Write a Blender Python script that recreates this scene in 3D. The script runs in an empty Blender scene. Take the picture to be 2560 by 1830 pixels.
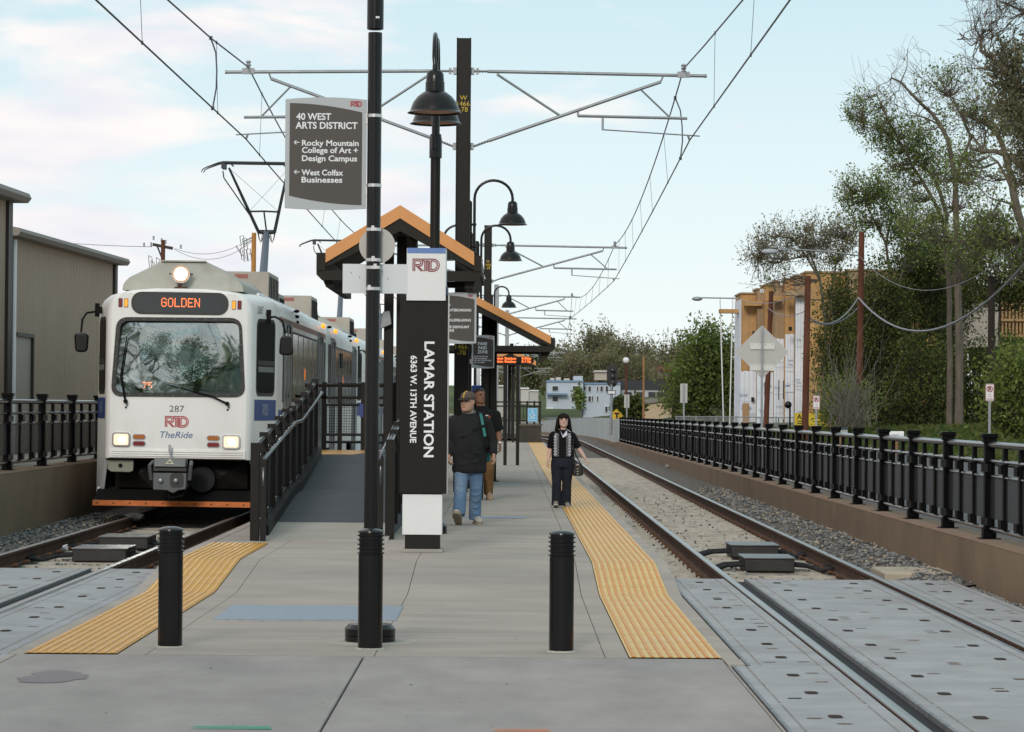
import bpy, math, random
import numpy as np
from mathutils import Vector, Matrix
R = math.radians
random.seed(7)
sc = bpy.context.scene
# ------------------------------------------------------------------ camera
CAM = Vector((0.0, 0.0, 1.66)); FPX = 7000.0; PW, PH = 2560.0, 1830.0
PITCH, YAW, ROLL = R(0.843), R(-0.057), R(0.45)
cam_rot = Matrix.Rotation(YAW, 3, 'Z') @ Matrix.Rotation(R(90) + PITCH, 3, 'X') @ Matrix.Rotation(ROLL, 3, 'Z')
cd = bpy.data.cameras.new('camera'); cam = bpy.data.objects.new('camera', cd)
sc.collection.objects.link(cam)
cam.matrix_world = Matrix.Translation(CAM) @ cam_rot.to_4x4()
cd.sensor_width = 36.0; cd.lens = FPX / PW * 36.0; cd.clip_end = 6000; cd.clip_start = 0.5
sc.camera = cam
# ------------------------------------------------------------------ world, sun, exposure
SUN_EL, SUN_AZ = R(24), R(192)          # azimuth clockwise from +Y: behind the camera, to its left
w = bpy.data.worlds.new('World'); sc.world = w; w.use_nodes = True
nt = w.node_tree; nt.nodes.clear()
def wn(t, **k):
    n = nt.nodes.new(t)
    for a, b in k.items(): setattr(n, a, b)
    return n
sky = wn('ShaderNodeTexSky', sky_type='NISHITA', sun_disc=False)
sky.sun_elevation = SUN_EL; sky.sun_rotation = SUN_AZ; sky.altitude = 1600; sky.air_density = 1.0; sky.dust_density = 1.2; sky.ozone_density = 1.5
tc = wn('ShaderNodeTexCoord'); sep = wn('ShaderNodeSeparateXYZ'); nt.links.new(tc.outputs['Generated'], sep.inputs[0])
# clouds: noise over azimuth / stretched elevation
az = wn('ShaderNodeMath', operation='ARCTAN2'); nt.links.new(sep.outputs[0], az.inputs[0]); nt.links.new(sep.outputs[1], az.inputs[1])
comb = wn('ShaderNodeCombineXYZ')
m1 = wn('ShaderNodeMath', operation='MULTIPLY'); m1.inputs[1].default_value = 17.0; nt.links.new(az.outputs[0], m1.inputs[0])
m2 = wn('ShaderNodeMath', operation='MULTIPLY'); m2.inputs[1].default_value = 58.0; nt.links.new(sep.outputs[2], m2.inputs[0])
nt.links.new(m1.outputs[0], comb.inputs[0]); nt.links.new(m2.outputs[0], comb.inputs[1]); comb.inputs[2].default_value = 3.7
cn = wn('ShaderNodeTexNoise'); cn.inputs['Scale'].default_value = 0.72; cn.inputs['Detail'].default_value = 9; cn.inputs['Roughness'].default_value = 0.55; cn.inputs['Distortion'].default_value = 0.25
nt.links.new(comb.outputs[0], cn.inputs['Vector'])
# more cloud to the left (west), little to the right
azr = wn('ShaderNodeMapRange'); azr.inputs['From Min'].default_value = -0.20; azr.inputs['From Max'].default_value = 0.13; azr.inputs['To Min'].default_value = 0.17; azr.inputs['To Max'].default_value = -0.17
nt.links.new(az.outputs[0], azr.inputs['Value'])
ad = wn('ShaderNodeMath', operation='ADD'); nt.links.new(cn.outputs['Fac'], ad.inputs[0]); nt.links.new(azr.outputs[0], ad.inputs[1])
cr = wn('ShaderNodeValToRGB'); cr.color_ramp.elements[0].position = 0.50; cr.color_ramp.elements[0].color = (0, 0, 0, 1); cr.color_ramp.elements[1].position = 0.66; cr.color_ramp.elements[1].color = (1, 1, 1, 1)
nt.links.new(ad.outputs[0], cr.inputs[0])
cn2 = wn('ShaderNodeTexNoise'); cn2.inputs['Scale'].default_value = 0.9; cn2.inputs['Detail'].default_value = 5
cmap = wn('ShaderNodeVectorMath', operation='ADD'); cmap.inputs[1].default_value = (0.0, 0.55, 4.0)
nt.links.new(comb.outputs[0], cmap.inputs[0]); nt.links.new(cmap.outputs[0], cn2.inputs['Vector'])
cc = wn('ShaderNodeValToRGB'); cc.color_ramp.elements[0].position = 0.38; cc.color_ramp.elements[1].position = 0.6
CLOUD_DARK, CLOUD_LIGHT = (8.5, 8.6, 9.3, 1), (10.2, 9.7, 9.55, 1)
cc.color_ramp.elements[0].color = (0, 0, 0, 1); cc.color_ramp.elements[1].color = (1, 1, 1, 1)
nt.links.new(cn2.outputs['Fac'], cc.inputs[0])
cmix = wn('ShaderNodeMix', data_type='RGBA'); cmix.inputs[6].default_value = CLOUD_DARK; cmix.inputs[7].default_value = CLOUD_LIGHT
nt.links.new(cc.outputs[0], cmix.inputs[0])
# thin high haze veils the clear sky
veil = wn('ShaderNodeMapRange'); veil.inputs['From Min'].default_value = 0.0; veil.inputs['From Max'].default_value = 0.16; veil.inputs['To Min'].default_value = 0.95; veil.inputs['To Max'].default_value = 0.80
nt.links.new(sep.outputs[2], veil.inputs['Value'])
vcol = wn('ShaderNodeMapRange'); vcol.inputs['From Min'].default_value = 0.0; vcol.inputs['From Max'].default_value = 0.15
nt.links.new(sep.outputs[2], vcol.inputs['Value'])
vmix = wn('ShaderNodeMix', data_type='RGBA'); vmix.inputs[6].default_value = (9.7, 10.1, 10.1, 1); vmix.inputs[7].default_value = (6.9, 8.9, 9.3, 1)
nt.links.new(vcol.outputs[0], vmix.inputs[0])
smix = wn('ShaderNodeMix', data_type='RGBA'); nt.links.new(veil.outputs[0], smix.inputs[0]); nt.links.new(sky.outputs[0], smix.inputs[6]); nt.links.new(vmix.outputs[2], smix.inputs[7])
fmix = wn('ShaderNodeMix', data_type='RGBA'); nt.links.new(cr.outputs[0], fmix.inputs[0]); nt.links.new(smix.outputs[2], fmix.inputs[6]); nt.links.new(cmix.outputs[2], fmix.inputs[7])
bg = wn('ShaderNodeBackground'); bg.inputs['Strength'].default_value = 0.1
nt.links.new(fmix.outputs[2], bg.inputs['Color'])
wo = wn('ShaderNodeOutputWorld'); nt.links.new(bg.outputs[0], wo.inputs[0])
sl = bpy.data.lights.new('sun', 'SUN'); sl.energy = 1.5; sl.angle = R(12); sl.color = (1.0, 0.93, 0.84)
so = bpy.data.objects.new('sun', sl); sc.collection.objects.link(so)
sd = Vector((math.sin(SUN_AZ) * math.cos(SUN_EL), math.cos(SUN_AZ) * math.cos(SUN_EL), math.sin(SUN_EL)))
so.rotation_euler = sd.to_track_quat('Z', 'Y').to_euler()
sc.view_settings.view_transform = 'Standard'; sc.view_settings.look = 'None'; sc.view_settings.exposure = 0.0; sc.view_settings.gamma = 1
sc.render.engine = 'CYCLES'
sc.cycles.max_bounces = 6; sc.cycles.transparent_max_bounces = 12; sc.cycles.use_denoising = True
# ------------------------------------------------------------------ helpers
def at(px, py, Y):
    """world point whose distance along the track is Y, seen at photo pixel (px, py) (photo is 2560 wide)"""
    d = cam_rot @ Vector(((px - PW / 2) / FPX, -(py - PH / 2) / FPX, -1.0))
    return CAM + d * (Y / d.y)
def gnd(px, py, z):
    d = cam_rot @ Vector(((px - PW / 2) / FPX, -(py - PH / 2) / FPX, -1.0))
    return CAM + d * ((z - CAM.z) / d.z)
LINK = sc.collection.objects.link
ROOT = {}
def thing(name, label, cat, loc=(0, 0, 0), group=None):
    o = bpy.data.objects.new(name, None); LINK(o); o.location = loc; o.empty_display_size = 0.2
    ROOT[o] = Vector(loc); o['label'] = label; o['category'] = cat
    if group: o['group'] = group
    return o
def tag(o, label, cat, group=None):
    o['label'] = label; o['category'] = cat
    if group: o['group'] = group
    return o
def base_of(p):
    while p is not None:
        if p in ROOT: return ROOT[p]
        p = p.parent
    return Vector((0, 0, 0))
KIDS = {}
def kids(o):
    if o not in KIDS: KIDS[o] = [c for c in list(o.children)]
    return KIDS[o]
def copy_tree(o, loc, label=None, parent=None, rz=None, scale=None, group=None):
    c = o.copy(); LINK(c)
    if parent is None:
        c.location = loc; ROOT[c] = Vector(loc)
        if label: c['label'] = label
        if group: c['group'] = group
        if rz is not None: c.rotation_euler = (0, 0, rz)
        if scale is not None: c.scale = (scale,) * 3 if not hasattr(scale, '__len__') else scale
    else: c.parent = parent
    for ch in kids(o): copy_tree(ch, None, parent=c)
    return c
class MB:
    def __init__(s): s.v = []; s.f = []; s.m = []; s.mi = 0
    def add(s, vs, fs):
        b = len(s.v); s.v += [tuple(x) for x in vs]; s.f += [tuple(i + b for i in f) for f in fs]; s.m += [s.mi] * len(fs)
    def box(s, x0, x1, y0, y1, z0, z1):
        s.add([(x0, y0, z0), (x1, y0, z0), (x1, y1, z0), (x0, y1, z0), (x0, y0, z1), (x1, y0, z1), (x1, y1, z1), (x0, y1, z1)],
              [(3, 2, 1, 0), (4, 5, 6, 7), (0, 1, 5, 4), (1, 2, 6, 5), (2, 3, 7, 6), (3, 0, 4, 7)])
    def cbox(s, c, d): s.box(c[0] - d[0] / 2, c[0] + d[0] / 2, c[1] - d[1] / 2, c[1] + d[1] / 2, c[2] - d[2] / 2, c[2] + d[2] / 2)
    def obox(s, c, d, m):
        c = Vector(c); pts = []
        for sz in (-1, 1):
            for sx, sy in ((-1, -1), (1, -1), (1, 1), (-1, 1)): pts.append(c + m @ Vector((sx * d[0] / 2, sy * d[1] / 2, sz * d[2] / 2)))
        s.add(pts, [(3, 2, 1, 0), (4, 5, 6, 7), (0, 1, 5, 4), (1, 2, 6, 5), (2, 3, 7, 6), (3, 0, 4, 7)])
    def bar(s, p0, p1, wd, ht, up=(0, 0, 1)):
        p0, p1 = Vector(p0), Vector(p1); y = (p1 - p0); L = y.length; y.normalize(); up = Vector(up)
        x = y.cross(up)
        if x.length < 1e-4: x = y.cross(Vector((1, 0, 0)))
        x.normalize(); z = x.cross(y)
        s.obox((p0 + p1) / 2, (wd, L, ht), Matrix((x, y, z)).transposed())
    def loft(s, rings, caps=True, closed=False):
        n = len(rings[0]); b = []
        vs = [p for r in rings for p in r]; fs = []
        K = len(rings)
        for k in range(K - 1 + (1 if closed else 0)):
            a, c = k * n, ((k + 1) % K) * n
            for i in range(n):
                j = (i + 1) % n; fs.append((a + i, a + j, c + j, c + i))
        if caps and not closed: fs.append(tuple(range(n - 1, -1, -1))); fs.append(tuple((K - 1) * n + i for i in range(n)))
        s.add(vs, fs)
    def tube(s, pts, r, n=8, caps=True, closed=False):
        pts = [Vector(p) for p in pts]; K = len(pts)
        rr = r if hasattr(r, '__len__') else [r] * K
        rings = []; prev = None
        for i, p in enumerate(pts):
            if closed: t = pts[(i + 1) % K] - pts[i - 1]
            else: t = pts[min(i + 1, K - 1)] - pts[max(i - 1, 0)]
            t.normalize()
            if prev is None:
                x = t.cross(Vector((0, 0, 1)))
                if x.length < 1e-3: x = t.cross(Vector((0, 1, 0)))
            else: x = prev - t * prev.dot(t)
            if x.length < 1e-5: x = t.orthogonal()
            x.normalize(); prev = x; y = t.cross(x)
            rings.append([p + (x * math.cos(2 * math.pi * k / n) + y * math.sin(2 * math.pi * k / n)) * rr[i] for k in range(n)])
        s.loft(rings, caps, closed)
    def cyl(s, p0, p1, r0, r1=None, n=14): s.tube([p0, p1], [r0, r0 if r1 is None else r1], n)
    def lathe(s, prof, c, n=24):
        c = Vector(c); rings = [[c + Vector((max(r, 1e-4) * math.cos(2 * math.pi * k / n), max(r, 1e-4) * math.sin(2 * math.pi * k / n), z)) for k in range(n)] for r, z in prof]
        s.loft(rings)
    def prism(s, pts, d):
        d = Vector(d); pts = [Vector(p) for p in pts]; n = len(pts)
        nrm = Vector((0, 0, 0))
        for i in range(n): nrm += pts[i].cross(pts[(i + 1) % n])
        if nrm.dot(d) > 0: pts = pts[::-1]
        vs = pts + [p + d for p in pts]
        fs = [tuple(range(n)), tuple(range(2 * n - 1, n - 1, -1))] + [(i, n + i, n + (i + 1) % n, (i + 1) % n) for i in range(n)]
        s.add(vs, fs)
    def sphere(s, c, r, n=12, m=8):
        c = Vector(c); r = r if hasattr(r, '__len__') else (r, r, r); rings = []
        for j in range(m + 1):
            t = math.pi * j / m; q = max(math.sin(t), 1e-3)
            rings.append([c + Vector((r[0] * q * math.cos(2 * math.pi * k / n), r[1] * q * math.sin(2 * math.pi * k / n), -r[2] * math.cos(t))) for k in range(n)])
        s.loft(rings)
    def quad(s, a, b, c, d): s.add([a, b, c, d], [(0, 1, 2, 3)])
    def ribbon(s, pts, wd, org, ux, uy, un, th, closed=False):
        """flat raised stroke: 2-D points in the plane org + ux*x + uy*y, thickness th along un"""
        P = [Vector((p[0], p[1])) for p in pts]; K = len(P); L, Rr = [], []
        for i in range(K):
            a = P[i - 1] if (i > 0 or closed) else P[i]; b = P[(i + 1) % K] if (i < K - 1 or closed) else P[i]
            d1 = (P[i] - a); d2 = (b - P[i])
            if d1.length < 1e-9: d1 = d2
            if d2.length < 1e-9: d2 = d1
            d1 = d1.normalized(); d2 = d2.normalized(); t = (d1 + d2)
            t = t.normalized() if t.length > 1e-6 else d1
            nn = Vector((-t.y, t.x)); k = 1.0 / max(0.5, nn.dot(Vector((-d1.y, d1.x))))
            L.append(P[i] + nn * wd / 2 * k); Rr.append(P[i] - nn * wd / 2 * k)
        T = lambda q: Vector(org) + Vector(ux) * q.x + Vector(uy) * q.y + Vector(un) * th
        vs = [T(q) for q in L] + [T(q) for q in Rr]; fs = []
        for i in range(K - 1 + (1 if closed else 0)):
            j = (i + 1) % K; fs.append((i, K + i, K + j, j))
        s.add(vs, fs)
    def build(s, name, mats, parent=None, smooth=True, ang=38, bevel=0, kind=None, seg=2):
        me = bpy.data.meshes.new(name); b = base_of(parent)
        me.from_pydata([(x - b.x, y - b.y, z - b.z) for x, y, z in s.v], [], s.f)
        for m in (mats if isinstance(mats, (list, tuple)) else [mats]): me.materials.append(m)
        if any(s.m): me.polygons.foreach_set('material_index', s.m)
        if smooth:
            me.polygons.foreach_set('use_smooth', [True] * len(s.f)); me.set_sharp_from_angle(angle=R(ang))
        me.update()
        o = bpy.data.objects.new(name, me); LINK(o)
        if parent is not None: o.parent = parent
        if bevel:
            bm = o.modifiers.new('bevel', 'BEVEL'); bm.width = bevel; bm.segments = seg; bm.limit_method = 'ANGLE'; bm.angle_limit = R(40)
        if kind: o['kind'] = kind
        return o
def struct(name, mb, mat, **k): return mb.build(name, mat, None, kind='structure', **k)
def sheet(name, x0, x1, y0, y1, z, mat, kind='structure'):
    mb = MB(); mb.quad((x0, y0, z), (x1, y0, z), (x1, y1, z), (x0, y1, z)); return mb.build(name, mat, None, smooth=False, kind=kind)
def arc(cx, cy, r, a0, a1, n=8): return [(cx + r * math.cos(R(a0 + (a1 - a0) * i / n)), cy + r * math.sin(R(a0 + (a1 - a0) * i / n))) for i in range(n + 1)]
def rrect(w_, h_, r, n=5, cx=0, cy=0):
    p = []
    for sx, sy, a in ((1, -1, -90), (1, 1, 0), (-1, 1, 90), (-1, -1, 180)): p += arc(cx + sx * (w_ / 2 - r), cy + sy * (h_ / 2 - r), r, a, a + 90, n)
    return p
# ------------------------------------------------------------------ lettering
TXT = {}
def text_geo(s, bold=0.0, shear=0.0):
    k = (s, bold, shear)
    if k not in TXT:
        c = bpy.data.curves.new('lettering', 'FONT'); c.body = s; c.offset = bold; c.shear = shear; c.resolution_u = 3
        o = bpy.data.objects.new('lettering', c); LINK(o); bpy.context.view_layer.update()
        ev = o.evaluated_get(bpy.context.evaluated_depsgraph_get()); me = ev.to_mesh()
        V = [(v.co.x, v.co.y) for v in me.vertices]; F = [tuple(p.vertices) for p in me.polygons]
        ev.to_mesh_clear(); bpy.data.objects.remove(o); bpy.data.curves.remove(c)
        TXT[k] = (V, F)
    return TXT[k]
def put_text(mb, s, org, width=None, height=None, ux=(1, 0, 0), uy=(0, 0, 1), un=(0, -1, 0), th=0.003, anchor='c', bold=0.0, shear=0.0):
    bold = bold * 1.25
    """letters laid on a plane; anchor l/c/r along ux, vertical centre on the capitals"""
    V, F = text_geo(s, bold, shear)
    xs = [v[0] for v in V]; x0, x1 = min(xs), max(xs); cap = 0.70
    sx = width / (x1 - x0) if width else None; sy = height / cap if height else None
    if sx is None: sx = sy
    if sy is None: sy = sx
    ax = {'l': x0, 'c': (x0 + x1) / 2, 'r': x1}[anchor]
    o, X, Y_, N = Vector(org), Vector(ux), Vector(uy), Vector(un)
    P = [o + X * ((v[0] - ax) * sx) + Y_ * ((v[1] - cap / 2) * sy) + N * th for v in V]
    mb.add(P, F)
def put_logo(mb, org, height, ux=(1, 0, 0), uy=(0, 0, 1), un=(0, -1, 0), th=0.003, wd=0.062):
    """the operator's three linked outline capitals, centred on org"""
    h = height; X = Vector(ux) * h; Y_ = Vector(uy) * h; o = Vector(org) - X * 1.09 - Y_ * 0.5
    S = [[(0, 0), (0, 1), (.50, 1)] + arc(.50, .70, .30, 80, -90, 8) + [(.44, .40), (.86, 0)],
         [(.14, 0), (.14, .86), (.48, .86)] + arc(.48, .70, .16, 80, -90, 6) + [(.25, .54), (.25, .46), (.70, 0)],
         [(.70, 1), (1.66, 1)] + arc(1.66, .50, .50, 85, -90, 12) + [(1.34, 0), (1.34, .87)],
         [(.76, .86), (.97, .86), (.97, 0)], [(1.10, 0), (1.10, .86), (1.23, .86), (1.23, 0)],
         [(1.48, .14), (1.64, .14)] + arc(1.64, .50, .36, -85, 85, 10) + [(1.48, .86)]]
    for i, q in enumerate(S): mb.ribbon(q, wd, o, X, Y_, un, th, closed=(i == 5))
# ------------------------------------------------------------------ materials
MATS = {}
def mat(name, col, rough=0.6, metal=0.0, var=0.0, vscale=3.0, bump=0.0, bscale=40.0, emit=None, estr=1.0, spec=0.5, coat=0.0, stretch=(1, 1, 1), alpha=1.0, trans=0.0, var2=None, v2scale=0.5, v2amt=0.4, detail=6):
    if name in MATS: return MATS[name]
    if rough > .68 and spec == .5: spec = .18
    m = bpy.data.materials.new(name); m.use_nodes = True; t = m.node_tree; n = t.nodes; b = n['Principled BSDF']
    c = (col[0], col[1], col[2], 1)
    b.inputs['Base Color'].default_value = c; b.inputs['Roughness'].default_value = rough; b.inputs['Metallic'].default_value = metal
    b.inputs['Specular IOR Level'].default_value = spec; b.inputs['Coat Weight'].default_value = coat; b.inputs['Alpha'].default_value = alpha; b.inputs['Transmission Weight'].default_value = trans
    if emit: b.inputs['Emission Color'].default_value = (*emit, 1); b.inputs['Emission Strength'].default_value = estr
    g = None
    if var or bump or var2:
        g = n.new('ShaderNodeNewGeometry'); mp = n.new('ShaderNodeMapping'); mp.inputs['Scale'].default_value = stretch
        t.links.new(g.outputs['Position'], mp.inputs['Vector'])
    last = None
    if var:
        nz = n.new('ShaderNodeTexNoise'); nz.inputs['Scale'].default_value = vscale; nz.inputs['Detail'].default_value = detail; nz.inputs['Roughness'].default_value = 0.6
        t.links.new(mp.outputs[0], nz.inputs['Vector'])
        r = n.new('ShaderNodeMapRange'); r.inputs['From Min'].default_value = 0.3; r.inputs['From Max'].default_value = 0.7; r.inputs['To Min'].default_value = 1 - var; r.inputs['To Max'].default_value = 1 + var
        t.links.new(nz.outputs['Fac'], r.inputs['Value'])
        mx = n.new('ShaderNodeMix'); mx.data_type = 'RGBA'; mx.blend_type = 'MULTIPLY'; mx.inputs[0].default_value = 1; mx.inputs[6].default_value = c
        t.links.new(r.outputs[0], mx.inputs[7]); last = mx.outputs[2]
    if var2:
        nz = n.new('ShaderNodeTexNoise'); nz.inputs['Scale'].default_value = v2scale; nz.inputs['Detail'].default_value = 8; nz.inputs['Roughness'].default_value = 0.65
        t.links.new(mp.outputs[0], nz.inputs['Vector'])
        r = n.new('ShaderNodeMapRange'); r.inputs['From Min'].default_value = 0.5; r.inputs['From Max'].default_value = 0.72; r.inputs['To Max'].default_value = v2amt
        t.links.new(nz.outputs['Fac'], r.inputs['Value'])
        mx = n.new('ShaderNodeMix'); mx.data_type = 'RGBA'; mx.inputs[6].default_value = c; mx.inputs[7].default_value = (*var2, 1)
        t.links.new(r.outputs[0], mx.inputs[0])
        if last: t.links.new(last, mx.inputs[6])
        last = mx.outputs[2]
    if last: t.links.new(last, b.inputs['Base Color'])
    if bump:
        nz = n.new('ShaderNodeTexNoise'); nz.inputs['Scale'].default_value = bscale; nz.inputs['Detail'].default_value = 4
        t.links.new(mp.outputs[0], nz.inputs['Vector'])
        bp = n.new('ShaderNodeBump'); bp.inputs['Strength'].default_value = bump; bp.inputs['Distance'].default_value = 0.02
        t.links.new(nz.outputs['Fac'], bp.inputs['Height']); t.links.new(bp.outputs[0], b.inputs['Normal'])
    MATS[name] = m; return m
def see_through(name, col, opac):
    """a fine wire mesh or tinted sheet one can partly see through"""
    m = mat(name, col, rough=0.6); t = m.node_tree; n = t.nodes; b = n['Principled BSDF']
    tr = n.new('ShaderNodeBsdfTransparent'); mx = n.new('ShaderNodeMixShader'); mx.inputs[0].default_value = opac
    t.links.new(tr.outputs[0], mx.inputs[1]); t.links.new(b.outputs[0], mx.inputs[2]); t.links.new(mx.outputs[0], n['Material Output'].inputs[0])
    return m
M_PAVE = mat('concrete_pavement', (.34, .312, .29), .85, var=.14, vscale=2.0, detail=12, bump=.15, bscale=70, var2=(.225, .215, .215), v2scale=.7, v2amt=.5, stretch=(1, .45, 1))
M_PLAT = mat('concrete_platform', (.372, .328, .285), .85, var=.13, vscale=2.2, detail=12, bump=.14, bscale=70, var2=(.235, .22, .215), v2scale=.6, v2amt=.55, stretch=(.35, 1, 1))
M_RAMPC = mat('concrete_ramp', (.40, .375, .33), .85, var=.12, vscale=1.5, var2=(.22, .20, .18), v2scale=1.1, v2amt=.5, stretch=(.3, 1, 1))
M_PANEL = mat('concrete_crossing_panel', (.34, .345, .35), .8, var=.13, vscale=2.2, detail=12, bump=.12, bscale=60, var2=(.25, .20, .18), v2scale=1.0, v2amt=.5)
M_TIE = mat('concrete_sleeper', (.43, .395, .34), .9, var=.22, vscale=6, bump=.3, bscale=30, var2=(.20, .15, .11), v2scale=2.5, v2amt=.5)
M_BALLAST = mat('ballast_bed', (.135, .122, .108), .95, var=.55, vscale=22, bump=1.0, bscale=28, detail=3)
M_STONE = [mat('ballast_stone_grey', (.21, .215, .21), .9, var=.3, vscale=9), mat('ballast_stone_dark', (.10, .105, .105), .9, var=.3, vscale=9), mat('ballast_stone_tan', (.36, .30, .23), .9, var=.25, vscale=9)]
M_RUST = mat('rusty_rail_steel', (.085, .050, .035), .8, var=.3, vscale=5, metal=.15)
M_RTOP = mat('polished_rail_head', (.33, .31, .30), .33, metal=.85, var=.12, vscale=4, stretch=(1, .1, 1))
M_RUB = mat('black_rubber', (.022, .022, .024), .75, var=.25, vscale=9)
M_WALL = mat('brown_painted_concrete', (.225, .162, .108), .8, var=.09, vscale=1.4, bump=.06, bscale=30, var2=(.115, .085, .065), v2scale=.5, v2amt=.5)
M_WTOP = mat('brown_wall_coping', (.235, .160, .108), .85, var=.14, vscale=2.5, bump=.1)
M_BLK = mat('black_gloss_paint', (.004, .0038, .004), .24, var=.2, vscale=4, spec=.38)
M_GLOSS = mat('black_gloss_tube', (.006, .006, .0068), .2, spec=.75)
M_RAIL = mat('black_railing_paint', (.0035, .0033, .0035), .33, var=.2, vscale=4, spec=.07)
M_BRZ = mat('dark_bronze_paint', (.011, .0095, .0078), .5, var=.15, vscale=2, spec=.22)
M_BRZ2 = mat('dark_bronze_beam', (.020, .0175, .013), .6, var=.12, vscale=2, spec=.2)
M_GALV = mat('galvanised_steel', (.27, .285, .295), .45, metal=.5, var=.15, vscale=6)
M_WIRE = mat('contact_wire_copper', (.10, .11, .13), .5, metal=.5)
M_STEEL = mat('stainless_band', (.62, .61, .60), .3, metal=.85)
M_SIGNG = mat('sign_grey_border', (.40, .425, .44), .45)
M_SIGNB = mat('sign_brown_face', (.052, .044, .039), .5, var=.04)
M_SIGNW = mat('white_lettering', (.75, .76, .77), .5)
M_RED = mat('logo_red', (.42, .035, .045), .5)
M_DRED = mat('logo_dark_red', (.20, .005, .016), .5)
M_ALU = mat('bare_aluminium_back', (.44, .425, .40), .5, metal=.25, var=.04, vscale=3)
M_WHT = mat('white_panel', (.70, .70, .70), .45, var=.03, vscale=2)
M_ORANGE = mat('orange_fascia', (.63, .275, .082), .5, var=.05, vscale=3)
M_YEL = mat('yellow_pole_numbers', (.52, .36, .03), .6)
# ================================================================== ground, roads, platform
M_DIRT = mat('dry_ground', (.16, .15, .09), .95, var=.3, vscale=.2)
M_ASPH = mat('street_asphalt', (.105, .105, .108), .9, var=.12, vscale=1.5, bump=.2, bscale=60)
M_GRASSB = mat('grass_soil', (.05, .068, .024), .95, var=.35, vscale=.7)
sheet('ground', -900, 900, -60, 3000, -.62, M_DIRT)
sheet('road', 5.02, 13.0, -10, 420, .20, M_ASPH)
mb = MB(); n = 40                                  # right-hand verge rises towards the trees
def verge_z(x, y): return .24 + max(0, min(1, (x - 13.0) / 9)) * .75 + .12 * math.sin(x * .7 + y * .11) * min(1, (x - 13) / 4)
xs = [13.0 + i * 1.6 for i in range(30)]; ys = [20 + j * 6 for j in range(70)]
mb.add([(x, y, verge_z(x, y)) for y in ys for x in xs], [(j * 30 + i, j * 30 + i + 1, (j + 1) * 30 + i + 1, (j + 1) * 30 + i) for j in range(69) for i in range(29)])
struct('verge', mb, M_GRASSB)
mb = MB(); mb.quad((-80, 20, .62), (-6.95, 20, .62), (-6.95, 420, .62), (-80, 420, .62)); struct('yard', mb, mat('yard_gravel', (.25, .23, .19), .9, var=.2))
# crossing geometry
XL, XR = -4.82, 2.924; G = .7525; Y0P, YPLAT, YK1, YK2, ZP = 9.0, 18.6, 24.7, 27.2, .165
PXL, PXR = -3.31, 1.54                              # platform edges
# pavement slabs in front of the platform
for k, (ya, yb) in enumerate(((16.45, YPLAT), (13.2, 16.45), (9.0, 13.2))):
    for xa, xb in ((-3.25, -.95), (-.95, 1.43)):
        m_ = MB(); m_.box(xa + .006, xb - .006, ya + .006, yb - .006, -.3, 0.0); struct('pavement', m_, M_PAVE, smooth=False, bevel=.008)
mb = MB(); mb.box(-3.6, 1.8, 9, YPLAT, -.5, -.03); struct('ground_base', mb, mat('joint_filler', (.115, .085, .065), .95), smooth=False)
m_ = MB(); m_.box(1.436, 1.548, 18.2, YPLAT - .006, -.3, 0); m_.box(1.436, 1.452, 9, 18.195, -.3, -.012); m_.box(-3.3, -3.256, 9, YPLAT - .006, -.3, -.004); struct('pavement_edge', m_, M_PLAT, smooth=False)
sheet('stain', -3.0, -2.99, 16.6, 16.61, .0045, M_PAVE) if False else None
# crossing panels
def panel(xa, xb, ya, yb, holes):
    m_ = MB(); m_.box(xa, xb, ya + .016, yb - .016, -.28, -.006)
    o = struct('crossing_panel', m_, M_PANEL, smooth=False, bevel=.012)
M_HOLE = mat('lag_bolt_recess', (.05, .03, .022), .9); M_SLOT = mat('rusty_slot', (.22, .13, .09), .9)
hole_mb, slot_mb, steel_mb, line_mb = MB(), MB(), MB(), MB()
def crossing(xc, ys_, left):
    out = (-1 if left else 1)
    for ya, yb in zip(ys_[:-1], ys_[1:]):
        gi = [(xc - G + .16, xc + G - .12) if not left else (xc - G + .12, xc + G - .16)]
        inner = (1.46, xc - G - .045) if not left else (xc + G + .045, -3.275)
        if yb > YPLAT + .3: inner = (PXR + .02, xc - G - .045) if not left else (xc + G + .045, PXL - .02)
        outer = (xc + G + .05, xc + G + .68) if not left else (xc - G - .68, xc - G - .05)
        for xa, xb in gi + [inner, outer]: panel(xa, xb, ya, yb, 0)
        for xa, xb in gi + [inner, outer]:          # form lines left in the panel faces
            u0, u1, v0, v1 = xa + .085, xb - .085, ya + .05, yb - .05
            for q in ((u0, u0 + .012, v0, v1), (u1 - .012, u1, v0, v1)): line_mb.quad((q[0], q[2], -.0045), (q[1], q[2], -.0045), (q[1], q[3], -.0045), (q[0], q[3], -.0045))
        for fx in (.27, .73):
            for (xa, xb) in gi + [inner, outer]:
                wide = xb - xa > 1
                for hx in ((.20, .80) if wide else (.5,)):
                    x = xa + (xb - xa) * hx + random.uniform(-.01, .01); y = ya + (yb - ya) * fx
                    hole_mb.add([(x + a, y + b, -.0025) for a, b in rrect(.075, .15, .03, 3)], [tuple(range(16))])
                for k in range(3 if wide else 2):
                    x = xa + (xb - xa) * random.choice((.3, .5, .7)); y = ya + (yb - ya) * (fx + random.uniform(-.2, .2))
                    slot_mb.add([(x + a, y + b, -.0025) for a, b in rrect(.085, .03, .012, 2)], [tuple(range(12))])
        for xe in (gi[0][0] + .0, gi[0][1] - .0): steel_mb.box(xe - .012, xe + .012, ya + .012, yb - .012, -.05, -.003)
        steel_mb.box(inner[0] + .0, inner[0] + .02, ya + .012, yb - .012, -.05, -.003)
crossing(XR, [8.9, 11.2, 13.5, 15.85, 18.2, 20.5, 22.85, 25.15, 27.5], False)
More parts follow.
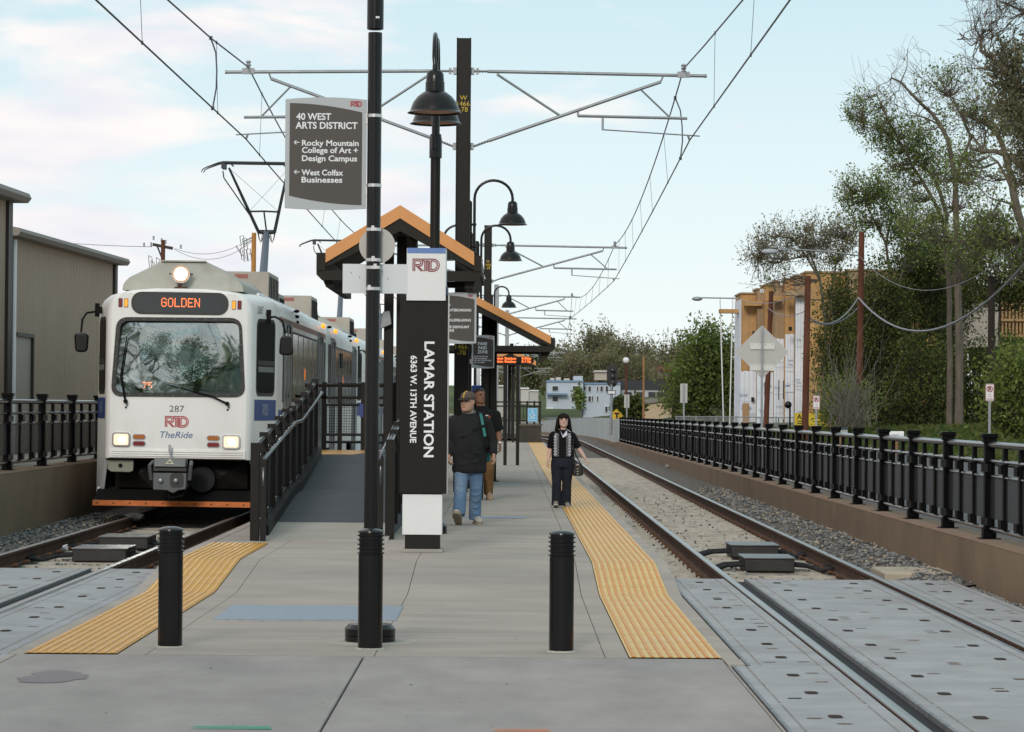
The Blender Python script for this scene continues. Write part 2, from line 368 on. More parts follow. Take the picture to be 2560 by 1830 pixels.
crossing(XL, [9.0, 11.4, 13.9, 16.3, 18.7, 21.2, 23.6, 26.0, 28.4], True)
struct('crossing_form_lines', line_mb, mat('rusty_dust_line', (.27, .235, .22), .9, var=.3, vscale=5), smooth=False); struct('crossing_bolt_holes', hole_mb, M_HOLE, smooth=False); struct('crossing_slots', slot_mb, M_SLOT, smooth=False)
struct('crossing_edge_angles', steel_mb, mat('weathered_edge_steel', (.20, .205, .21), .6, metal=.4, var=.3, vscale=8), smooth=False)
for xc, s_, ye in ((XR, 1, 27.5), (XL, -1, 28.4)):   # rubber flangeway fillers
    m_ = MB()
    m_.box(xc - G + .045, xc - G + (.16 if s_ > 0 else .12) - .002, 9, ye, -.2, -.035); m_.box(xc + G - (.12 if s_ > 0 else .16) + .002, xc + G - .045, 9, ye, -.2, -.035)
    struct('crossing_rubber', m_, M_RUB, smooth=False)
# small concrete end block on the right
m_ = MB(); p = gnd(2310, 1440, -.06); m_.box(p.x - .42, p.x + .42, p.y - .1, p.y + 1.0, -.3, -.02); struct('crossing_end_block', m_, mat('tan_concrete', (.42, .37, .29), .9, var=.1), bevel=.02)
# platform deck: profile with ramp
prof = [(YPLAT, 0.0), (YK1, 0.0), (YK1 + .2, .008), (YK2 - .2, ZP - .008), (YK2, ZP), (121.5, ZP)]
def zdeck(y):
    for (a, za), (b, zb) in zip(prof[:-1], prof[1:]):
        if a <= y <= b: return za + (zb - za) * (y - a) / (b - a)
    return 0.0 if y < YPLAT else ZP
TXR, TXL = (.815, 1.425), (-3.20, -2.59)            # tactile strips
def deck_strip(name, xa, xb, m_, y0=YPLAT + .006, y1=121.5, lift=0.0, joints=()):
    mb = MB(); yy = sorted(set([y0] + [p[0] for p in prof if y0 < p[0] < y1] + [y1]))
    for a, b in zip(yy[:-1], yy[1:]):
        mb.add([(xa, a, zdeck(a) + lift), (xb, a, zdeck(a) + lift), (xb, b, zdeck(b) + lift), (xa, b, zdeck(b) + lift), (xa, a, -.6), (xb, a, -.6), (xb, b, -.6), (xa, b, -.6)],
               [(0, 1, 2, 3), (1, 5, 6, 2), (3, 7, 4, 0)] + ([(0, 4, 5, 1)] if a == y0 else []))
    return struct(name, mb, m_, smooth=False)
jy = [YPLAT + .006, 20.6, 22.7, YK1, YK2, 30.2, 33.4, 36.6, 40, 44, 48, 53, 58, 64, 70, 77, 85, 95, 107, 121.5]
for a, b in zip(jy[:-1], jy[1:]):
    for xa, xb in ((PXL + .0, TXL[0] - .004), (TXL[1] + .006, -2.40), (-2.394, -.885), (-.879, .65), (.656, TXR[0] - .006), (TXR[1] + .004, PXR)):
        deck_strip('platform', xa, xb, M_PLAT, a + .004, b - .004)
    deck_strip('platform', TXL[0] - .003, TXL[1] + .005, M_PLAT, a + .004, b - .004, -.004) if a >= 30 else None
deck_strip('platform_core', PXL + .01, PXR - .01, mat('joint_filler', (.09, .08, .075), .95), lift=-.03)
# tactile warning strips: pale tiles with raised yellow bars
def tactile_material(name, base, worn):
    m = mat(name, base, .55, var=.10, vscale=5, var2=worn, v2scale=1.4, v2amt=.6, bump=.25, bscale=90)
    return m
M_TB_R = tactile_material('tactile_tile_pale', (.68, .47, .16), (.64, .54, .37)); M_TB_L = tactile_material('tactile_tile_amber', (.58, .31, .03), (.46, .30, .12))
M_TBAR = mat('tactile_bar_yellow', (.62, .24, .006), .45, var=.12, vscale=6, spec=.6)
M_TBAR_L = mat('tactile_bar_amber', (.66, .29, .008), .35, var=.12, vscale=6, spec=.6)
M_GAP = mat('tile_gap', (.22, .15, .07), .9)
def tactile(xa, xb, y0, y1, mb_, bar_, nb, lab):
    m_ = MB(); y = y0
    while y < y1 - .05:
        e = min(y + .61, y1); cuts = sorted(set([y + .004, e - .004] + [p[0] for p in prof if y + .004 < p[0] < e - .004]))
        for a, b in zip(cuts[:-1], cuts[1:]):
            m_.mi = 0; m_.add([(xa, a, zdeck(a) + .006), (xb, a, zdeck(a) + .006), (xb, b, zdeck(b) + .006), (xa, b, zdeck(b) + .006)], [(0, 1, 2, 3)])
            m_.mi = 1
            for k in range(nb):
                x = xa + (k + .5) * (xb - xa) / nb
                for u, v in ((a, b),):
                    m_.add([(x - .014, u, zdeck(u) + .0065), (x - .011, u, zdeck(u) + .012), (x + .011, u, zdeck(u) + .012), (x + .014, u, zdeck(u) + .0065),
                            (x - .014, v, zdeck(v) + .0065), (x - .011, v, zdeck(v) + .012), (x + .011, v, zdeck(v) + .012), (x + .014, v, zdeck(v) + .0065)], [(0, 1, 5, 4), (1, 2, 6, 5), (2, 3, 7, 6), (0, 3, 2, 1)])
        y = e
    m_.mi = 2; yy = sorted(set([y0] + [p[0] for p in prof if y0 < p[0] < y1] + [y1]))
    for a, b in zip(yy[:-1], yy[1:]): m_.add([(xa - .002, a, zdeck(a) + .002), (xb + .002, a, zdeck(a) + .002), (xb + .002, b, zdeck(b) + .002), (xa - .002, b, zdeck(b) + .002)], [(0, 1, 2, 3)])
    o = m_.build('tactile_paving', [mb_, bar_, M_GAP], None, smooth=False); tag(o, lab, 'tactile paving', 'tactile paving strips')
tactile(TXR[0], TXR[1], YPLAT + .01, 121.2, M_TB_R, M_TBAR, 10, 'pale yellow ribbed tactile strip along the platform edge by the empty track')
tactile(TXL[0], TXL[1], YPLAT + .01, 30.3, M_TB_L, M_TBAR_L, 10, 'short amber ribbed tactile strip on the platform corner before the train')
# steel cover plates in the deck
M_PLATE = mat('galvanised_cover_plate', (.27, .32, .38), .45, metal=.5, var=.12, vscale=14, bump=.6, bscale=70)
m_ = MB(); a = gnd(532, 1550, 0); b = gnd(990, 1552, 0); c = gnd(1001, 1517, 0); d = gnd(572, 1515, 0)
m_.prism([(a.x, a.y, 0), (b.x, b.y, 0), (b.x, c.y, 0), (a.x, c.y, 0)], (0, 0, .006)); o = m_.build('cover_plate', M_PLATE, None, smooth=False); tag(o, 'wide blue grey steel cover plate set in the concrete behind the tall lamp post', 'cover plate')
for i, (x0, x1, y) in enumerate(((1130, 1316, 1295), (1225, 1303, 1212), (1240, 1320, 1153))):
    p, q = gnd(x0, y, ZP), gnd(x1, y, ZP); m_ = MB(); m_.box(p.x, q.x, p.y, p.y + .55, ZP - .01, ZP + .006); o = m_.build('cover_plate', M_PLATE, None, smooth=False)
    tag(o, ('narrow grey drain plate across the deck at the capped man\'s feet', 'narrow grey drain plate across the deck near the shopping bag', 'farthest narrow grey drain plate across the platform deck')[i], 'cover plate', 'narrow drain plates in the deck')
# stain and paint marks on the pavement
M_STAIN = mat('spilled_drink_stain', (.265, .235, .235), .7); a = gnd(133, 1693, 0)
m_ = MB(); m_.quad((a.x - .34, a.y - .75, .0042), (a.x + .34, a.y - .75, .0042), (a.x + .34, a.y + .75, .0042), (a.x - .34, a.y + .75, .0042)); so_ = struct('pavement_stain', m_, M_STAIN, smooth=False)
n_ = M_STAIN.node_tree.nodes; l_ = M_STAIN.node_tree.links; g_ = n_.new('ShaderNodeTexCoord'); v_ = n_.new('ShaderNodeVectorMath'); v_.operation = 'SUBTRACT'; v_.inputs[1].default_value = (a.x, a.y, 0); v2_ = n_.new('ShaderNodeVectorMath'); v2_.operation = 'MULTIPLY'; v2_.inputs[1].default_value = (4.4, 2.0, 0)
ln_ = n_.new('ShaderNodeVectorMath'); ln_.operation = 'LENGTH'; z_ = n_.new('ShaderNodeTexNoise'); z_.inputs['Scale'].default_value = 3.0; z_.inputs['Detail'].default_value = 5; ad_ = n_.new('ShaderNodeMath'); ad_.operation = 'ADD'; r_ = n_.new('ShaderNodeMapRange'); r_.inputs['From Min'].default_value = 1.22; r_.inputs['From Max'].default_value = 1.34; r_.inputs['To Min'].default_value = .85; r_.inputs['To Max'].default_value = 0
l_.new(g_.outputs['Object'], v_.inputs[0]); l_.new(v_.outputs[0], v2_.inputs[0]); l_.new(v2_.outputs[0], ln_.inputs[0]); l_.new(g_.outputs['Object'], z_.inputs['Vector']); l_.new(ln_.outputs['Value'], ad_.inputs[0]); l_.new(z_.outputs['Fac'], ad_.inputs[1]); l_.new(ad_.outputs[0], r_.inputs['Value']); l_.new(r_.outputs[0], n_['Principled BSDF'].inputs['Alpha'])
for px, py, wd, c in ((580, 1820, .40, (.03, .42, .27)), (1305, 1828, .30, (.70, .22, .10))):
    a = gnd(px, py, 0); m_ = MB()
    for k in range(3): m_.quad(*[(a.x + u + random.uniform(-.03, .03), a.y + v + (k - 1) * .05, .0045 + k * .0002) for u, v in ((-wd / 2, -.012), (wd / 2, -.016), (wd / 2, .012), (-wd / 2, .008))])
    struct('paint_mark', m_, mat('spray_paint_%d' % px, c, .7), smooth=False)
# gum, grit and scuffs trodden into the concrete
rg = random.Random(21); m_ = MB(); m2_ = MB()
for k in range(150):
    y = 9.5 + 26 * rg.random() ** 1.3; x = rg.uniform(-3.1, 1.4); r_ = rg.choice((.004, .005, .006, .008, .011)); n_ = rg.randint(6, 9); a0 = rg.random() * 6
    if 24.6 < y < 27.3 or (TXL[0] < x < TXL[1] + .05) or (TXR[0] - .02 < x < TXR[1]) or (x < -1.2 and y > 30): continue
    z = (0 if y < YPLAT else zdeck(y)) + .003; (m_ if k % 3 else m2_).add([(x + r_ * rg.uniform(.6, 1.2) * math.cos(a0 + 6.283 * i / n_), y + r_ * 1.5 * rg.uniform(.6, 1.2) * math.sin(a0 + 6.283 * i / n_), z) for i in range(n_)], [tuple(range(n_))])
m_.build('gum_spots', mat('gum_dark', (.10, .095, .09), .9), None, smooth=False, kind='stuff'); m2_.build('grit_specks', mat('grit_brown', (.16, .11, .08), .9), None, smooth=False, kind='stuff')
# ballast beds
def bed(x0, x1, y0, y1, zf, nx, ny, name):
    mb = MB(); mb.add([(x0 + (x1 - x0) * i / nx, y0 + (y1 - y0) * j / ny, zf(x0 + (x1 - x0) * i / nx, y0 + (y1 - y0) * j / ny)) for j in range(ny + 1) for i in range(nx + 1)],
                      [(j * (nx + 1) + i, j * (nx + 1) + i + 1, (j + 1) * (nx + 1) + i + 1, (j + 1) * (nx + 1) + i) for j in range(ny) for i in range(nx)])
    o = mb.build(name, M_BALLAST, None, kind='structure')
def zr(x, y): return -.215 + .17 * max(0, min(1, (x - 3.85) / .35)) - .0 + .018 * math.sin(x * 31 + y * 7) * math.sin(y * 5.3)
def zl(x, y): return -.215 + .13 * max(0, min(1, (-5.75 - x) / .35)) + .018 * math.sin(x * 31 + y * 7) * math.sin(y * 5.3)
bed(1.56, 4.62, 27.52, 190, zr, 26, 260, 'trackbed'); bed(-6.62, -3.33, 28.42, 120, zl, 26, 160, 'trackbed')
bed(4.3, 4.62, 20, 27.52, lambda x, y: -.11 + .02 * math.sin(y * 9), 4, 30, 'trackbed')
# loose stones (beyond counting)
ICO = [(0, 0, 1), (.894, 0, .447), (.276, .851, .447), (-.724, .526, .447), (-.724, -.526, .447), (.276, -.851, .447), (.724, .526, -.447), (-.276, .851, -.447), (-.894, 0, -.447), (-.276, -.851, -.447), (.724, -.526, -.447), (0, 0, -1)]
ICF = [(0, 1, 2), (0, 2, 3), (0, 3, 4), (0, 4, 5), (0, 5, 1), (1, 6, 2), (2, 7, 3), (3, 8, 4), (4, 9, 5), (5, 10, 1), (6, 7, 2), (7, 8, 3), (8, 9, 4), (9, 10, 5), (10, 6, 1), (11, 7, 6), (11, 8, 7), (11, 9, 8), (11, 10, 9), (11, 6, 10)]
rs = random.Random(3)
mb = MB()
def stone(x, y, z, s):
    mb.mi = rs.choice((0, 0, 0, 1, 1, 2)); a = rs.random() * 6.28; ca, sa = math.cos(a), math.sin(a); sx, sy, sz = s * rs.uniform(.7, 1.3), s * rs.uniform(.6, 1.1), s * rs.uniform(.5, .9)
    vs = []
    for p in ICO:
        k = rs.uniform(.75, 1.15); X, Y_, Z = p[0] * sx * k, p[1] * sy * k, p[2] * sz * k; vs.append((x + X * ca - Y_ * sa, y + X * sa + Y_ * ca, z + Z))
    mb.add(vs, ICF)
for _ in range(5200):
    y = 20.5 + 40 * rs.random() ** 1.5; x = rs.uniform(3.80 if y > 27.6 else 4.36, 4.60); stone(x, y, zr(x, y) + .012 if y > 27.6 else -.085, rs.uniform(.016, .034))
for _ in range(2300):
    y = 28.5 + 16 * rs.random() ** 1.2; x = rs.uniform(-6.56, -5.70); stone(x, y, zl(x, y) + .012, rs.uniform(.016, .034))
for _ in range(700):
    y = 28 + 32 * rs.random() ** 1.4; x = rs.choice((rs.uniform(1.6, 2.05), rs.uniform(2.3, 3.55), rs.uniform(2.3, 3.55))); stone(x, y, -.19 + (.02 if rs.random() < .3 else 0), rs.uniform(.012, .026))
for _ in range(500):
    y = 28.6 + 10 * rs.random(); x = rs.uniform(-5.4, -3.4); stone(x, y, -.19, rs.uniform(.012, .026))
for px, py in ((335, 1300), (1668, 1171), (1490, 1108)):
    p = gnd(px, py, -.05); mb.mi = 0; stone(p.x, p.y, p.z + .05, .13 if px < 400 else .09)
mb.build('ballast_stones', M_STONE, None, smooth=False, kind='stuff')
# ------------------------------------------------------------------ tracks
def rail_path(x, ya, yb, far):
    return [(x, y) for y in ([ya, yb] if not far else [ya, 140])] + ([(x - (y - 140) ** 2 / 420, y) for y in range(145, 200, 5)] if far else [])
PROF_SIDE = [(-.07, -.168), (.07, -.168), (.07, -.155), (.012, -.14), (.012, -.045), (.036, -.034), (.036, -.006), (-.036, -.006), (-.036, -.034), (-.012, -.045), (-.012, -.14), (-.07, -.155)]
def make_rail(x, far, root):
    pth = rail_path(x, 9, 130, far); m_ = MB()
    m_.loft([[(px + a, y, b) for a, b in PROF_SIDE] for px, y in pth])
    m_.mi = 1; m_.loft([[(px - .034, y, -.0055), (px + .034, y, -.0055), (px + .03, y, .001), (px + .012, y, .0035), (px - .012, y, .0035), (px - .03, y, .001)] for px, y in pth])
    return m_.build('rail', [M_RUST, M_RTOP], root, ang=25)
for xc, ystart, far, lab, cnt in ((XR, 27.9, True, 'empty railway track right of the platform, its sleepers in view', 99), (XL, 28.8, False, 'railway track the train stands on, left of the platform', 22)):
    t = thing('railway_track', lab, 'railway track', (xc, 28, 0), 'railway tracks')
    for s_ in (-1, 1): make_rail(xc + s_ * G, far, t)
    m_ = MB(); y = ystart
    m_.loft([[(xc - 1.28, y - .13, -.33), (xc + 1.28, y - .13, -.33), (xc + 1.28, y - .10, z1), (xc + .45, y - .10, z2), (xc - .45, y - .10, z2), (xc - 1.28, y - .10, z1)] if k == 0 else
             [(xc - 1.28, y + .13, -.33), (xc + 1.28, y + .13, -.33), (xc + 1.28, y + .10, z1), (xc + .45, y + .10, z2), (xc - .45, y + .10, z2), (xc - 1.28, y + .10, z1)] for k, z1, z2 in ((0, -.165, -.18), (1, -.165, -.18))])
    tie = m_.build('sleeper', M_TIE, t, smooth=False)
    clips = []
    for s_ in (-1, 1):
        for e in (-1, 1):
            m_ = MB(); x = xc + s_ * G + e * .10; m_.tube([(x - e * .03, y - .05, -.15), (x + e * .02, y - .05, -.125), (x + e * .035, y, -.145), (x + e * .02, y + .05, -.125), (x - e * .03, y + .05, -.15)], .014, 5)
            clips.append(m_.build('rail_clip', mat('rusty_clip', (.11, .055, .03), .8, var=.3, vscale=20), tie))
    for k in range(1, cnt):
        c = tie.copy(); LINK(c); c.parent = t; c.location = (0, k * .762, 0)
        for clip in (clips if k < 45 else ()): d = clip.copy(); LINK(d); d.parent = c
    m_ = MB()                                       # joint bars close to the crossing
    for s_ in (-1, 1):
        for e in (-1, 1): m_.box(xc + s_ * G + e * .022 - .012, xc + s_ * G + e * .022 + .012, ystart + .2, ystart + 1.1, -.13, -.05)
    m_.build('joint_bar', M_RUST, t)
# impedance bond boxes with cables
M_BOND = mat('black_bond_box', (.03, .029, .027), .5, var=.3, vscale=6, metal=.3); M_BONDT = mat('worn_box_lid', (.13, .125, .125), .38, metal=.6, var=.35, vscale=5)
def bond(px0, px1, pyb, side, lab):
    a, b = gnd(px0, pyb, -.17), gnd(px1, pyb, -.17); x0, x1, y0 = a.x, b.x, a.y; t = thing('bond_box', lab, 'track box', ((x0 + x1) / 2, y0, -.17), 'impedance bond boxes between the rails')
    m_ = MB(); m_.box(x0, x1, y0, y0 + .85, -.17, -.03); m_.build('housing', M_BOND, t, bevel=.012)
    m_ = MB(); m_.box(x0 - .012, x1 + .012, y0 - .012, y0 + .86, -.028, -.012); m_.build('lid', M_BONDT, t, bevel=.004)
    for s_, xe in ((-1, x0), (1, x1)):
        m_ = MB(); xr_ = (XR if side > 0 else XL) + s_ * (G - .03)
        for k in range(3):
            yk = y0 + .2 + .2 * k
            if abs(xr_ - xe) > .15: m_.tube([(xe - s_ * .05, yk, -.10), (xe + (xr_ - xe) * .4, yk + .05, -.12), (xe + (xr_ - xe) * .75, yk - .15, -.16), (xr_, yk - .35, -.12)], .024, 6)
        if m_.v: m_.build('cable', M_RUB, t)
bond(1862, 1985, 1429, 1, 'nearer black bond box with worn lid between rails of the empty track')
bond(1828, 1945, 1394, 1, 'farther black bond box between rails of the empty track')
bond(180, 318, 1404, -1, 'nearer black bond box between the rails in front of the train')
bond(247, 372, 1372, -1, 'farther black bond box between the rails in front of the train')
p = gnd(160, 1376, -.15); m_ = MB()
m_.add([(p.x - .05, p.y, -.16), (p.x + .05, p.y + .02, -.15), (p.x + .045, p.y, -.07), (p.x - .02, p.y + .03, -.09), (p.x, p.y - .05, -.11)], [(0, 1, 4), (1, 2, 4), (2, 3, 4), (3, 0, 4), (1, 2, 3)])
tag(m_.build('paper_scrap', mat('paper_white', (.6, .6, .62), .8), None, smooth=False), 'crumpled white paper scrap beside the left rail before the train', 'litter')
# ------------------------------------------------------------------ retaining walls and railings
def wt_r(y): return .39 - (y - 28) * .17 / 92
def wt_l(y): return .755
def wall(name, xa, xb, y0, y1, zt, lab):
    t = thing(name, lab, 'wall', ((xa + xb) / 2, y0, 0), 'brown retaining walls')
    m_ = MB(); ring = lambda y: [(xa, y, -.6), (xb, y, -.6), (xb, y, zt(y) - .012), (xa, y, zt(y) - .012)]
    yy = [y0 + (y1 - y0) * i / 10 for i in range(11)]
    m_.loft([ring(y) for y in yy]); m_.build('wall_face', M_WALL, t, smooth=False)
    m_ = MB(); m_.loft([[(xa - .004, y, zt(y) - .012), (xb + .004, y, zt(y) - .012), (xb - .02, y, zt(y)), (xa + .02, y, zt(y))] for y in yy]); m_.build('coping', M_WTOP, t, smooth=False)
wall('retaining_wall', 4.60, 5.0, 20, 121, wt_r, 'long low brown retaining wall right of the empty track')
wall('retaining_wall', -6.95, -6.57, 26, 121, wt_l, 'tall brown retaining wall left of the train')
M_FMESH = see_through('railing_mesh', (.006, .006, .0065), .76)
def railing(x, ys_, zt, face, lab):
    t = thing('metal_railing', lab, 'railing', (x, ys_[0], zt(ys_[0])), 'black metal railings on the retaining walls')
    P0 = panel0 = None
    for i, y in enumerate(ys_):
        z = zt(y)
        if P0 is None:
            m_ = MB(); m_.box(x - .05, x + .05, y - .05, y + .05, z + .005, z + .965); m_.box(x - .065, x + .065, y - .065, y + .065, z + .955, z + 1.0); m_.box(x - .078, x + .078, y - .078, y + .078, z + 1.0, z + 1.045)
            m_.box(x - .10, x + .10, y - .13, y + .13, z, z + .012); m_.box(x - .065, x + .065, y - .065, y + .065, z + .012, z + .12)
            P0 = m_.build('post', M_RAIL, t, bevel=.006); z0, y00 = z, y
        else: c = P0.copy(); LINK(c); c.parent = t; c.location = (0, y - y00, z - z0)
        if i == len(ys_) - 1: break
        y2 = ys_[i + 1]
        if panel0 is None:
            za, zb, a, b = z, z, y + .05, y2 - .05
            m_ = MB(); m_.mi = 1
            m_.tube([(x, a, za + .93), (x, b, zb + .93)], .035, 10)
            for h, r in ((.77, .022), (.62, .016), (.10, .026)): m_.tube([(x, a, za + h), (x, b, zb + h)], r, 8)
            L = b - a; m_.mi = 0
            for k in (1, 2):
                yk = a + L * k / 3; m_.box(x - .02, x + .02, yk - .045, yk + .045, za + .12, za + .92)
                for h in (.17, .70): m_.cbox((x - face * .03, yk, za + h), (.05, .16, .09))
            for yk in (a + .08, b - .08):
                for h in (.17, .70): m_.cbox((x - face * .03, yk, za + h), (.04, .12, .08))
            panel0 = m_.build('railing_panel', [M_RAIL, M_GLOSS], t)
            m_ = MB(); m_.quad((x, a, za + .20), (x, b, zb + .20), (x, b, zb + .62), (x, a, za + .62)); g = m_.build('wire_mesh', M_FMESH, panel0, smooth=False)
        else:
            c = panel0.copy(); LINK(c); c.parent = t; c.location = (0, y - y00, z - z0)
            d = g.copy(); LINK(d); d.parent = c
railing(4.78, [22.6 + 2.62 * i for i in range(38)], wt_r, 1, 'long black railing on the low brown wall beside the empty track')
railing(-6.78, [29.5 + 2.8 * i for i in range(14)], wt_l, -1, 'black railing on the tall brown wall left of the train')
# ================================================================== platform furniture
def sx_(Y): return FPX / Y
# ---- bollards
def make_bollard():
    t = thing('bollard', 'x', 'bollard', (0, 0, 0), 'black steel bollards across the platform entrance')
    m_ = MB(); m_.lathe([(0, 0), (.084, 0), (.084, .645), (.0, .645)], (0, 0, 0), 28); m_.build('post', M_BLK, t, ang=50)
    m_ = MB(); pr = [(0, .64), (.080, .64)]
    for k in range(5): z = .648 + k * .030; pr += [(.080, z), (.093, z + .004), (.093, z + .012), (.080, z + .016)]
    pr += [(.080, .795), (.089, .797), (.087, .806), (.070, .816), (.040, .823), (0, .825)]
    m_.lathe(pr, (0, 0, 0), 28); m_.build('ribbed_cap', M_BLK, t, ang=30)
    m_ = MB(); m_.lathe([(.084, .0), (.104, .0), (.098, .006), (.084, .010)], (0, 0, 0), 24); m_.build('grout_ring', mat('grout', (.42, .40, .34), .9, var=.3, vscale=30), t)
    return t
B = make_bollard()
p = gnd(1403, 1629, 0); B.location = p; ROOT[B] = Vector(p); B['label'] = 'black ribbed bollard on the platform beside the pale yellow tactile strip'
p = gnd(925, 1622, 0); copy_tree(B, p, 'middle black bollard directly in front of the tall lamp post')
p = gnd(425, 1617, 0); copy_tree(B, p, 'black ribbed bollard standing on the inner edge of the amber tactile strip')
# ---- sign board with curved frame, shared by the three brown signs
def sign_board(t, c, W_, H_, lines, bracket_x, pole_r, small=None, logo_h=.055):
    x0, z0, y = c[0], c[2], c[1]
    pts = []
    for i in range(13): u = -1 + 2 * i / 12; pts.append((x0 + u * W_ / 2, y, z0 - H_ / 2 - .010 * (1 - u * u) ))
    for i in range(13): u = 1 - 2 * i / 12; pts.append((x0 + u * W_ / 2, y, z0 + H_ / 2 + .016 * (1 - u * u)))
    m_ = MB(); m_.prism(pts, (0, .02, 0)); m_.build('sign_frame', M_SIGNG, t, smooth=False)
    m_ = MB(); a, b = x0 - W_ * .445, x0 + W_ * .445; yb = y - .003
    top = [(a + (b - a) * i / 14, yb, z0 + H_ * .465 - H_ * .082 * (i / 14) ** 1.9) for i in range(15)]
    bot = [(a + (b - a) * i / 14, yb, z0 - H_ * .385 - H_ * .082 * (1 - (1 - i / 14) ** 1.9)) for i in range(15)]
    m_.add(bot + top[::-1], [tuple(range(30))]); m_.build('sign_face', M_SIGNB, t, smooth=False)
    m_ = MB()
    for (s, dx, dz, wd, ht, an) in lines: put_text(m_, s, (x0 + dx * W_, y - .0035, z0 + dz * H_), wd * W_ if wd else None, ht * H_ if ht else None, anchor=an, bold=.018)
    return m_
def bracket(t, xa, xb, y, z):
    m_ = MB(); m_.box(min(xa, xb), max(xa, xb), y - .006, y + .012, z - .04, z + .04); m_.build('bracket', M_STEEL, t, bevel=.002)
def band(t, c, r, buckle=0.0):
    m_ = MB(); m_.lathe([(r, -.011), (r + .004, -.011), (r + .004, .011), (r, .011)], c, 24)
    if buckle is not None: m_.cbox((c[0] + buckle, c[1] - r - .006, c[2] + .006), (.022, .02, .036)); m_.cbox((c[0] + buckle + .016, c[1] - r - .004, c[2]), (.02, .012, .02))
    m_.build('band', M_STEEL, t)
# ---- tall lamp post in the foreground
LP = gnd(925, 1604, 0); Y1 = LP.y
t = thing('lamp_post', 'tall black lamp post in the foreground carrying the arts district sign', 'lamp post', LP)
m_ = MB(); m_.cyl((LP.x, Y1, .1), (LP.x, Y1, 4.30), .050, n=24); m_.build('pole', M_BLK, t)
zs = at(945, 70, Y1).z
m_ = MB(); m_.lathe([(.05, zs - .012), (.059, zs - .008), (.059, zs + .9), (.05, zs + .9)], (LP.x, Y1, 0), 24); m_.build('sleeve', M_BLK, t)
m_ = MB(); q = at(945, 46, Y1); m_.cbox((q.x, Y1 - .060, q.z), (.026, .004, .014)); m_.build('sticker', M_WHT, t, smooth=False)
m_ = MB(); m_.lathe([(0, 0), (.178, 0), (.178, .045), (.174, .047), (.178, .05), (.178, .095), (.150, .125), (.055, .125), (.05, .13)], (LP.x, Y1, 0), 36); m_.build('base_cover', M_BLK, t, ang=30)
m_ = MB(); m_.lathe([(.18, .0), (.335, .0), (.33, .004), (.18, .004)], (LP.x, Y1, .001), 40); struct('footing_ring', m_, mat('footing_concrete', (.41, .38, .33), .9, var=.12, vscale=6))
# arts district sign
a, b, c_ = at(713, 248, Y1), at(918, 252, Y1), at(716, 520, Y1)
ax, aw, az_, ah = (a.x + b.x) / 2, b.x - a.x - .005, (a.z + c_.z) / 2, a.z - c_.z
t2 = thing('station_sign', 'brown and grey arts district direction sign hung on the tall lamp post', 'sign', (ax, Y1, az_), 'brown station signs')
def loc(px, py): q = at(px, py, Y1); return (q.x - ax) / aw, (q.z - az_) / ah
L = []
def ln(s, px0, px1, py, hpx, an='l'):
    dx, dz = loc(px0, py); dx1, _ = loc(px1, py); L.append((s, dx, dz, dx1 - dx, hpx / (ah * sx_(Y1)), an))
ln('40 WEST', 741, 828, 291, 16.5); ln('ARTS DISTRICT', 739, 894, 313, 16.5)
ln('Rocky Mountain', 755, 897, 357, 14); ln('College of Art +', 755, 895, 375, 14); ln('Design Campus', 755, 893, 395.5, 14)
ln('West Colfax', 754, 858, 431, 14); ln('Businesses', 754, 856, 449, 14)
m_ = sign_board(t2, (ax, Y1, az_), aw, ah, L, None, .05)
for py in (356, 430):
    q = at(742, py, Y1); m_.ribbon([(.019, 0), (-.016, 0)], .006, (q.x, Y1 - .0035, q.z), (1, 0, 0), (0, 0, 1), (0, -1, 0), .003); m_.ribbon([(-.002, .014), (-.018, 0), (-.002, -.014)], .006, (q.x, Y1 - .0035, q.z), (1, 0, 0), (0, 0, 1), (0, -1, 0), .003)
m_.build('lettering', M_SIGNW, t2, smooth=False)
m_ = MB(); q = at(891, 260, Y1); put_logo(m_, (q.x, Y1 - .0, q.z), .036, wd=.10); m_.build('logo', M_RED, t2, smooth=False)
for py in (297, 477): q = at(927, py, Y1); bracket(t2, ax + aw / 2 - .004, LP.x - .04, Y1, q.z)
for py in (290, 464): q = at(940, py, Y1); band(t2, (LP.x, Y1, q.z), .05, None)
# backs of two signs clamped behind the tall post
q = at(942, 613, Y1); t2 = thing('round_sign', 'back of a round grey sign clamped to the tall lamp post', 'sign', (LP.x, Y1 + .055, q.z))
m_ = MB(); m_.tube([(q.x, Y1 + .052, q.z), (q.x, Y1 + .056, q.z)], .128, 40); m_.build('sign_plate', M_ALU, t2, ang=30)
for py, bx in ((574, -.002), (650, .002)): k = at(940, py, Y1); band(t2, (LP.x, Y1, k.z), .05, bx)
q = at(937, 696, Y1); t2 = thing('blank_sign', 'back of a wide blank white sign clamped below the round one', 'sign', (LP.x, Y1 + .055, q.z))
m_ = MB(); m_.box(q.x - .230, q.x + .230, Y1 + .052, Y1 + .056, q.z - .104, q.z + .104); m_.build('sign_plate', mat('blank_sign_white', (.60, .62, .64), .4, metal=.15), t2, smooth=False)
for py, bx in ((669, .016), (722, -.024)): k = at(940, py, Y1); band(t2, (LP.x, Y1, k.z), .05, bx)
m_ = MB()
for dx, dz in ((-.17, .04), (.05, .05), (.09, .0), (-.11, .01)): m_.cbox((q.x + dx, Y1 + .0515, q.z + dz), (.006, .002, .008))
m_.build('bolt', M_RUST, t2, smooth=False)
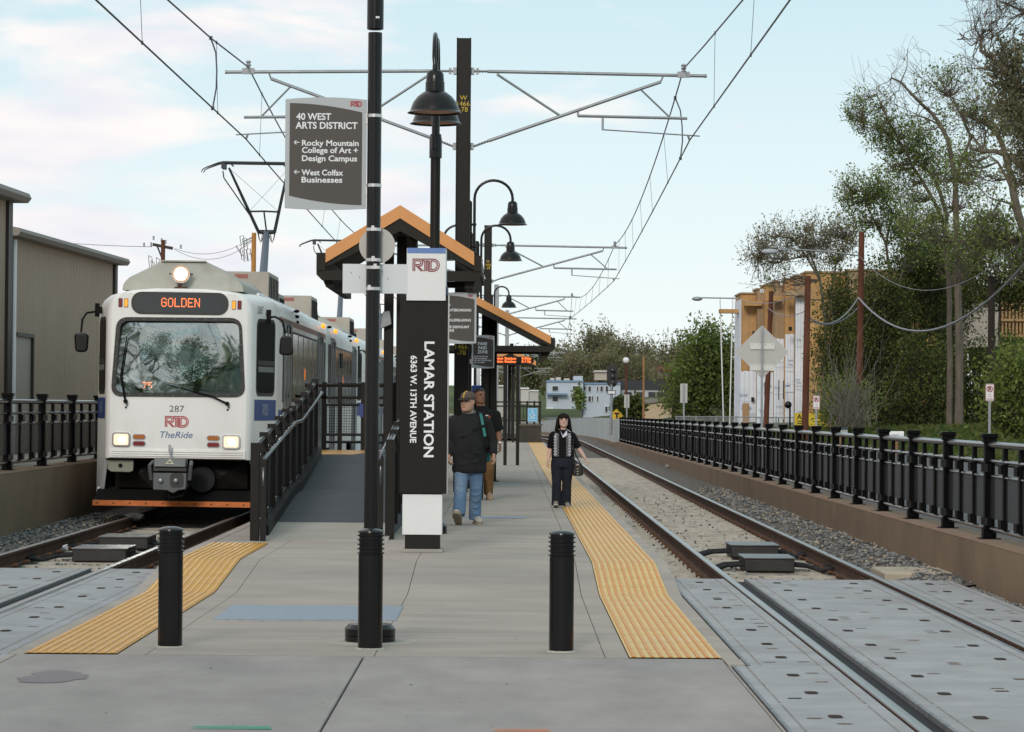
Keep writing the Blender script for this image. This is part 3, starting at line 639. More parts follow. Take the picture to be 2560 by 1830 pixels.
# ---- station pylon
PY = 28.7; b0 = at(1053, 1376, PY); px0, px1 = at(1000, 900, PY).x, at(1119, 900, PY).x; pxc = (px0 + px1) / 2; D = .36
t = thing('station_pylon', 'tall black station name pylon with white cap in mid platform', 'sign pylon', (pxc, PY, ZP))
zz = lambda py: at(1058, py, PY).z
m_ = MB(); m_.box(pxc - .21, pxc + .21, PY - .02, PY + D - .02, ZP, ZP + .035); m_.build('footing', M_RAMPC, t, bevel=.006)
xa, xb = at(1012, 1350, PY).x, at(1099, 1350, PY).x; m_ = MB(); m_.box(xa, xb, PY + .02, PY + D - .04, ZP + .035, zz(1337)); m_.build('plinth', M_BRZ, t, bevel=.004)
xa, xb = at(1006, 1280, PY).x, at(1105, 1280, PY).x; m_ = MB(); m_.box(xa, xb, PY, PY + D - .02, zz(1337), zz(1236)); m_.build('base_panel', M_WHT, t, bevel=.004)
m_ = MB(); z0, z1 = zz(1234), zz(737)
m_.box(px0, px1, PY - .02, PY + D, z0, z1); m_.build('body_panel', mat('pylon_black', (.0105, .0088, .0078), .42, var=.06, spec=.2), t, bevel=.006)
m_ = MB(); m_.box(px1 + .002, px1 + .008, PY - .015, PY + D - .005, z0, z1 + .0); m_.build('edge_strip', M_STEEL, t, smooth=False)
M_BLUE = mat('station_blue', (.10, .17, .36), .35)
cw0, cw1 = at(1017, 690, PY).x, at(1115, 690, PY).x; zc0, zc1 = zz(752), zz(634)
m_ = MB()
for xa, xb in ((px0 + .03, cw0 - .002), (cw1 + .002, px1 - .004)): m_.box(xa, xb, PY + .0, PY + D - .02, z1, z1 + .085)
m_.build('blue_collar', mat('station_blue_dark', (.05, .075, .16), .4), t, bevel=.004)
m_ = MB(); m_.prism([(cw0, PY - .05, zc0), (cw0, PY + D, zc0), (cw0, PY + D, zc1 + .055), (cw0, PY + .0, zc1 + .055), (cw0, PY - .05, zc1)], (cw1 - cw0, 0, 0)); m_.build('cap_panel', M_WHT, t, bevel=.004)
m_ = MB(); m_.quad((cw0 + .004, PY - .053, zc1 + .001), (cw1 - .004, PY - .053, zc1 + .001), (cw1 - .004, PY - .003, zc1 + .058), (cw0 + .004, PY - .003, zc1 + .058)); m_.build('blue_crown', M_BLUE, t, smooth=False)
m_ = MB(); q = at(1066, 663.5, PY); put_logo(m_, (q.x, PY - .05, q.z), .124, wd=.088); m_.build('logo', M_DRED, t, smooth=False)
m_ = MB(); q0, q1 = at(1074, 854, PY), at(1074, 1143, PY)
put_text(m_, 'LAMAR STATION', ((q0.x + q1.x) / 2 - .004, PY - .02, (q0.z + q1.z) / 2), q0.z - q1.z, .098, ux=(0, 0, -1), uy=(1, 0, 0), bold=.02)
q0, q1 = at(1034, 889, PY), at(1034, 1107, PY)
put_text(m_, '6363 W. 13TH AVENUE', ((q0.x + q1.x) / 2, PY - .02, (q0.z + q1.z) / 2), q0.z - q1.z, .062, ux=(0, 0, -1), uy=(1, 0, 0), bold=.02)
m_.build('lettering', M_SIGNW, t, smooth=False)
# ---- bell lamps
M_LAMPIN = mat('lamp_inside', (.62, .40, .30), .6)
def bell(t, c, k=1.0):
    """bell shade hanging with its rim centre at c"""
    m_ = MB(); pr = [(.012, .56), (.03, .56), (.032, .50), (.075, .485), (.098, .45), (.103, .39), (.105, .36), (.110, .355), (.112, .25), (.14, .235), (.20, .19), (.25, .125), (.275, .06), (.285, .025), (.312, .004), (.318, 0), (.306, 0), (.27, .03), (.22, .12), (.10, .2), (.0, .21)]
    m_.lathe([(r * k, z * k) for r, z in pr], c, 30); s = m_.build('lamp_shade', M_BLK, t, ang=30)
    m_ = MB(); m_.lathe([(.0, .19), (.19, .145), (.262, .022), (.268, .02), (.24, .1), (.11, .19), (.0, .20)][::1], (c[0], c[1], c[2]), 24) if k == 1 else m_.lathe([(.0, .19 * k), (.19 * k, .145 * k), (.262 * k, .022 * k), (.268 * k, .02 * k), (.11 * k, .195 * k), (0, .2 * k)], c, 24)
    m_.build('reflector', M_LAMPIN, s)
def goose(t, pole_top, c, r, k, axis):
    """swan-neck arm from the pole, over, down to the shade top"""
    d = Vector(axis); base = Vector(pole_top); top = Vector(c) + Vector((0, 0, .55 * k)); span = (top - base).dot(d); R_ = span / 2
    mid = base + d * R_; zt = max(base.z, top.z)
    pts = [base, Vector((base.x, base.y, zt))] + [Vector((mid.x, mid.y, zt)) + d * (-R_ * math.cos(a)) + Vector((0, 0, abs(R_) * math.sin(a) * .95)) for a in [math.pi * i / 14 for i in range(1, 14)]] + [Vector((top.x, top.y, zt)), top]
    m_ = MB(); m_.tube(pts, r, 10); m_.build('lamp_arm', M_BLK, t)
LY = 33.0; lx = at(1088, 500, LY).x
t = thing('platform_lamp', 'black twin bell lamp on the pole directly behind the white pylon cap', 'lamp', (lx, LY, ZP), 'black bell lamps along the platform')
m_ = MB(); m_.cyl((lx, LY, ZP), (lx, LY, at(1088, 380, LY).z), .058, n=20); m_.build('pole', M_BRZ, t)
zj = at(1088, 395, LY).z; m_ = MB(); m_.lathe([(.058, zj), (.075, zj), (.075, zj + .22), (.066, zj + .26), (.066, zj + .28), (.05, zj + .28)], (lx, LY, 0), 20); m_.cyl((lx - .02, LY - .08, zj + .1), (lx - .02, LY - .08, zj + .25), .028, n=10); m_.build('sleeve', M_BLK, t)
m_ = MB(); m_.cyl((lx, LY, zj + .28), (lx, LY, zj + .62), .048, n=16); m_.build('upper_pole', M_BLK, t)
m_ = MB(); m_.lathe([(0, 0), (.17, 0), (.17, .09), (.14, .13), (.06, .13)], (lx, LY, ZP), 28); m_.build('base_cover', M_BLK, t, ang=30)
for (px, py, yy) in ((1087, 283, LY - .87), (1090, 310, LY + .87)):
    c = at(px, py, yy); bell(t, c); goose(t, (lx, LY, zj + .6), c, .026, 1.0, (0, -1 if yy < LY else 1, 0))
def side_lamp(Y, pxp, pxl, pyr, left, k, lab):
    c = at(pxl, pyr, Y); x = at(pxp, pyr, Y).x
    t = thing('platform_lamp', lab, 'lamp', (x, Y, ZP), 'black bell lamps along the platform')
    m_ = MB(); m_.cyl((x - .10, Y, ZP), (x - .10, Y, c.z + .45 * k), .055, n=14); m_.sphere((x - .10, Y, c.z + .45 * k), .055, 10, 6); m_.build('pole', M_BRZ, t)
    m_ = MB(); m_.cyl((x, Y, c.z - 1.1), (x, Y, c.z + .5), .028, n=10); m_.sphere((x, Y, c.z - .55), .05, 10, 6); m_.build('lamp_stem', M_BLK, t)
    m_ = MB()
    for dz in (-.42, .0): m_.cyl((x - .1, Y, c.z + dz), (x + .03, Y, c.z + dz), .022, n=8); m_.sphere((x, Y, c.z + dz), .042, 8, 6)
    m_.build('collar', M_BLK, t)
    bell(t, c, k); goose(t, (x, Y, c.z + .45), c, .027, k, (1, 0, 0))
    if left:
        c2 = Vector((2 * (x - .1) - c.x, Y, c.z)); bell(t, c2, k); goose(t, (x - .2, Y, c.z + .45), c2, .027, k, (-1, 0, 0))
        m_ = MB(); m_.cyl((x - .2, Y, c.z - 1.1), (x - .2, Y, c.z + .5), .028, n=10); m_.build('lamp_stem', M_BLK, t)
side_lamp(54, 1186, 1281, 562, False, .92, 'second bell lamp, hanging high right of the numbered black pole')
side_lamp(65, 1203, 1276, 652, True, .9, 'third bell lamp, hanging just below the second')
side_lamp(96, 1236, 1272, 769, False, .88, 'smallest bell lamp, hanging above the second orange roof')
# ---- overhead line poles with cantilevers
def insul(m_, a, b, r=.022, n=6):
    a, b = Vector(a), Vector(b); pts, rr = [], []
    for i in range(n * 2 + 1): pts.append(a.lerp(b, i / (n * 2))); rr.append(r * (1.5 if i % 2 else .8))
    m_.tube(pts, rr, 8)
def ocs(Y, x, ztop, ztube, zlow, wires, lab, pole_mat, nums=None, w=.254, k=1.0):
    """wires: (messenger x, tube end x, knuckle x/z, brace, registration arm ...) per side in metres from the pole"""
    t = thing('overhead_line_pole', lab, 'utility pole', (x, Y, 0), 'overhead line poles of the tram line')
    m_ = MB(); h = w / 2; m_.box(x - h, x - h + .018, Y - h, Y + h, -.3, ztop); m_.box(x + h - .018, x + h, Y - h, Y + h, -.3, ztop); m_.box(x - h + .018, x + h - .018, Y - h * .82, Y - h * .82 + .014, -.3, ztop - .006)
    m_.build('pole', pole_mat, t, smooth=False)
    for s in (-1, 1):
        xm, zc, xc = wires[s]                      # messenger offset, contact wire height and offset
        E = xm + .38
        P = lambda d, z: (x + s * d, Y, z)
        m_ = MB(); r = .030 * k
        m_.cyl(P(.42, ztube), P(E, ztube - .05), r, n=10); m_.cyl(P(E - .02, ztube - .05), P(E + .03, ztube - .05), r * 1.1, n=10)
        insul(m_, P(.17, ztube), P(.44, ztube), .018 * k); m_.cbox(P(.15, ztube), (.07, .10, .12)); m_.cbox(P(.24, ztube), (.05, .03, .11))
        m_.build('top_tube', M_GALV, t)
        zl = zlow; a = Vector(P(.44, zl + .10)); bb = Vector(P(xm - .40, ztube - .16))
        m_ = MB(); m_.cyl(a, bb, r, n=10); insul(m_, P(.18, zl), a, .018 * k); m_.cbox(P(.15, zl), (.07, .10, .12)); m_.cyl(bb, P(xm - .36, ztube - .05), .018 * k, n=6); m_.build('cantilever_tube', M_GALV, t)
        u = lambda f: a.lerp(bb, f)
        m_ = MB(); q = u(.42); m_.cyl(P(.56 if False else .60, ztube - .06), q, .022 * k, n=8); m_.cyl(P(.60, ztube), P(.60, ztube - .08), .02 * k, n=6); m_.build('brace_tube', M_GALV, t)
        q = u(.52); zr_ = zc + .40; m_ = MB(); e = xm + .07
        m_.cyl((q.x, Y, zr_ + .01), P(e + .0, zr_ - .02), .026 * k, n=8); m_.cyl(q, (q.x, Y, zr_), .018 * k, n=6); qq = u(.88)
        m_.cyl(qq, P(e - .30, zr_ - .01), .018 * k, n=6); m_.build('registration_tube', M_GALV, t)
        m_ = MB(); f = xm - 1.42; m_.cyl(P(f, zr_), P(f, zr_ - .24), .020 * k, n=6); m_.cyl(P(f, zr_ - .23), P(xc + .18, zc + .07), .013 * k, n=6); m_.cyl(P(xc - .03, zc + .08), P(xc, zc), .022 * k, n=6); m_.build('steady_arm', M_GALV, t)
        m_ = MB(); m_.cbox(P(xm, ztube - .03), (.22, .07, .10)); insul(m_, P(xm, ztube), P(xm, ztube + .16), .035 * k, 3); m_.build('insulator', mat('insulator_grey', (.33, .34, .35), .5), t)
    if nums:
        m_ = MB()
        for s_, dx, z, hh in nums: put_text(m_, s_, (x + dx, Y - h * .82 - .001, z), None, hh)
        m_.build('lettering', M_YEL, t, smooth=False)
    return t
OY = 49.3; ox = at(1157, 500, OY).x; g = lambda py: at(1157, py, OY).z
num1 = [('W', 0, g(246), .085), ('1466', 0, g(260.5), .085), ('-78', 0, g(275), .085), ('W', 0, g(852), .085), ('1466', 0, g(867), .085), ('-78', 0, g(882), .085)]
wl = lambda px, py, Y, x: (abs(at(px, py, Y).x - x), at(px, py, Y).z)
ocs(OY, ox, g(96), g(178), g(366), {1: (wl(1709, 178, OY, ox)[0], at(1724, 350, OY).z, wl(1724, 350, OY, ox)[0]), -1: (wl(621, 172, OY, ox)[0], at(615, 347, OY).z, wl(615, 347, OY, ox)[0])}, 'tall black overhead line pole with yellow number 1466-78', M_BRZ, num1)
O2 = 93.0; x2 = at(1220, 640, O2).x; g2 = lambda py: at(1220, py, O2).z
ocs(O2, x2, g2(563), g2(613), g2(703), {1: (wl(1537, 616, O2, x2)[0], at(1535, 702, O2).z, wl(1535, 702, O2, x2)[0]), -1: (4.0, at(1535, 702, O2).z, 4.0)}, 'second black overhead line pole, behind the hanging bell lamps', M_BRZ, [('W', 0, g2(654), .085), ('1466', 0, g2(662), .085), ('-38', 0, g2(670), .085)], k=1.15)
O3 = 146.0; x3 = at(1241.5, 720, O3).x; g3 = lambda py: at(1241, py, O3).z
ocs(O3, x3, g3(711), g3(739), g3(792), {1: (wl(1430, 741, O3, x3)[0], at(1424, 796, O3).z, wl(1424, 796, O3, x3)[0]), -1: (4.0, at(1424, 796, O3).z, 4.0)}, 'grey overhead line pole rising above the second orange roof', M_GALV, k=1.3)
for (Y, pxp, pyt, pyt2, pyl, pxm, pyc, lab) in ((188, 1268, 838, 794, 838, 1426, 836, 'thin grey overhead line pole seen past the fare zone sign'), (300, 1298, 865, 880, 897, 1405, 903, 'small distant overhead line pole with arms before the wooded hill'), (350, 1299, 895, 920, 942, 1372, 938, 'smallest distant overhead line pole, low above the far ramp railing')):
    x4 = at(pxp, 800, Y).x; g4 = lambda py: at(pxp, py, Y).z
    ocs(Y, x4, max(g4(pyt), g4(pyt2) + .5), g4(pyt2), g4(pyl), {1: (wl(pxm, pyt2, Y, x4)[0], g4(pyc), wl(pxm, pyt2, Y, x4)[0] + .1), -1: (3.6, g4(pyc), 3.6)}, lab, M_GALV, k=1.5)
# ---- overhead wires
def wire(name, pts, r, lab, cat='overhead wire', group='overhead tram wires', n=5):
    m_ = MB(); m_.tube(pts, r, n); o = m_.build(name, M_WIRE, None); return tag(o, lab, cat, group)
def sag(p, q, d, n=18): p, q = Vector(p), Vector(q); return [p.lerp(q, i / n) - Vector((0, 0, d * 4 * (i / n) * (1 - i / n))) for i in range(n + 1)]
Rm1, Rc1 = at(1709, 172, OY), at(1724, 351, OY); Lm1, Lc1 = at(621, 168, OY), at(615.5, 348, OY)
Rm2, Rc2 = at(1537, 612, O2), at(1535, 702, O2); Rm3, Rc3 = at(1430, 738, O3), at(1424, 797, O3)
RmN, RcN = at(1857, 0, 39.1), at(1975, 0, 32.5); LmN, LcN = at(420, 0, 39.0), at(240.5, 0, 32.5)
ext = lambda p, q, k: p + (p - q) * k
Rm = [ext(RmN, Rm1, 1.0) + Vector((0, 0, .15)), RmN, at(1760, 115, 46), Rm1] + sag(Rm1, Rm2, .55)[1:] + sag(Rm2, Rm3, .7)[1:]
Rc = [ext(RcN, Rc1, 1.0), RcN, Rc1] + [Vector(p) for p in sag(Rc1, Rc2, .06)][1:] + sag(Rc2, Rc3, .05)[1:]
W4 = [at(1426, 796, 188), at(1405, 881, 300), at(1372, 921, 350)]; C4 = [at(1427, 836, 188), at(1408, 905, 300), at(1375, 938, 350)]
wire('messenger_wire', Rm + W4, .0135, 'upper overhead wire above the empty right track'); wire('contact_wire', Rc + C4, .0135, 'lower overhead wire above the empty right track')
Lm = [ext(LmN, Lm1, 1.2) + Vector((0, 0, .15)), LmN, at(527, 95, 44.2), Lm1] + sag(Lm1, Vector((-4.6, O2, Rm2.z)), .6)[1:] + sag(Vector((-4.6, O2, Rm2.z)), Vector((-4.6, O3, Rm3.z)), .6)[1:]
Lc = [ext(LcN, Lc1, 1.2), LcN, Lc1] + sag(Lc1, Vector((-4.75, O2, Rc2.z + .15)), .05)[1:] + [Vector((-4.75, O3, Rc3.z))]
wire('messenger_wire', Lm, .0135, 'upper overhead wire above the train'); wire('contact_wire', Lc, .0135, 'lower overhead wire that the train pantograph touches')
def on(path, y):
    for a, b in zip(path[:-1], path[1:]):
        if a.y <= y <= b.y: return a.lerp(b, (y - a.y) / (b.y - a.y))
def dropper(y, mp, cp, r, nm, side):
    a, b = on(mp, y), on(cp, y); m_ = MB()
    mid = a.lerp(b, .5) + (Vector((.08, 0, .05)) if r > .008 else Vector((0, 0, 0)))
    m_.tube([a, a.lerp(mid, .5) + (mid - a.lerp(b, .5)) * .4, mid, b.lerp(mid, .5) + (mid - a.lerp(b, .5)) * .3, b], r, 5); m_.cbox(a, (.05, .07, .06) if r > .008 else (.025, .04, .05)); m_.cbox(b, (.05, .07, .06) if r > .008 else (.025, .04, .05))
    o = m_.build(nm, M_WIRE, None); tag(o, ('thick jumper cable' if r > .008 else 'thin dropper wire') + ' hanging between the overhead wires above the ' + side, 'dropper wire', 'dropper wires above the ' + side + (' jumper' if r > .008 else ''))
dropper(44.2, Lm, Lc, .013, 'jumper_cable', 'train'); dropper(52.3, Rm, Rc, .013, 'jumper_cable', 'empty track')
for y in (36.3, 44.9, 52, 58, 64, 70, 76): dropper(y, Lm, Lc, .0045, 'dropper_wire', 'train')
for y in (37.5, 43.8, 57, 64, 70, 76, 82, 88): dropper(y, Rm, Rc, .0045, 'dropper_wire', 'empty track')
for y in (98, 106, 114, 122, 130, 138): dropper(y, Rm, Rc, .006, 'dropper_wire', 'empty track')
# ---- canopies
def canopy(Y, px_l, px_r, px_ap, py_ap, py_el, py_er, band_px, py_beam_t, py_beam_b, gl, gr, depth, lab, cols, zc0, ventpx=None):
    """gable canopy drawn from its front outline at distance Y"""
    A = at(px_ap, py_ap, Y); El, Er = at(px_l, py_el, Y), at(px_r, py_er, Y); bh = band_px / sx_(Y)
    t = thing('canopy', lab, 'platform canopy', (A.x, Y, zc0), 'orange edged platform canopies')
    o3 = lambda v, dz: (v.x, Y, v.z + dz)
    for s, E in ((0, El), (1, Er)):
        m_ = MB(); m_.prism([o3(A, 0), o3(E, 0), o3(E, -bh), o3(A, -bh)], (0, .05, 0)); m_.build('fascia', M_ORANGE, t, smooth=False)
        m_ = MB(); m_.prism([(A.x, Y + .052, A.z - .02), (E.x, Y + .052, E.z - .02), (E.x, Y + .052, E.z - .12), (A.x, Y + .052, A.z - .12)], (0, depth - .1, 0)); m_.build('roof_panel', M_BRZ2, t, smooth=False)
        m_ = MB(); d = (E - A).normalized(); lo = -bh - .004; rh = bh * .95
        m_.prism([(A.x, Y + .03, A.z + lo), (E.x, Y + .03, E.z + lo), (E.x, Y + .03, E.z + lo - rh * .35), (A.x, Y + .03, A.z + lo - rh)], (0, .12, 0)); m_.build('rafter', M_BRZ2, t, smooth=False)
    bt, bb = at(px_l, py_beam_t, Y).z, at(px_l, py_beam_b, Y).z; gL, gR = at(gl, 700, Y).x, at(gr, 700, Y).x; c = (bt - bb) * .55
    m_ = MB(); m_.prism([(gL, Y + .02, bt), (gR, Y + .02, bt), (gR, Y + .02, bb + c), (gR - c, Y + .02, bb), (gL + c, Y + .02, bb), (gL, Y + .02, bb + c)], (0, .14, 0)); m_.build('tie_beam', M_BRZ2, t, smooth=False)
    for s, E, gx in ((-1, El, gL), (1, Er, gR)):
        m_ = MB(); m_.prism([(E.x + s * .002, Y - .0, E.z - bh * .25), (gx, Y, E.z - bh * .25), (gx, Y, bt - .004), (E.x + s * .002, Y, bt - .004)], (0, depth, 0)); m_.build('gutter', M_BRZ2, t, smooth=False)
        m_ = MB(); m_.prism([(gx - s * .03, Y + .18, bt - .01), (gx - s * .26, Y + .18, bt - .01), (gx - s * .26, Y + .18, bb - .10), (gx - s * .14, Y + .18, bb - .10)], (0, depth - .3, 0)); m_.build('side_beam', M_BRZ2, t, smooth=False)
    m_ = MB(); m_.box(A.x - .11, A.x + .11, Y + .16, Y + depth, A.z - bh * 2.1, A.z - bh * 1.2); m_.build('ridge_beam', M_BRZ2, t, smooth=False)
    m_ = MB(); m_.box(gL + .2, gR - .2, Y + depth * .55, Y + depth * .55 + .2, bb + .02, bb + .12); m_.build('cross_beam', M_BRZ, t, smooth=False)
    for cx, cy in cols:
        m_ = MB(); m_.box(cx - .075, cx + .075, Y + cy - .075, Y + cy + .075, zc0, A.z - bh * 2.1); m_.box(cx - .14, cx + .14, Y + cy - .1, Y + cy + .1, zc0, zc0 + .02); m_.build('column', M_BRZ, t, bevel=.01)
    return t, gR, bt, bb
C1Y = 43.6; ccx = at(1000, 600, C1Y).x
t, gR, bt, bb = canopy(C1Y, 814, 1185.5, 1000.6, 512.5, 623.5, 630.5, 33, 675, 700, 790.5, 1203, 5.2, 'nearest orange edged gable canopy, behind the tall lamp post', [(at(972, 800, C1Y + 1.2).x, 1.2), (at(1003, 800, C1Y + 1.2).x, 1.2), (ccx - .1, 4.2), (ccx + .13, 4.2)], ZP)
m_ = MB(); a = at(1203, 640, C1Y); m_.prism([(a.x, C1Y, a.z), (a.x + .035, C1Y, a.z - .25), (a.x + .07, C1Y, a.z - .36), (a.x + .055, C1Y, at(1203, 697, C1Y).z)], (0, .01, 0)); m_.build('end_cap', M_WHT, t, smooth=False)
m_ = MB(); q = at(965, 795, C1Y + 1.0); m_.prism([(q.x - .10, q.y, q.z - .18), (q.x + .09, q.y, q.z - .10), (q.x + .06, q.y, q.z + .12), (q.x - .05, q.y, q.z + .10)], (0, .1, 0)); m_.build('loudspeaker', M_GALV, t, bevel=.01)
C2Y = 53.0
t, *_ = canopy(C2Y, 1012, 1377, 1156, 722, 799, 840, 20, 862, 877, 1004, 1389, 6.0, 'middle orange edged gable canopy behind the brown signs', [(at(1213, 900, C2Y + 3).x, 3.0), (at(1233, 900, C2Y + 3).x, 3.2), (at(1213, 900, C2Y + 3).x, 5.0)], ZP)
C3Y = 128.0
t, *_ = canopy(C3Y, 1212, 1340, 1276, 872, 899, 903, 11, 903, 911, 1205, 1347, 6.0, 'farthest small orange edged canopy, over the distant ramp', [(at(1263, 900, C3Y + 1).x, 1.0), (at(1283, 900, C3Y + 1).x, 1.0), (at(1274, 900, C3Y + 4).x, 4.0)], ZP)
# ---- departure board
BY = 72.0; a, b = at(1226, 891, BY), at(1334, 908, BY)
t = thing('departure_board', 'black departure board with orange letters under the middle canopy', 'display board', (a.x, BY, a.z))
m_ = MB(); m_.box(a.x, b.x, BY, BY + .18, b.z, a.z); m_.build('housing', M_BLK, t, bevel=.01)
m_ = MB(); M_LED = mat('orange_led', (.3, .06, .01), .5, emit=(1.0, .16, .03), estr=2.2)
for s, x0, x1, py in (('Union Station', 1233, 1290, 895.5), ('6:06p', 1304, 1328, 895.5), ('Union Station', 1233, 1290, 903), ('6:13p', 1304, 1328, 903)):
    q0, q1 = at(x0, py, BY), at(x1, py, BY); put_text(m_, s, (q0.x, BY - .001, q0.z), q1.x - q0.x, .062, anchor='l', bold=.02)
m_.build('led_lettering', M_LED, t, smooth=False)
m_ = MB(); m_.cyl((at(1279, 880, BY).x, BY + .09, a.z), (at(1279, 880, BY).x, BY + .09, 3.3), .05); m_.build('hanger', M_BRZ, t)
m_ = MB(); xm = at(1280, 900, BY).x
for s in (-1, 1): m_.box(xm + s * .16 - .045, xm + s * .16 + .045, BY + .05, BY + .14, ZP, b.z)
m_.build('support', M_BRZ, t, smooth=False)
# ---- brown rule signs
def rule_sign(Y, pxl, pxr, pyt, pyb, lab, lines, polepx):
    a, b = at(pxl, (pyt + pyb) / 2, Y), at(pxr, (pyt + pyb) / 2, Y); zt, zb = at(pxr, pyt, Y).z, at(pxr, pyb, Y).z; W_, H_ = b.x - a.x, zt - zb; cx, cz = (a.x + b.x) / 2, (zt + zb) / 2
    t = thing('station_sign', lab, 'sign', (cx, Y, ZP), 'brown station signs'); L = []
    for s, x0, x1, py, hp, an in lines:
        q0, q1 = at(x0, py, Y), at(x1, py, Y); xx = {'l': q0.x, 'c': (q0.x + q1.x) / 2, 'r': q1.x}[an]; L.append((s, (xx - cx) / W_, (q0.z - cz) / H_, (q1.x - q0.x) / W_, hp / sx_(Y) / H_, an))
    m_ = sign_board(t, (cx, Y, cz), W_, H_, L, None, .05); m_.build('lettering', M_SIGNW, t, smooth=False)
    m_ = MB(); q = at(pxr - (pxr - pxl) * .16, pyt + (pyb - pyt) * .045, Y); put_logo(m_, (q.x, Y, q.z), W_ * .062, wd=.11); m_.build('logo', M_RED, t, smooth=False)
    xp = at(polepx, 900, Y).x; m_ = MB(); m_.cyl((xp, Y + .05, ZP), (xp, Y + .05, cz + H_ * .5), .04, n=12); m_.build('post', M_BRZ, t)
    for f in (.3, -.3): bracket(t, xp, cx - W_ * .48 if xp < cx else cx + W_ * .48, Y + .01, cz + f * H_)
rule_sign(44, 1101, 1191, 734, 858, 'brown and grey no skateboarding rules sign half hidden by the pylon', [('NO', 1114, 1126, 762, 5, 'l'), ('SKATEBOARDING', 1116, 1178, 775, 6.2, 'l'), ('NO', 1114, 1126, 788, 5, 'l'), ('ROLLERBLADING', 1116, 1177, 800, 6.2, 'l'), ('PLEASE DISMOUNT', 1104, 1173.5, 817, 6.2, 'l'), ('BIKE', 1116, 1135, 826, 6.0, 'l')], 1094)
rule_sign(51.2, 1180, 1236, 840, 920, 'small brown and grey fare paid zone sign beside the middle canopy', [('FARE', 1195, 1218, 859, 7.5, 'c'), ('PAID', 1196, 1217, 869.5, 7.5, 'c'), ('ZONE', 1194, 1219, 879.5, 7.5, 'c'), ('VALID TICKET OR', 1184, 1220, 891, 3.2, 'l'), ('PASS REQUIRED', 1184, 1218, 896, 3.2, 'l'), ('WITHIN THE STATION', 1184, 1228, 901, 3.2, 'l'), ('CRS 18-4-802', 1184, 1211, 906, 3.2, 'l')], 1174)
# ticket machine and white post
TY = 60.0; a, b = at(1180, 963, TY), at(1207, 963, TY)
t = thing('ticket_machine', 'blue topped ticket machine behind the man in the black shirt', 'ticket machine', ((a.x + b.x) / 2, TY, ZP))
m_ = MB(); m_.box(a.x, b.x, TY, TY + .3, a.z - .2, a.z); m_.build('hood', mat('machine_blue', (.05, .11, .42), .4), t, bevel=.02)
m_ = MB(); m_.box(a.x + .02, b.x - .02, TY + .03, TY + .5, ZP, a.z - .2); m_.build('cabinet', mat('machine_grey', (.30, .31, .33), .5), t, bevel=.02)
m_ = MB(); m_.box(a.x + .05, b.x - .05, TY + .022, TY + .03, a.z - .55, a.z - .3); m_.build('screen', M_BLK, t, smooth=False)
q = at(1196, 920, 62); t = thing('white_post', 'slim white square post above the blue ticket machine', 'post', (q.x, 62, ZP)); m_ = MB(); m_.box(q.x - .04, q.x + .04, 62, 62.08, ZP, 2.6); m_.build('post', M_WHT, t, bevel=.005); m_ = MB(); m_.box(q.x - .055, q.x + .055, 61.985, 62.095, 2.6, 2.64); m_.build('cap', M_WHT, t, bevel=.005)
for px, Y, rr, lab in ((1219, 57.0, .075, 'black square steel post standing behind the far man'),):
    x = at(px, 900, Y).x; t = thing('steel_post', lab, 'post', (x, Y, ZP)); m_ = MB(); m_.box(x - .13, x + .13, Y, Y + .2, ZP, 3.2); m_.build('post', M_BRZ, t, bevel=.01); m_ = MB(); m_.box(x - .2, x + .2, Y - .06, Y + .26, ZP, ZP + .03); m_.build('base_plate', M_BRZ, t)
# ---- high block ramps
M_RAMPD = mat('ramp_dark_coating', (.082, .088, .098), .75, var=.10, vscale=1.8, bump=.15, bscale=70, stretch=(.3, 1, 1))
RXL, RXR = -2.80, -1.33; RY0, RY1, RY2, RZ = 31.0, 40.2, 45.4, .945
def rz_(y):
    if y <= RY0: return ZP
    if y < 35.4: return ZP + (y - RY0) * .0853
    if y < 36.6: return rz_(35.399) + (y - 35.4) * .02
    if y < RY1: return rz_(36.599) + (y - 36.6) * (RZ - rz_(36.599)) / (RY1 - 36.6)
    return RZ
t = thing('access_ramp', 'dark coated wheelchair ramp between black railings beside the train', 'ramp', ((RXL + RXR) / 2, RY0, ZP))
def slab(ya, yb, xa, xb, m__, nm, lift=0):
    m_ = MB(); cuts = sorted(set([ya, yb] + [c for c in (35.4, 36.6, RY1) if ya < c < yb]))
    m_.loft([[(xa, y, ZP - .05), (xb, y, ZP - .05), (xb, y, rz_(y) + lift + .001), (xa, y, rz_(y) + lift + .001)] for y in cuts]); return m_.build(nm, m__, t, smooth=False)
slab(RY0, 32.6, RXL, RXR, M_RAMPC, 'ramp_apron'); slab(32.604, RY2, RXL, RXR, M_RAMPD, 'ramp_deck'); slab(RY1, RY2, PXL, RXL - .004, M_RAMPD, 'landing')
for xa, xb in ((RXL + .07, RXL + .16),):
    m_ = MB(); m_.loft([[(xa - .05, y, rz_(y)), (xa + .05, y, rz_(y)), (xa + .05, y, rz_(y) + .03 + .09), (xa - .05, y, rz_(y) + .12)] for y in (31.4, 35.4, 36.6, RY1)]); m_.build('kerb', M_BRZ, t, smooth=False)
m_ = MB(); xa, xb = PXL + .04, at(862, 1140, RY1 + 2).x; m_.add([(PXL + .05, RY1 + .7, RZ + .006), (-2.28, RY1 + .7, RZ + .006), (-1.95, RY2 - .3, RZ + .006), (PXL + .05, RY2 - .3, RZ + .006)], [(0, 1, 2, 3)]); m_.build('tactile_mat', M_TBAR_L, t, smooth=False)
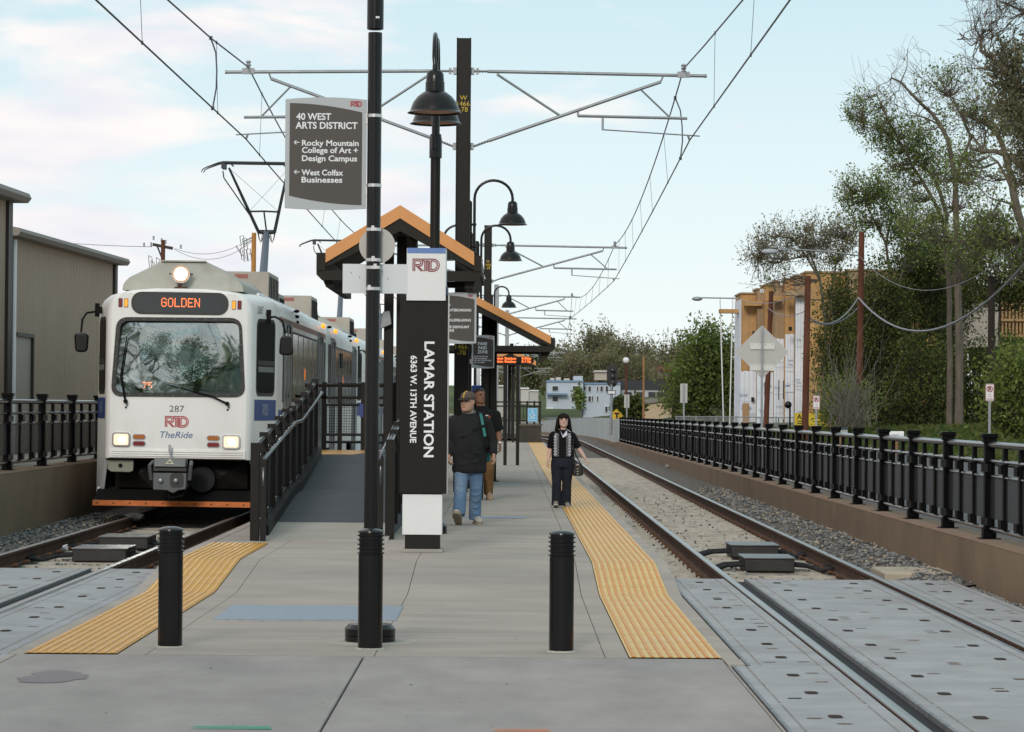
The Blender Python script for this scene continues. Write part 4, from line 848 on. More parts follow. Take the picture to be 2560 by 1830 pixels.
def ramp_rail(x, ya, yb, lab, inner):
    t = thing('ramp_railing', lab, 'railing', (x, ya, ZP), 'black railings along the wheelchair ramp')
    n = 9; ys_ = [ya + (yb - ya) * (i / n) for i in range(n + 1)]
    for i, y in enumerate(ys_):
        z = rz_(y); m_ = MB()
        if i == 0: m_.box(x - .05, x + .05, y - .05, y + .05, ZP, z + 1.08)
        else: m_.box(x - .05, x + .05, y - .02, y + .02, z, z + 1.10)
        m_.build('post', M_BRZ, t, bevel=.005)
    cuts = [ya] + [c for c in (35.4, 36.6) if ya < c < yb] + [yb]
    m_ = MB(); m_.tube([(x, y, rz_(y) + 1.04) for y in cuts], .030, 10); m_.build('top_rail', M_GLOSS, t)
    m_ = MB(); m_.tube([(x, y, rz_(y) + .86) for y in cuts], .022, 8); m_.tube([(x, y, rz_(y) + .13) for y in cuts], .024, 8); m_.build('lower_rail', M_GLOSS, t)
    m_ = MB(); xi = x + inner * .10; m_.tube([(xi, ya - .1, ZP + .5), (xi, ya - .12, ZP + .80), (xi, ya - .08, rz_(ya) + .84)] + [(xi, y, rz_(y) + .90) for y in [ya + .05] + cuts[1:]], .024, 10); m_.build('handrail', M_GLOSS, t)
    m_ = MB(); m_.box(xi - .03, xi + .03, ya - .13, ya - .07, ZP, ZP + .9); m_.build('handrail_post', M_BRZ, t)
    m_ = MB()
    for a, b in zip(cuts[:-1], cuts[1:]): m_.quad((x, a, rz_(a) + .14), (x, b, rz_(b) + .14), (x, b, rz_(b) + .86), (x, a, rz_(a) + .86))
    m_.build('wire_mesh', M_FMESH, t, smooth=False)
ramp_rail(RXL, RY0, RY1 + .2, 'black ramp railing on the side of the train', 1); ramp_rail(RXR, RY0 + .5, RY1 + .2, 'black ramp railing just left of the pylon', -1)
# railing across the back of the landing
t = thing('landing_railing', 'black railing with square wire mesh across the top of the ramp', 'railing', (-2.2, RY2, RZ)); yb = RY2 - .05
xa, xb = at(762, 965, yb).x, at(1000, 965, yb).x
m_ = MB(); m_.tube([(xa, yb, RZ + 1.05), (xb, yb, RZ + 1.05)], .032, 8); m_.build('top_rail', M_BLK, t)
m_ = MB()
for h in (.85, .73, .25, .13): m_.tube([(xa + .35, yb, RZ + h), (xb, yb, RZ + h)], .022, 8)
m_.tube([(xa - .12, yb - .3, RZ + .87), (xa + .35, yb - .02, RZ + .86)], .03, 8); m_.build('lower_rail', M_BLK, t)
for px in (782, 811, 850, 908, 985): x = at(px, 1000, yb).x; m_ = MB(); m_.box(x - .035, x + .035, yb - .03, yb + .03, RZ, RZ + 1.1); m_.build('post', M_BRZ, t, bevel=.004)
m_ = MB(); m0, m1 = at(811, 1000, yb).x, at(892, 1000, yb).x; k = 0
for i in range(14): x = m0 + (m1 - m0) * i / 13; m_.box(x - .0035, x + .0035, yb - .004, yb + .004, RZ + .25, RZ + .73)
for i in range(12): z = RZ + .25 + .48 * i / 11; m_.box(m0, m1, yb - .012, yb - .005, z - .0035, z + .0035)
m_.build('wire_mesh', M_BRZ, t, smooth=False)
m_ = MB(); q = at(904, 1026, yb); m_.box(q.x - .03, q.x + .03, yb - .04, yb - .02, q.z - .11, q.z + .11); m_.build('blue_plate', mat('plate_blue', (.03, .05, .22), .5), t, smooth=False)
# far ramp with wheelchair sign
FY = 119.0; a, b = at(1291, 1064, FY), at(1353, 1105, FY)
t = thing('far_ramp', 'distant dark walled ramp at the far end of the platform', 'ramp', ((a.x + b.x) / 2, FY, ZP))
m_ = MB(); m_.box(a.x, b.x, FY, FY + 8, ZP - .1, a.z); m_.build('ramp_block', mat('dark_ramp_wall', (.05, .045, .038), .7, var=.2, vscale=2), t, smooth=False)
m_ = MB(); m_.box(a.x - .03, b.x + .06, FY - .05, FY + 8, a.z, a.z + .06); m_.build('ramp_coping', mat('ramp_cap', (.13, .11, .085), .8), t, smooth=False)
m_ = MB()
for px in (1240, 1262, 1283, 1300, 1318, 1336, 1350): x = at(px, 1000, FY).x; m_.box(x - .04, x + .04, FY, FY + .06, ZP if px < 1290 else a.z, a.z + 1.05)
for h in (1.0, .82, .22): m_.box(at(1225, 1000, FY).x, b.x, FY + .01, FY + .05, a.z + h - .03, a.z + h + .03)
for px in (1291, 1309, 1327): x = at(px, 1000, FY).x; m_.box(x - .015, x + .015, FY + .01, FY + .05, a.z + .2, a.z + .85)
m_.build('ramp_railing', M_BRZ, t, smooth=False)
c = at(1331.5, 1037, FY - .05); t = thing('wheelchair_sign', 'light blue wheelchair access sign on the far ramp railing', 'sign', c)
m_ = MB(); hw, hh = 12.3 / sx_(FY), 17 / sx_(FY); m_.box(c.x - hw, c.x + hw, FY - .07, FY - .05, c.z - hh, c.z + hh); m_.build('sign_plate', mat('sign_light_blue', (.13, .42, .66), .5), t, smooth=False)
m_ = MB(); u = hh * 1.0; O = (c.x, FY - .071, c.z + hh * .2); ar = dict(ux=(u, 0, 0), uy=(0, 0, u), un=(0, -1, 0), th=.003)
m_.ribbon(arc(-.08, -.15, .30, 150, 345, 12), .075, O, **ar); m_.ribbon([(-.10, .38), (-.08, .02), (.14, .0), (.30, -.36), (.42, -.30)], .085, O, **ar); m_.ribbon([(-.09, .22), (.12, .22)], .06, O, **ar); m_.ribbon(arc(-.10, .52, .05, 0, 360, 10), .09, O, **ar)
for k in (.62, .72): m_.ribbon([(-.36, -k), (.36, -k)], .05, O, **ar)
m_.ribbon([(-.66, -1.08), (.66, -1.08), (.66, .92 - .2), (-.66, .72)], .04, O, closed=True, **ar)
m_.build('pictogram', M_WHT, t, smooth=False)
# ================================================================== tram
TY0 = 41.05; TX = XL - .025
M_TW = mat('tram_white_paint', (.80, .785, .76), .35, var=.05, vscale=1.2, spec=.5, var2=(.47, .44, .40), v2scale=1.1, v2amt=.34, stretch=(1, 1, .35))
M_TWS = mat('tram_side_paint', (.72, .73, .75), .3, var=.05, vscale=1.0, spec=.5)
M_TROOF = mat('tram_roof_shroud', (.40, .395, .345), .6, var=.10, vscale=2.2, var2=(.16, .14, .11), v2scale=1.6, v2amt=.45)
M_TBOX = mat('roof_equipment_box', (.36, .325, .275), .6, var=.12, vscale=3)
M_TBLUE = mat('tram_blue_band', (.020, .055, .22), .4)
M_TDARK = mat('tram_underframe_black', (.006, .0055, .0055), .75, var=.3, vscale=4)
M_TFRAME = mat('window_gasket', (.020, .019, .018), .5)
M_TGLS = mat('tram_side_glass', (.008, .009, .0095), .08, spec=.25)
M_SIL = mat('tram_silver_trim', (.36, .37, .39), .35, metal=.6)
M_DOORF = mat('tram_door_frame', (.085, .088, .095), .4, metal=.3)
M_PLOW = mat('plough_orange', (.58, .15, .025), .55, var=.2, vscale=8)
M_AMB = mat('amber_lens_lit', (.6, .25, .02), .4, emit=(1, .30, .02), estr=1.0); M_AMBO = mat('amber_lens', (.42, .13, .012), .3); M_REDL = mat('red_lens', (.20, .012, .014), .3)
M_HEAD = mat('headlight_lit', (.9, .85, .7), .3, emit=(1, .66, .36), estr=.55); M_HEAD2 = mat('headlight_core', (.9, .85, .7), .3, emit=(1, .84, .58), estr=2.6)
M_AMB2 = mat('flashing_door_light', (.6, .3, .02), .4, emit=(1, .24, .012), estr=1.9)
M_CHROME = mat('chrome_bezel', (.62, .61, .59), .2, metal=.9)
def glass_mat(name, tint, refl):
    m = bpy.data.materials.new(name); m.use_nodes = True; t = m.node_tree; t.nodes.clear()
    o = t.nodes.new('ShaderNodeOutputMaterial'); tr = t.nodes.new('ShaderNodeBsdfTransparent'); tr.inputs[0].default_value = (*tint, 1)
    gl = t.nodes.new('ShaderNodeBsdfGlossy'); gl.inputs['Roughness'].default_value = .02; gl.inputs[0].default_value = (.93, 1, .98, 1)
    mx = t.nodes.new('ShaderNodeMixShader'); mx.inputs[0].default_value = refl
    g = t.nodes.new('ShaderNodeNewGeometry'); nz = t.nodes.new('ShaderNodeTexNoise'); nz.inputs['Scale'].default_value = 1.3; nz.inputs['Detail'].default_value = 1
    t.links.new(g.outputs['Position'], nz.inputs['Vector']); bp = t.nodes.new('ShaderNodeBump'); bp.inputs['Strength'].default_value = .022; bp.inputs['Distance'].default_value = .25
    t.links.new(nz.outputs['Fac'], bp.inputs['Height']); t.links.new(bp.outputs[0], gl.inputs['Normal'])
    t.links.new(tr.outputs[0], mx.inputs[1]); t.links.new(gl.outputs[0], mx.inputs[2]); t.links.new(mx.outputs[0], o.inputs[0]); return m
G57 = {'G': '01110 10001 10000 10111 10001 10001 01110', 'O': '01110 10001 10001 10001 10001 10001 01110', 'L': '10000 10000 10000 10000 10000 10000 11111', 'D': '11110 10001 10001 10001 10001 10001 11110', 'E': '11111 10000 10000 11110 10000 10000 11111', 'N': '10001 11001 11001 10101 10011 10011 10001', '7': '11111 00001 00010 00100 00100 01000 01000', '5': '11111 10000 11110 00001 00001 10001 01110'}
def dots(mb_, s_, c, wd, ht, sz=.80):
    """lamp-dot letters centred on c, each lamp drawn as a 2 x 2 cluster"""
    px = wd / (len(s_) * 6 - 1); pz = ht / 7
    for k, ch in enumerate(s_):
        for r_, row in enumerate(G57[ch].split()):
            for q_, b_ in enumerate(row):
                if b_ == '1':
                    x = c[0] - wd / 2 + (k * 6 + q_ + .5) * px; z = c[2] + ht / 2 - (r_ + .5) * pz
                    mb_.quad((x - px * sz / 2, c[1], z - pz * sz / 2), (x + px * sz / 2, c[1], z - pz * sz / 2), (x + px * sz / 2, c[1], z + pz * sz / 2), (x - px * sz / 2, c[1], z + pz * sz / 2))
M_WIND = glass_mat('windscreen_glass', (.62, .70, .68), .42)
TILT = .0075
car = thing('tram_car', 'front white tram car showing GOLDEN, numbered 287, headlights on', 'tram', (TX, TY0, 0), 'tram cars of the train')
X = lambda x: TX + x; YY = lambda y: TY0 + y
F = lambda px, py, y=0.0: at(px, py, TY0 + y)      # photo pixel on the front plane
def hwid(y): return 1.045 + (1.350 - 1.045) * max(0, min(1, y / 1.2)) if y > 0 else 1.045
def ring(y, hw, zb=.86, zt=3.33, inset=0.0):
    r = []
    right = [(hw, zb), (hw, 2.98), (hw - .02, 3.10), (hw - .07, 3.21), (hw - .17, 3.29), (hw - .34, zt - inset), (hw * .35, zt + .035 - inset)]
    for x, z in right: r.append((X(x), YY(y), z))
    for x, z in right[::-1]: r.append((X(-x), YY(y), z))
    return r
m_ = MB(); FR0 = ring(0, .995, .87, 3.29); m_.loft([FR0, ring(.02, 1.03, .86, 3.32), ring(.07, 1.062, .86, 3.33), ring(.16, 1.085), ring(1.12, 1.335), ring(1.2, 1.350), ring(1.32, 1.352), ring(12.05, 1.352), ring(12.12, 1.325)], caps=False)
FRONT_SHELL = m_
body = None; 
m_ = MB(); m_.loft([ring(12.68, 1.325), ring(12.75, 1.352), ring(23.4, 1.352), ring(23.6, 1.335), ring(24.55, 1.09), ring(24.7, 1.0)]); m_.build('body', M_TW, car, ang=30)
m_ = MB()                                             # bellows between the halves
K = 9; m_.loft([ring(12.12 + .56 * i / (K * 2), 1.30 - (.05 if i % 2 else 0), .86, 3.30 - (.04 if i % 2 else 0)) for i in range(K * 2 + 1)]); m_.build('bellows', mat('bellows_grey', (.13, .14, .16), .7), car)
# skirts and underframe
for s in (-1, 1):
    for ya, yb in ((.16, 3.3), (5.4, 9.6), (15.2, 19.4), (21.5, 24.3)):
        out = lambda y: X(s * (hwid(min(y, 24.7 - y)) + .0))
        m_ = MB(); cuts = [ya] + ([1.2] if ya < 1.2 < yb else []) + [yb]
        for a, b in zip(cuts[:-1], cuts[1:]):
            xa, xb = out(a), out(b); d = -s * .05; lo = .36
            ext_ = .23 if a == .16 else 0
            xl_ = out(a + ext_ * 2); m_.add([(xl_, YY(a + ext_ * 2), lo), (xb, YY(b), lo), (xb, YY(b), .862), (xa, YY(a), .862), (xl_ + d, YY(a + ext_ * 2), lo), (xb + d, YY(b), lo), (xb + d, YY(b), .862), (xa + d, YY(a), .862)],
                   [(0, 1, 2, 3), (7, 6, 5, 4), (0, 4, 5, 1), (0, 3, 7, 4), (1, 5, 6, 2)] if s > 0 else [(3, 2, 1, 0), (4, 5, 6, 7), (1, 5, 4, 0), (4, 7, 3, 0), (2, 6, 5, 1)])
        m_.build('skirt', M_TWS, car, smooth=False)
m_ = MB(); m_.box(X(-1.0), X(1.0), YY(.75), YY(24), .30, .859); m_.box(X(-1.22), X(1.22), YY(1.3), YY(23.5), .50, .858); m_.build('underframe', M_TDARK, car, smooth=False)
m_ = MB(); m_.box(X(-1.06), X(1.06), YY(.10), YY(.75), .84, .856); m_.build('front_pocket', M_TDARK, car, smooth=False)
# creased covers and wheel left and right of the coupler
for s in (-1, 1):
    m_ = MB(); m_.add([(X(s * .30), YY(.45), .84), (X(s * .98), YY(.55), .84), (X(s * .98), YY(.60), .42), (X(s * .42), YY(.50), .42), (X(s * .62), YY(.40), .62)], [(0, 1, 4), (1, 2, 4), (2, 3, 4), (3, 0, 4)])
    m_.build('coupler_cover', mat('worn_black_vinyl', (.011, .010, .0095), .4, var=.4, vscale=5), car, smooth=False)
m_ = MB(); q = F(507, 1198, .3); m_.tube([(q.x, YY(.30), q.z), (q.x, YY(.44), q.z)], .19, 28); m_.tube([(q.x, YY(.29), q.z), (q.x, YY(.31), q.z)], .08, 16); m_.build('air_bag', M_RUB, car)
# snow plough
m_ = MB(); zt, zb_ = F(440, 1239).z, F(440, 1254).z; m_.prism([(X(-1.26), YY(.28), zb_), (X(1.26), YY(.28), zb_), (X(1.22), YY(.42), zt + .07), (X(-1.22), YY(.42), zt + .07)], (0, .03, 0)); plow = m_.build('plough', M_TDARK, car, smooth=False)
m_ = MB(); z1, z0 = F(440, 1254.5).z, F(440, 1268).z; m_.box(X(-1.27), X(1.27), YY(.265), YY(.278), z0, z1); m_.build('orange_strip', M_PLOW, plow, smooth=False)
m_ = MB()
for k in range(11): m_.cyl((X(-1.2 + .24 * k), YY(.255), (z0 + z1) / 2), (X(-1.2 + .24 * k), YY(.27), (z0 + z1) / 2), .012, n=8)
m_.build('bolt', M_RUST, plow)
for s in (-1, 1):
    m_ = MB(); m_.prism([(X(s * 1.30), YY(.55), z0), (X(s * 1.262), YY(.55), z0), (X(s * 1.20), YY(.55), .42), (X(s * 1.24), YY(.55), .42)], (0, .2, 0)); m_.build('plough_side', M_TWS, plow, smooth=False)
# front face features
from mathutils.geometry import tessellate_polygon
def onface(name, pts, mt, y=-.006, th=.012, parent=None, hole=None):
    m__ = MB(); m__.prism([(p[0], YY(y), p[1]) for p in pts], (0, th, 0)); return m__.build(name, mt, parent or car, ang=30)
def px_rr(cx, cy, wpx, hpx, r, dx=0): q = F(cx, cy); return [(q.x + a, q.z + b) for a, b in rrect(wpx / 170.5, hpx / 170.5, r, 6)]
def trapz(xt0, xt1, yt, xb0, xb1, yb, r, n=6):
    P = [F(xb0, yb), F(xb1, yb), F(xt1, yt), F(xt0, yt)]; P = [Vector((p.x, p.z)) for p in P]; out = []
    for i in range(4):
        p, a, b = P[i], P[i - 1], P[(i + 1) % 4]; u, v = (a - p).normalized(), (b - p).normalized()
        s_, e = p + u * r, p + v * r
        for k in range(n + 1): t_ = k / n; out.append(tuple((s_ * (1 - t_) ** 2 + p * 2 * t_ * (1 - t_) + e * t_ * t_)))
    return out
onface('destination_window', px_rr(448.6, 758.5, 243, 56, .15), M_TFRAME, -.012, .03)
dw = px_rr(448.6, 758.5, 231, 46, .125); sg = onface('sign_glass', dw, mat('sign_glass_dark', (.035, .042, .042), .12, spec=.6), -.014, .004)
m_ = MB(); q = F(450.5, 756.5); dots(m_, 'GOLDEN', (q.x, YY(-.019), q.z), 97 / 170.5, 23 / 170.5); m_.build('led_lettering', mat('tram_led', (.4, .08, .02), .5, emit=(1, .20, .06), estr=1.9), car, smooth=False)
wo_ = trapz(291, 603, 793.5, 277, 614, 992, .17)
fr = MB(); wi = trapz(301, 596, 803, 288, 604, 982, .13)
n_ = len(wo_); fr.add([(p[0], YY(-.016), p[1]) for p in wo_] + [(p[0], YY(-.016), p[1]) for p in wi] + [(p[0], YY(.01), p[1]) for p in wo_] + [(p[0], YY(.02), p[1]) for p in wi],
    [(i, (i + 1) % n_, n_ + (i + 1) % n_, n_ + i) for i in range(n_)] + [(2 * n_ + i, 2 * n_ + (i + 1) % n_, (i + 1) % n_, i) for i in range(n_)] + [(n_ + i, n_ + (i + 1) % n_, 3 * n_ + (i + 1) % n_, 3 * n_ + i) for i in range(n_)])
fro = fr.build('windscreen_frame', M_TFRAME, car, ang=30)
m_ = MB()
for k in range(12):
    for f_, i0, i1 in ((.5, 0, 0),):
        a, b = F(308 + (590 - 308) * k / 11, 798), F(296 + (598 - 296) * k / 11, 987)
        for p in (a, b): m_.cyl((p.x, YY(-.019), p.z), (p.x, YY(-.015), p.z), .006, n=6)
for k in range(1, 6):
    for a in (F(296 - 14 * k / 6, 798 + 189 * k / 6), F(599.5 + 10 * k / 6, 798 + 189 * k / 6)): m_.cyl((a.x, YY(-.019), a.z), (a.x, YY(-.015), a.z), .006, n=6)
m_.build('bolt', M_GALV, fro)
# windscreen leans back a little; the cab is open behind it
cz0, cz1 = wi[0][1], max(p[1] for p in wi); tilt = lambda z: -.012 + .0 * z
zl_ = min(p[1] for p in wi); zh_ = max(p[1] for p in wi)
gl = MB(); NU, NV = 16, 10; c00, c10, c01, c11 = F(288, 982), F(604, 982), F(301, 803), F(596, 803); VS = []
for j_ in range(NV + 1):
    for i_ in range(NU + 1):
        u, v = i_ / NU, j_ / NV; a = c00.lerp(c10, u); b = c01.lerp(c11, u); p = a.lerp(b, v); VS.append((p.x, YY(.034 - .034 * math.sin(math.pi * (.04 + .92 * u)) + .075 * v + .012 * (2 * v - 1) ** 2 - .012), p.z))
gl.add(VS, [(j_ * (NU + 1) + i_, j_ * (NU + 1) + i_ + 1, (j_ + 1) * (NU + 1) + i_ + 1, (j_ + 1) * (NU + 1) + i_) for j_ in range(NV) for i_ in range(NU)]); gl.build('windscreen', M_WIND, car, ang=180)
gl.add([(p[0], YY(-.008 + .095 * (p[1] - zl_) / (zh_ - zl_) - .0), p[1]) for p in wi], [tuple(range(n_))]); gl.build('windscreen', M_WIND, car, smooth=False)

outer = [Vector((p[0], YY(0), p[2])) for p in FR0]; hole = [Vector((p[0], YY(0), p[1])) for p in wi]
tri = tessellate_polygon([[Vector((p.x, p.z, 0)) for p in outer], [Vector((p.x, p.z, 0)) for p in hole]])
FRONT_SHELL.add(outer + hole, [tuple(t_) for t_ in tri]); body = FRONT_SHELL.build('body', M_TW, car, ang=30)
# cab interior seen through the windscreen
M_CAB = mat('cab_grey', (.17, .185, .18), .7); M_CABD = mat('cab_dark', (.02, .019, .018), .8)
m_ = MB(); m_.box(X(-1.0), X(1.0), YY(1.1), YY(1.13), 1.2, 3.2); m_.build('cab_bulkhead', M_CABD, car, smooth=False)
m_ = MB(); m_.box(X(-.98), X(.98), YY(.15), YY(1.0), F(440, 882).z, F(440, 862).z + .02); m_.box(X(-.98), X(.98), YY(.15), YY(.20), F(440, 884).z, F(440, 872).z) ; m_.build('sun_blind', M_CAB, car, smooth=False)
m_ = MB(); m_.box(X(-1.0), X(1.0), YY(.12), YY(.6), 1.5, F(440, 972).z); m_.build('dashboard', M_CABD, car, smooth=False)
m_ = MB()
for px in (431, 535): q = F(px, 920); m_.cyl((q.x, YY(1.0), 1.7), (q.x, YY(1.0), 3.0), .02, n=8)
m_.build('grab_pole', M_SIL, car)
m_ = MB(); q = F(365, 966); dots(m_, '75', (q.x, YY(.135), q.z), 25 / 170.5, 21 / 170.5, .85); m_.build('run_number', mat('tram_led2', (.4, .08, .02), .5, emit=(1, .20, .05), estr=9.0), car, smooth=False)
m_ = MB(); q = F(365, 966); m_.box(q.x - .12, q.x + .12, YY(.14), YY(.18), q.z - .10, q.z + .10); m_.build('run_number_box', M_CABD, car, smooth=False)
# small lights beside the sign, number, emblem, script
for cx, c2, mt in ((300, 758, M_REDL), (314, 758.5, M_AMB), (583.5, 762, M_AMB), (597.5, 762, M_REDL)):
    o_ = onface('marker_light', px_rr(cx, c2 - .5, 10, 22, .008), M_TFRAME, -.008, .01); onface('marker_lens', px_rr(cx, c2 - .5, 7.5, 19, .008), mt, -.014, .008, parent=o_)
m_ = MB(); q = F(442.8, 1021.6); put_text(m_, '287', (q.x, YY(0), q.z), 36.5 / 170.5, 16 / 170.5, th=.004); m_.build('number', mat('number_grey', (.09, .09, .10), .5), car, smooth=False)
m_ = MB(); q = F(443.3, 1054.5); put_logo(m_, (q.x, YY(0), q.z), 26.5 / 170.5, th=.004, wd=.095); m_.build('logo', M_RED, car, smooth=False)
m_ = MB(); q = F(442.3, 1086.7); put_text(m_, 'TheRide', (q.x, YY(0), q.z), 81 / 170.5, 16 / 170.5, th=.004, shear=.25, bold=.004); m_.build('lettering', mat('script_blue', (.08, .14, .30), .5), car, smooth=False)
for cx in (304.5, 579.5):
    cy = 1099.5 if cx < 400 else 1104; h_ = onface('headlight', px_rr(cx, cy, 45, 35, .045), M_CHROME, -.03, .035)
    onface('headlight_lens', px_rr(cx, cy, 37, 28, .03), M_HEAD, -.034, .005, parent=h_); onface('headlight_core', px_rr(cx + 2, cy + 1, 20, 17, .045), M_HEAD2, -.037, .004, parent=h_)
for cx in (349, 534.5):
    for dy, mt in ((-8.4, M_AMBO), (8.4, M_REDL)):
        cy = 1101 if cx < 400 else 1103; o_ = onface('turn_signal', px_rr(cx, cy + dy, 33, 14, .04), M_SIL, -.012, .014); onface('turn_lens', px_rr(cx, cy + dy, 29, 10, .028), mt, -.018, .008, parent=o_)
m_ = MB()
za, zb2 = F(440, 1124).z, F(440, 1146).z; m_.prism([(X(-1.0), YY(-.018), zb2), (X(1.0), YY(-.018), zb2), (X(1.0), YY(-.018), za), (X(-1.0), YY(-.018), za)], (0, .02, 0))
for k in range(3): z = za - (za - zb2) * (.25 + .25 * k); m_.box(X(-.96), X(.96), YY(-.030), YY(-.0185), z - .008, z + .008)
m_.build('bumper', M_TW, car, bevel=.006)
# horn speaker, coupler
p = [F(*q) for q in ((268, 1150), (333, 1150), (332, 1178), (324, 1182), (276, 1181), (267, 1174))]; m_ = MB(); m_.prism([(q.x, YY(.12), q.z) for q in p], (0, .03, 0)); hs = m_.build('horn_speaker', mat('speaker_cream', (.26, .255, .20), .6), car, bevel=.01)
q = F(300, 1165); m_ = MB(); m_.tube([(q.x, YY(.105), q.z), (q.x, YY(.125), q.z)], .03, 12); m_.build('speaker_cone', M_TDARK, hs)
M_CPL = mat('coupler_grey', (.12, .123, .125), .5, metal=.4, var=.2, vscale=8); M_CPLD = mat('coupler_hole', (.03, .03, .032), .4)
cq = lambda x, y: F(x, y, -.45); yc = -.45
m_ = MB(); p = [cq(*q) for q in ((384, 1182), (468, 1182), (468, 1216), (465, 1224), (448, 1226), (435, 1234), (418, 1226), (384, 1225))]; m_.prism([(q.x, YY(yc), q.z) for q in p], (0, .22, 0)); cpl = m_.build('coupler', M_CPL, car, bevel=.012)
m_ = MB(); a, b = cq(388, 1145), cq(466, 1167); m_.prism([(a.x, YY(yc - .08), b.z), (a.x, YY(yc - .02), a.z), (a.x, YY(yc + .25), a.z), (a.x, YY(yc + .25), b.z)], (b.x - a.x, 0, 0)); m_.build('coupler_hood', mat('hood_grey', (.15, .16, .155), .55, var=.1, vscale=6), cpl, bevel=.008)
m_ = MB(); a, b = cq(386, 1167), cq(468, 1178); m_.box(a.x, b.x, YY(yc - .03), YY(yc + .2), b.z, a.z); m_.build('contact_head', M_CPLD, cpl, smooth=False)
m_ = MB(); q = cq(427, 1155); m_.ribbon([(-.05, -.03), (0, .04), (.05, -.03)], .014, (q.x, YY(yc - .056), q.z), (1, 0, 0), (0, .5, .86), (0, -.86, .5), .004, closed=True); m_.build('warning_mark', mat('mark_cream', (.6, .55, .38), .6), cpl, smooth=False)
for px_ in (406, 444): q = cq(px_, 1201); m_ = MB(); m_.prism([(q.x + a, YY(yc - .004), q.z + b) for a, b in rrect(.20, .21, .05, 4)], (0, .01, 0)); m_.build('coupler_recess', M_CPLD if px_ > 420 else mat('recess_grey', (.11, .115, .125), .4), cpl, smooth=False)
for px_ in (398, 436): q = cq(px_ + 6, 1202); m_ = MB(); m_.lathe([(0, 0), (.045, 0), (.03, .05), (0, .06)], (0, 0, 0), 12); m_.v = [(q.x + v[0], YY(yc) - v[2], q.z + v[1]) for v in m_.v]; m_.build('coupler_cone', M_GALV, cpl)
for s in (-1, 1): q = cq(427 + s * 48, 1165); m_ = MB(); m_.tube([(q.x, YY(-.2), q.z + .05), (q.x + s * .02, YY(yc), q.z), (q.x, YY(yc + .05), q.z - .2)], .03, 8); m_.build('coupler_arm', M_CPL, cpl)
m_ = MB(); m_.cyl((cq(427, 1200).x, YY(yc + .2), cq(427, 1200).z), (cq(427, 1200).x, YY(1.0), cq(427, 1200).z), .09); m_.tube([(X(-.1), YY(-.3), .45), (X(-.06), YY(-.34), .30), (X(.1), YY(-.3), .33), (X(.2), YY(-.1), .5)], .03, 8); m_.build('draw_bar', M_TDARK, cpl)
m_ = MB(); a, b = F(428, 1147, -.1), F(426, 1112, -.1); m_.tube([(a.x + .03, YY(-.25), a.z), (a.x - .01, YY(-.12), (a.z + b.z) / 2 - .02), (b.x, YY(-.1), (a.z + b.z) / 2)], .012, 6); m_.box(b.x - .02, b.x + .02, YY(-.11), YY(-.10), (a.z + b.z) / 2, b.z); m_.build('uncoupling_lever', M_SIL, car)
# wipers
for (x0, y0_), (x1, y1_) , (x2, y2_) in (((315, 1004), (303, 942), (317, 842)), ((569, 1008), (530, 990), (420, 962))):
    a, b, c_ = F(x0, y0_), F(x1, y1_), F(x2, y2_); m_ = MB(); m_.tube([(a.x, YY(-.05), a.z), (b.x, YY(-.05), b.z), (c_.x, YY(-.02), c_.z)], [.017, .014, .008], 6); m_.tube([(a.x, YY(.01), a.z), (a.x, YY(-.065), a.z)], .03, 10); m_.tube([(a.x, YY(-.03), a.z), (a.x + .03, YY(-.03), a.z - .05), (a.x + .005, YY(-.02), a.z - .085)], .006, 5); m_.sphere((a.x + .003, YY(-.015), a.z - .09), .014, 8, 6); m_.build('wiper', M_TDARK, car)
# roof shroud and main headlamp
s0 = 168.5
def shr(y, k, dz=0.0):
    P_ = [(-.905, 3.345), (-.895, 3.42), (-.86, 3.48), (-.80, 3.54), (-.55, 3.665), (-.36, 3.765), (-.33, 3.785), (.33, 3.785), (.36, 3.765), (.55, 3.665), (.80, 3.54), (.86, 3.48), (.895, 3.42), (.905, 3.345)]
    return [(X(x * k), YY(y), z - dz * (z - 3.345)) for x, z in P_]
m_ = MB(); m_.loft([shr(.40, .985, .06), shr(.44, 1.0, .0), shr(3.6, 1.0), shr(3.7, .98, .05)]); shroud = m_.build('roof_shroud', M_TROOF, car, ang=28)
m_ = MB(); m_.box(X(-.33), X(.33), YY(.36), YY(.46), 3.775, 3.795); m_.build('shroud_lip', M_TROOF, shroud, smooth=False)
m_ = MB()
for k in range(9):
    for s in (-1, 1): y = .9 + .3 * k; m_.bar((X(s * .905), YY(y), 3.36), (X(s * .85), YY(y), 3.50), .05, .012, up=(s, 0, 1))
m_.build('vent', M_SIL, shroud, smooth=False)
q = F(450.8, 685, .25); hl = MB(); hl.lathe([(0, .16), (.05, .16), (.12, .05), (.125, .0), (.135, -.005), (.135, .02), (.13, .03)], (0, 0, 0), 28); hl.v = [(q.x + v[0], YY(.22) + v[2], q.z + v[1]) for v in hl.v]; h0 = hl.build('roof_headlamp', M_WHT, car, ang=35)
m_ = MB(); m_.tube([(q.x, YY(.215), q.z), (q.x, YY(.235), q.z)], .118, 28); m_.build('headlamp_ring', mat('lamp_ring_orange', (.35, .20, .12), .5, emit=(1, .45, .18), estr=.5), h0)
m_ = MB(); m_.tube([(q.x, YY(.209), q.z), (q.x, YY(.214), q.z)], .100, 28); m_.build('headlamp_lens', M_HEAD2, h0)
m_ = MB(); m_.tube([(q.x, YY(.27), q.z - .11), (q.x - .03, YY(.27), q.z - .19)], .03, 8); m_.box(q.x - .09, q.x + .09, YY(.22), YY(.34), q.z - .22, q.z - .19); m_.cbox((q.x - .15, YY(.26), q.z), (.05, .03, .02)); m_.cbox((q.x + .15, YY(.26), q.z), (.05, .03, .02)); m_.build('lamp_bracket', M_RUST, h0)
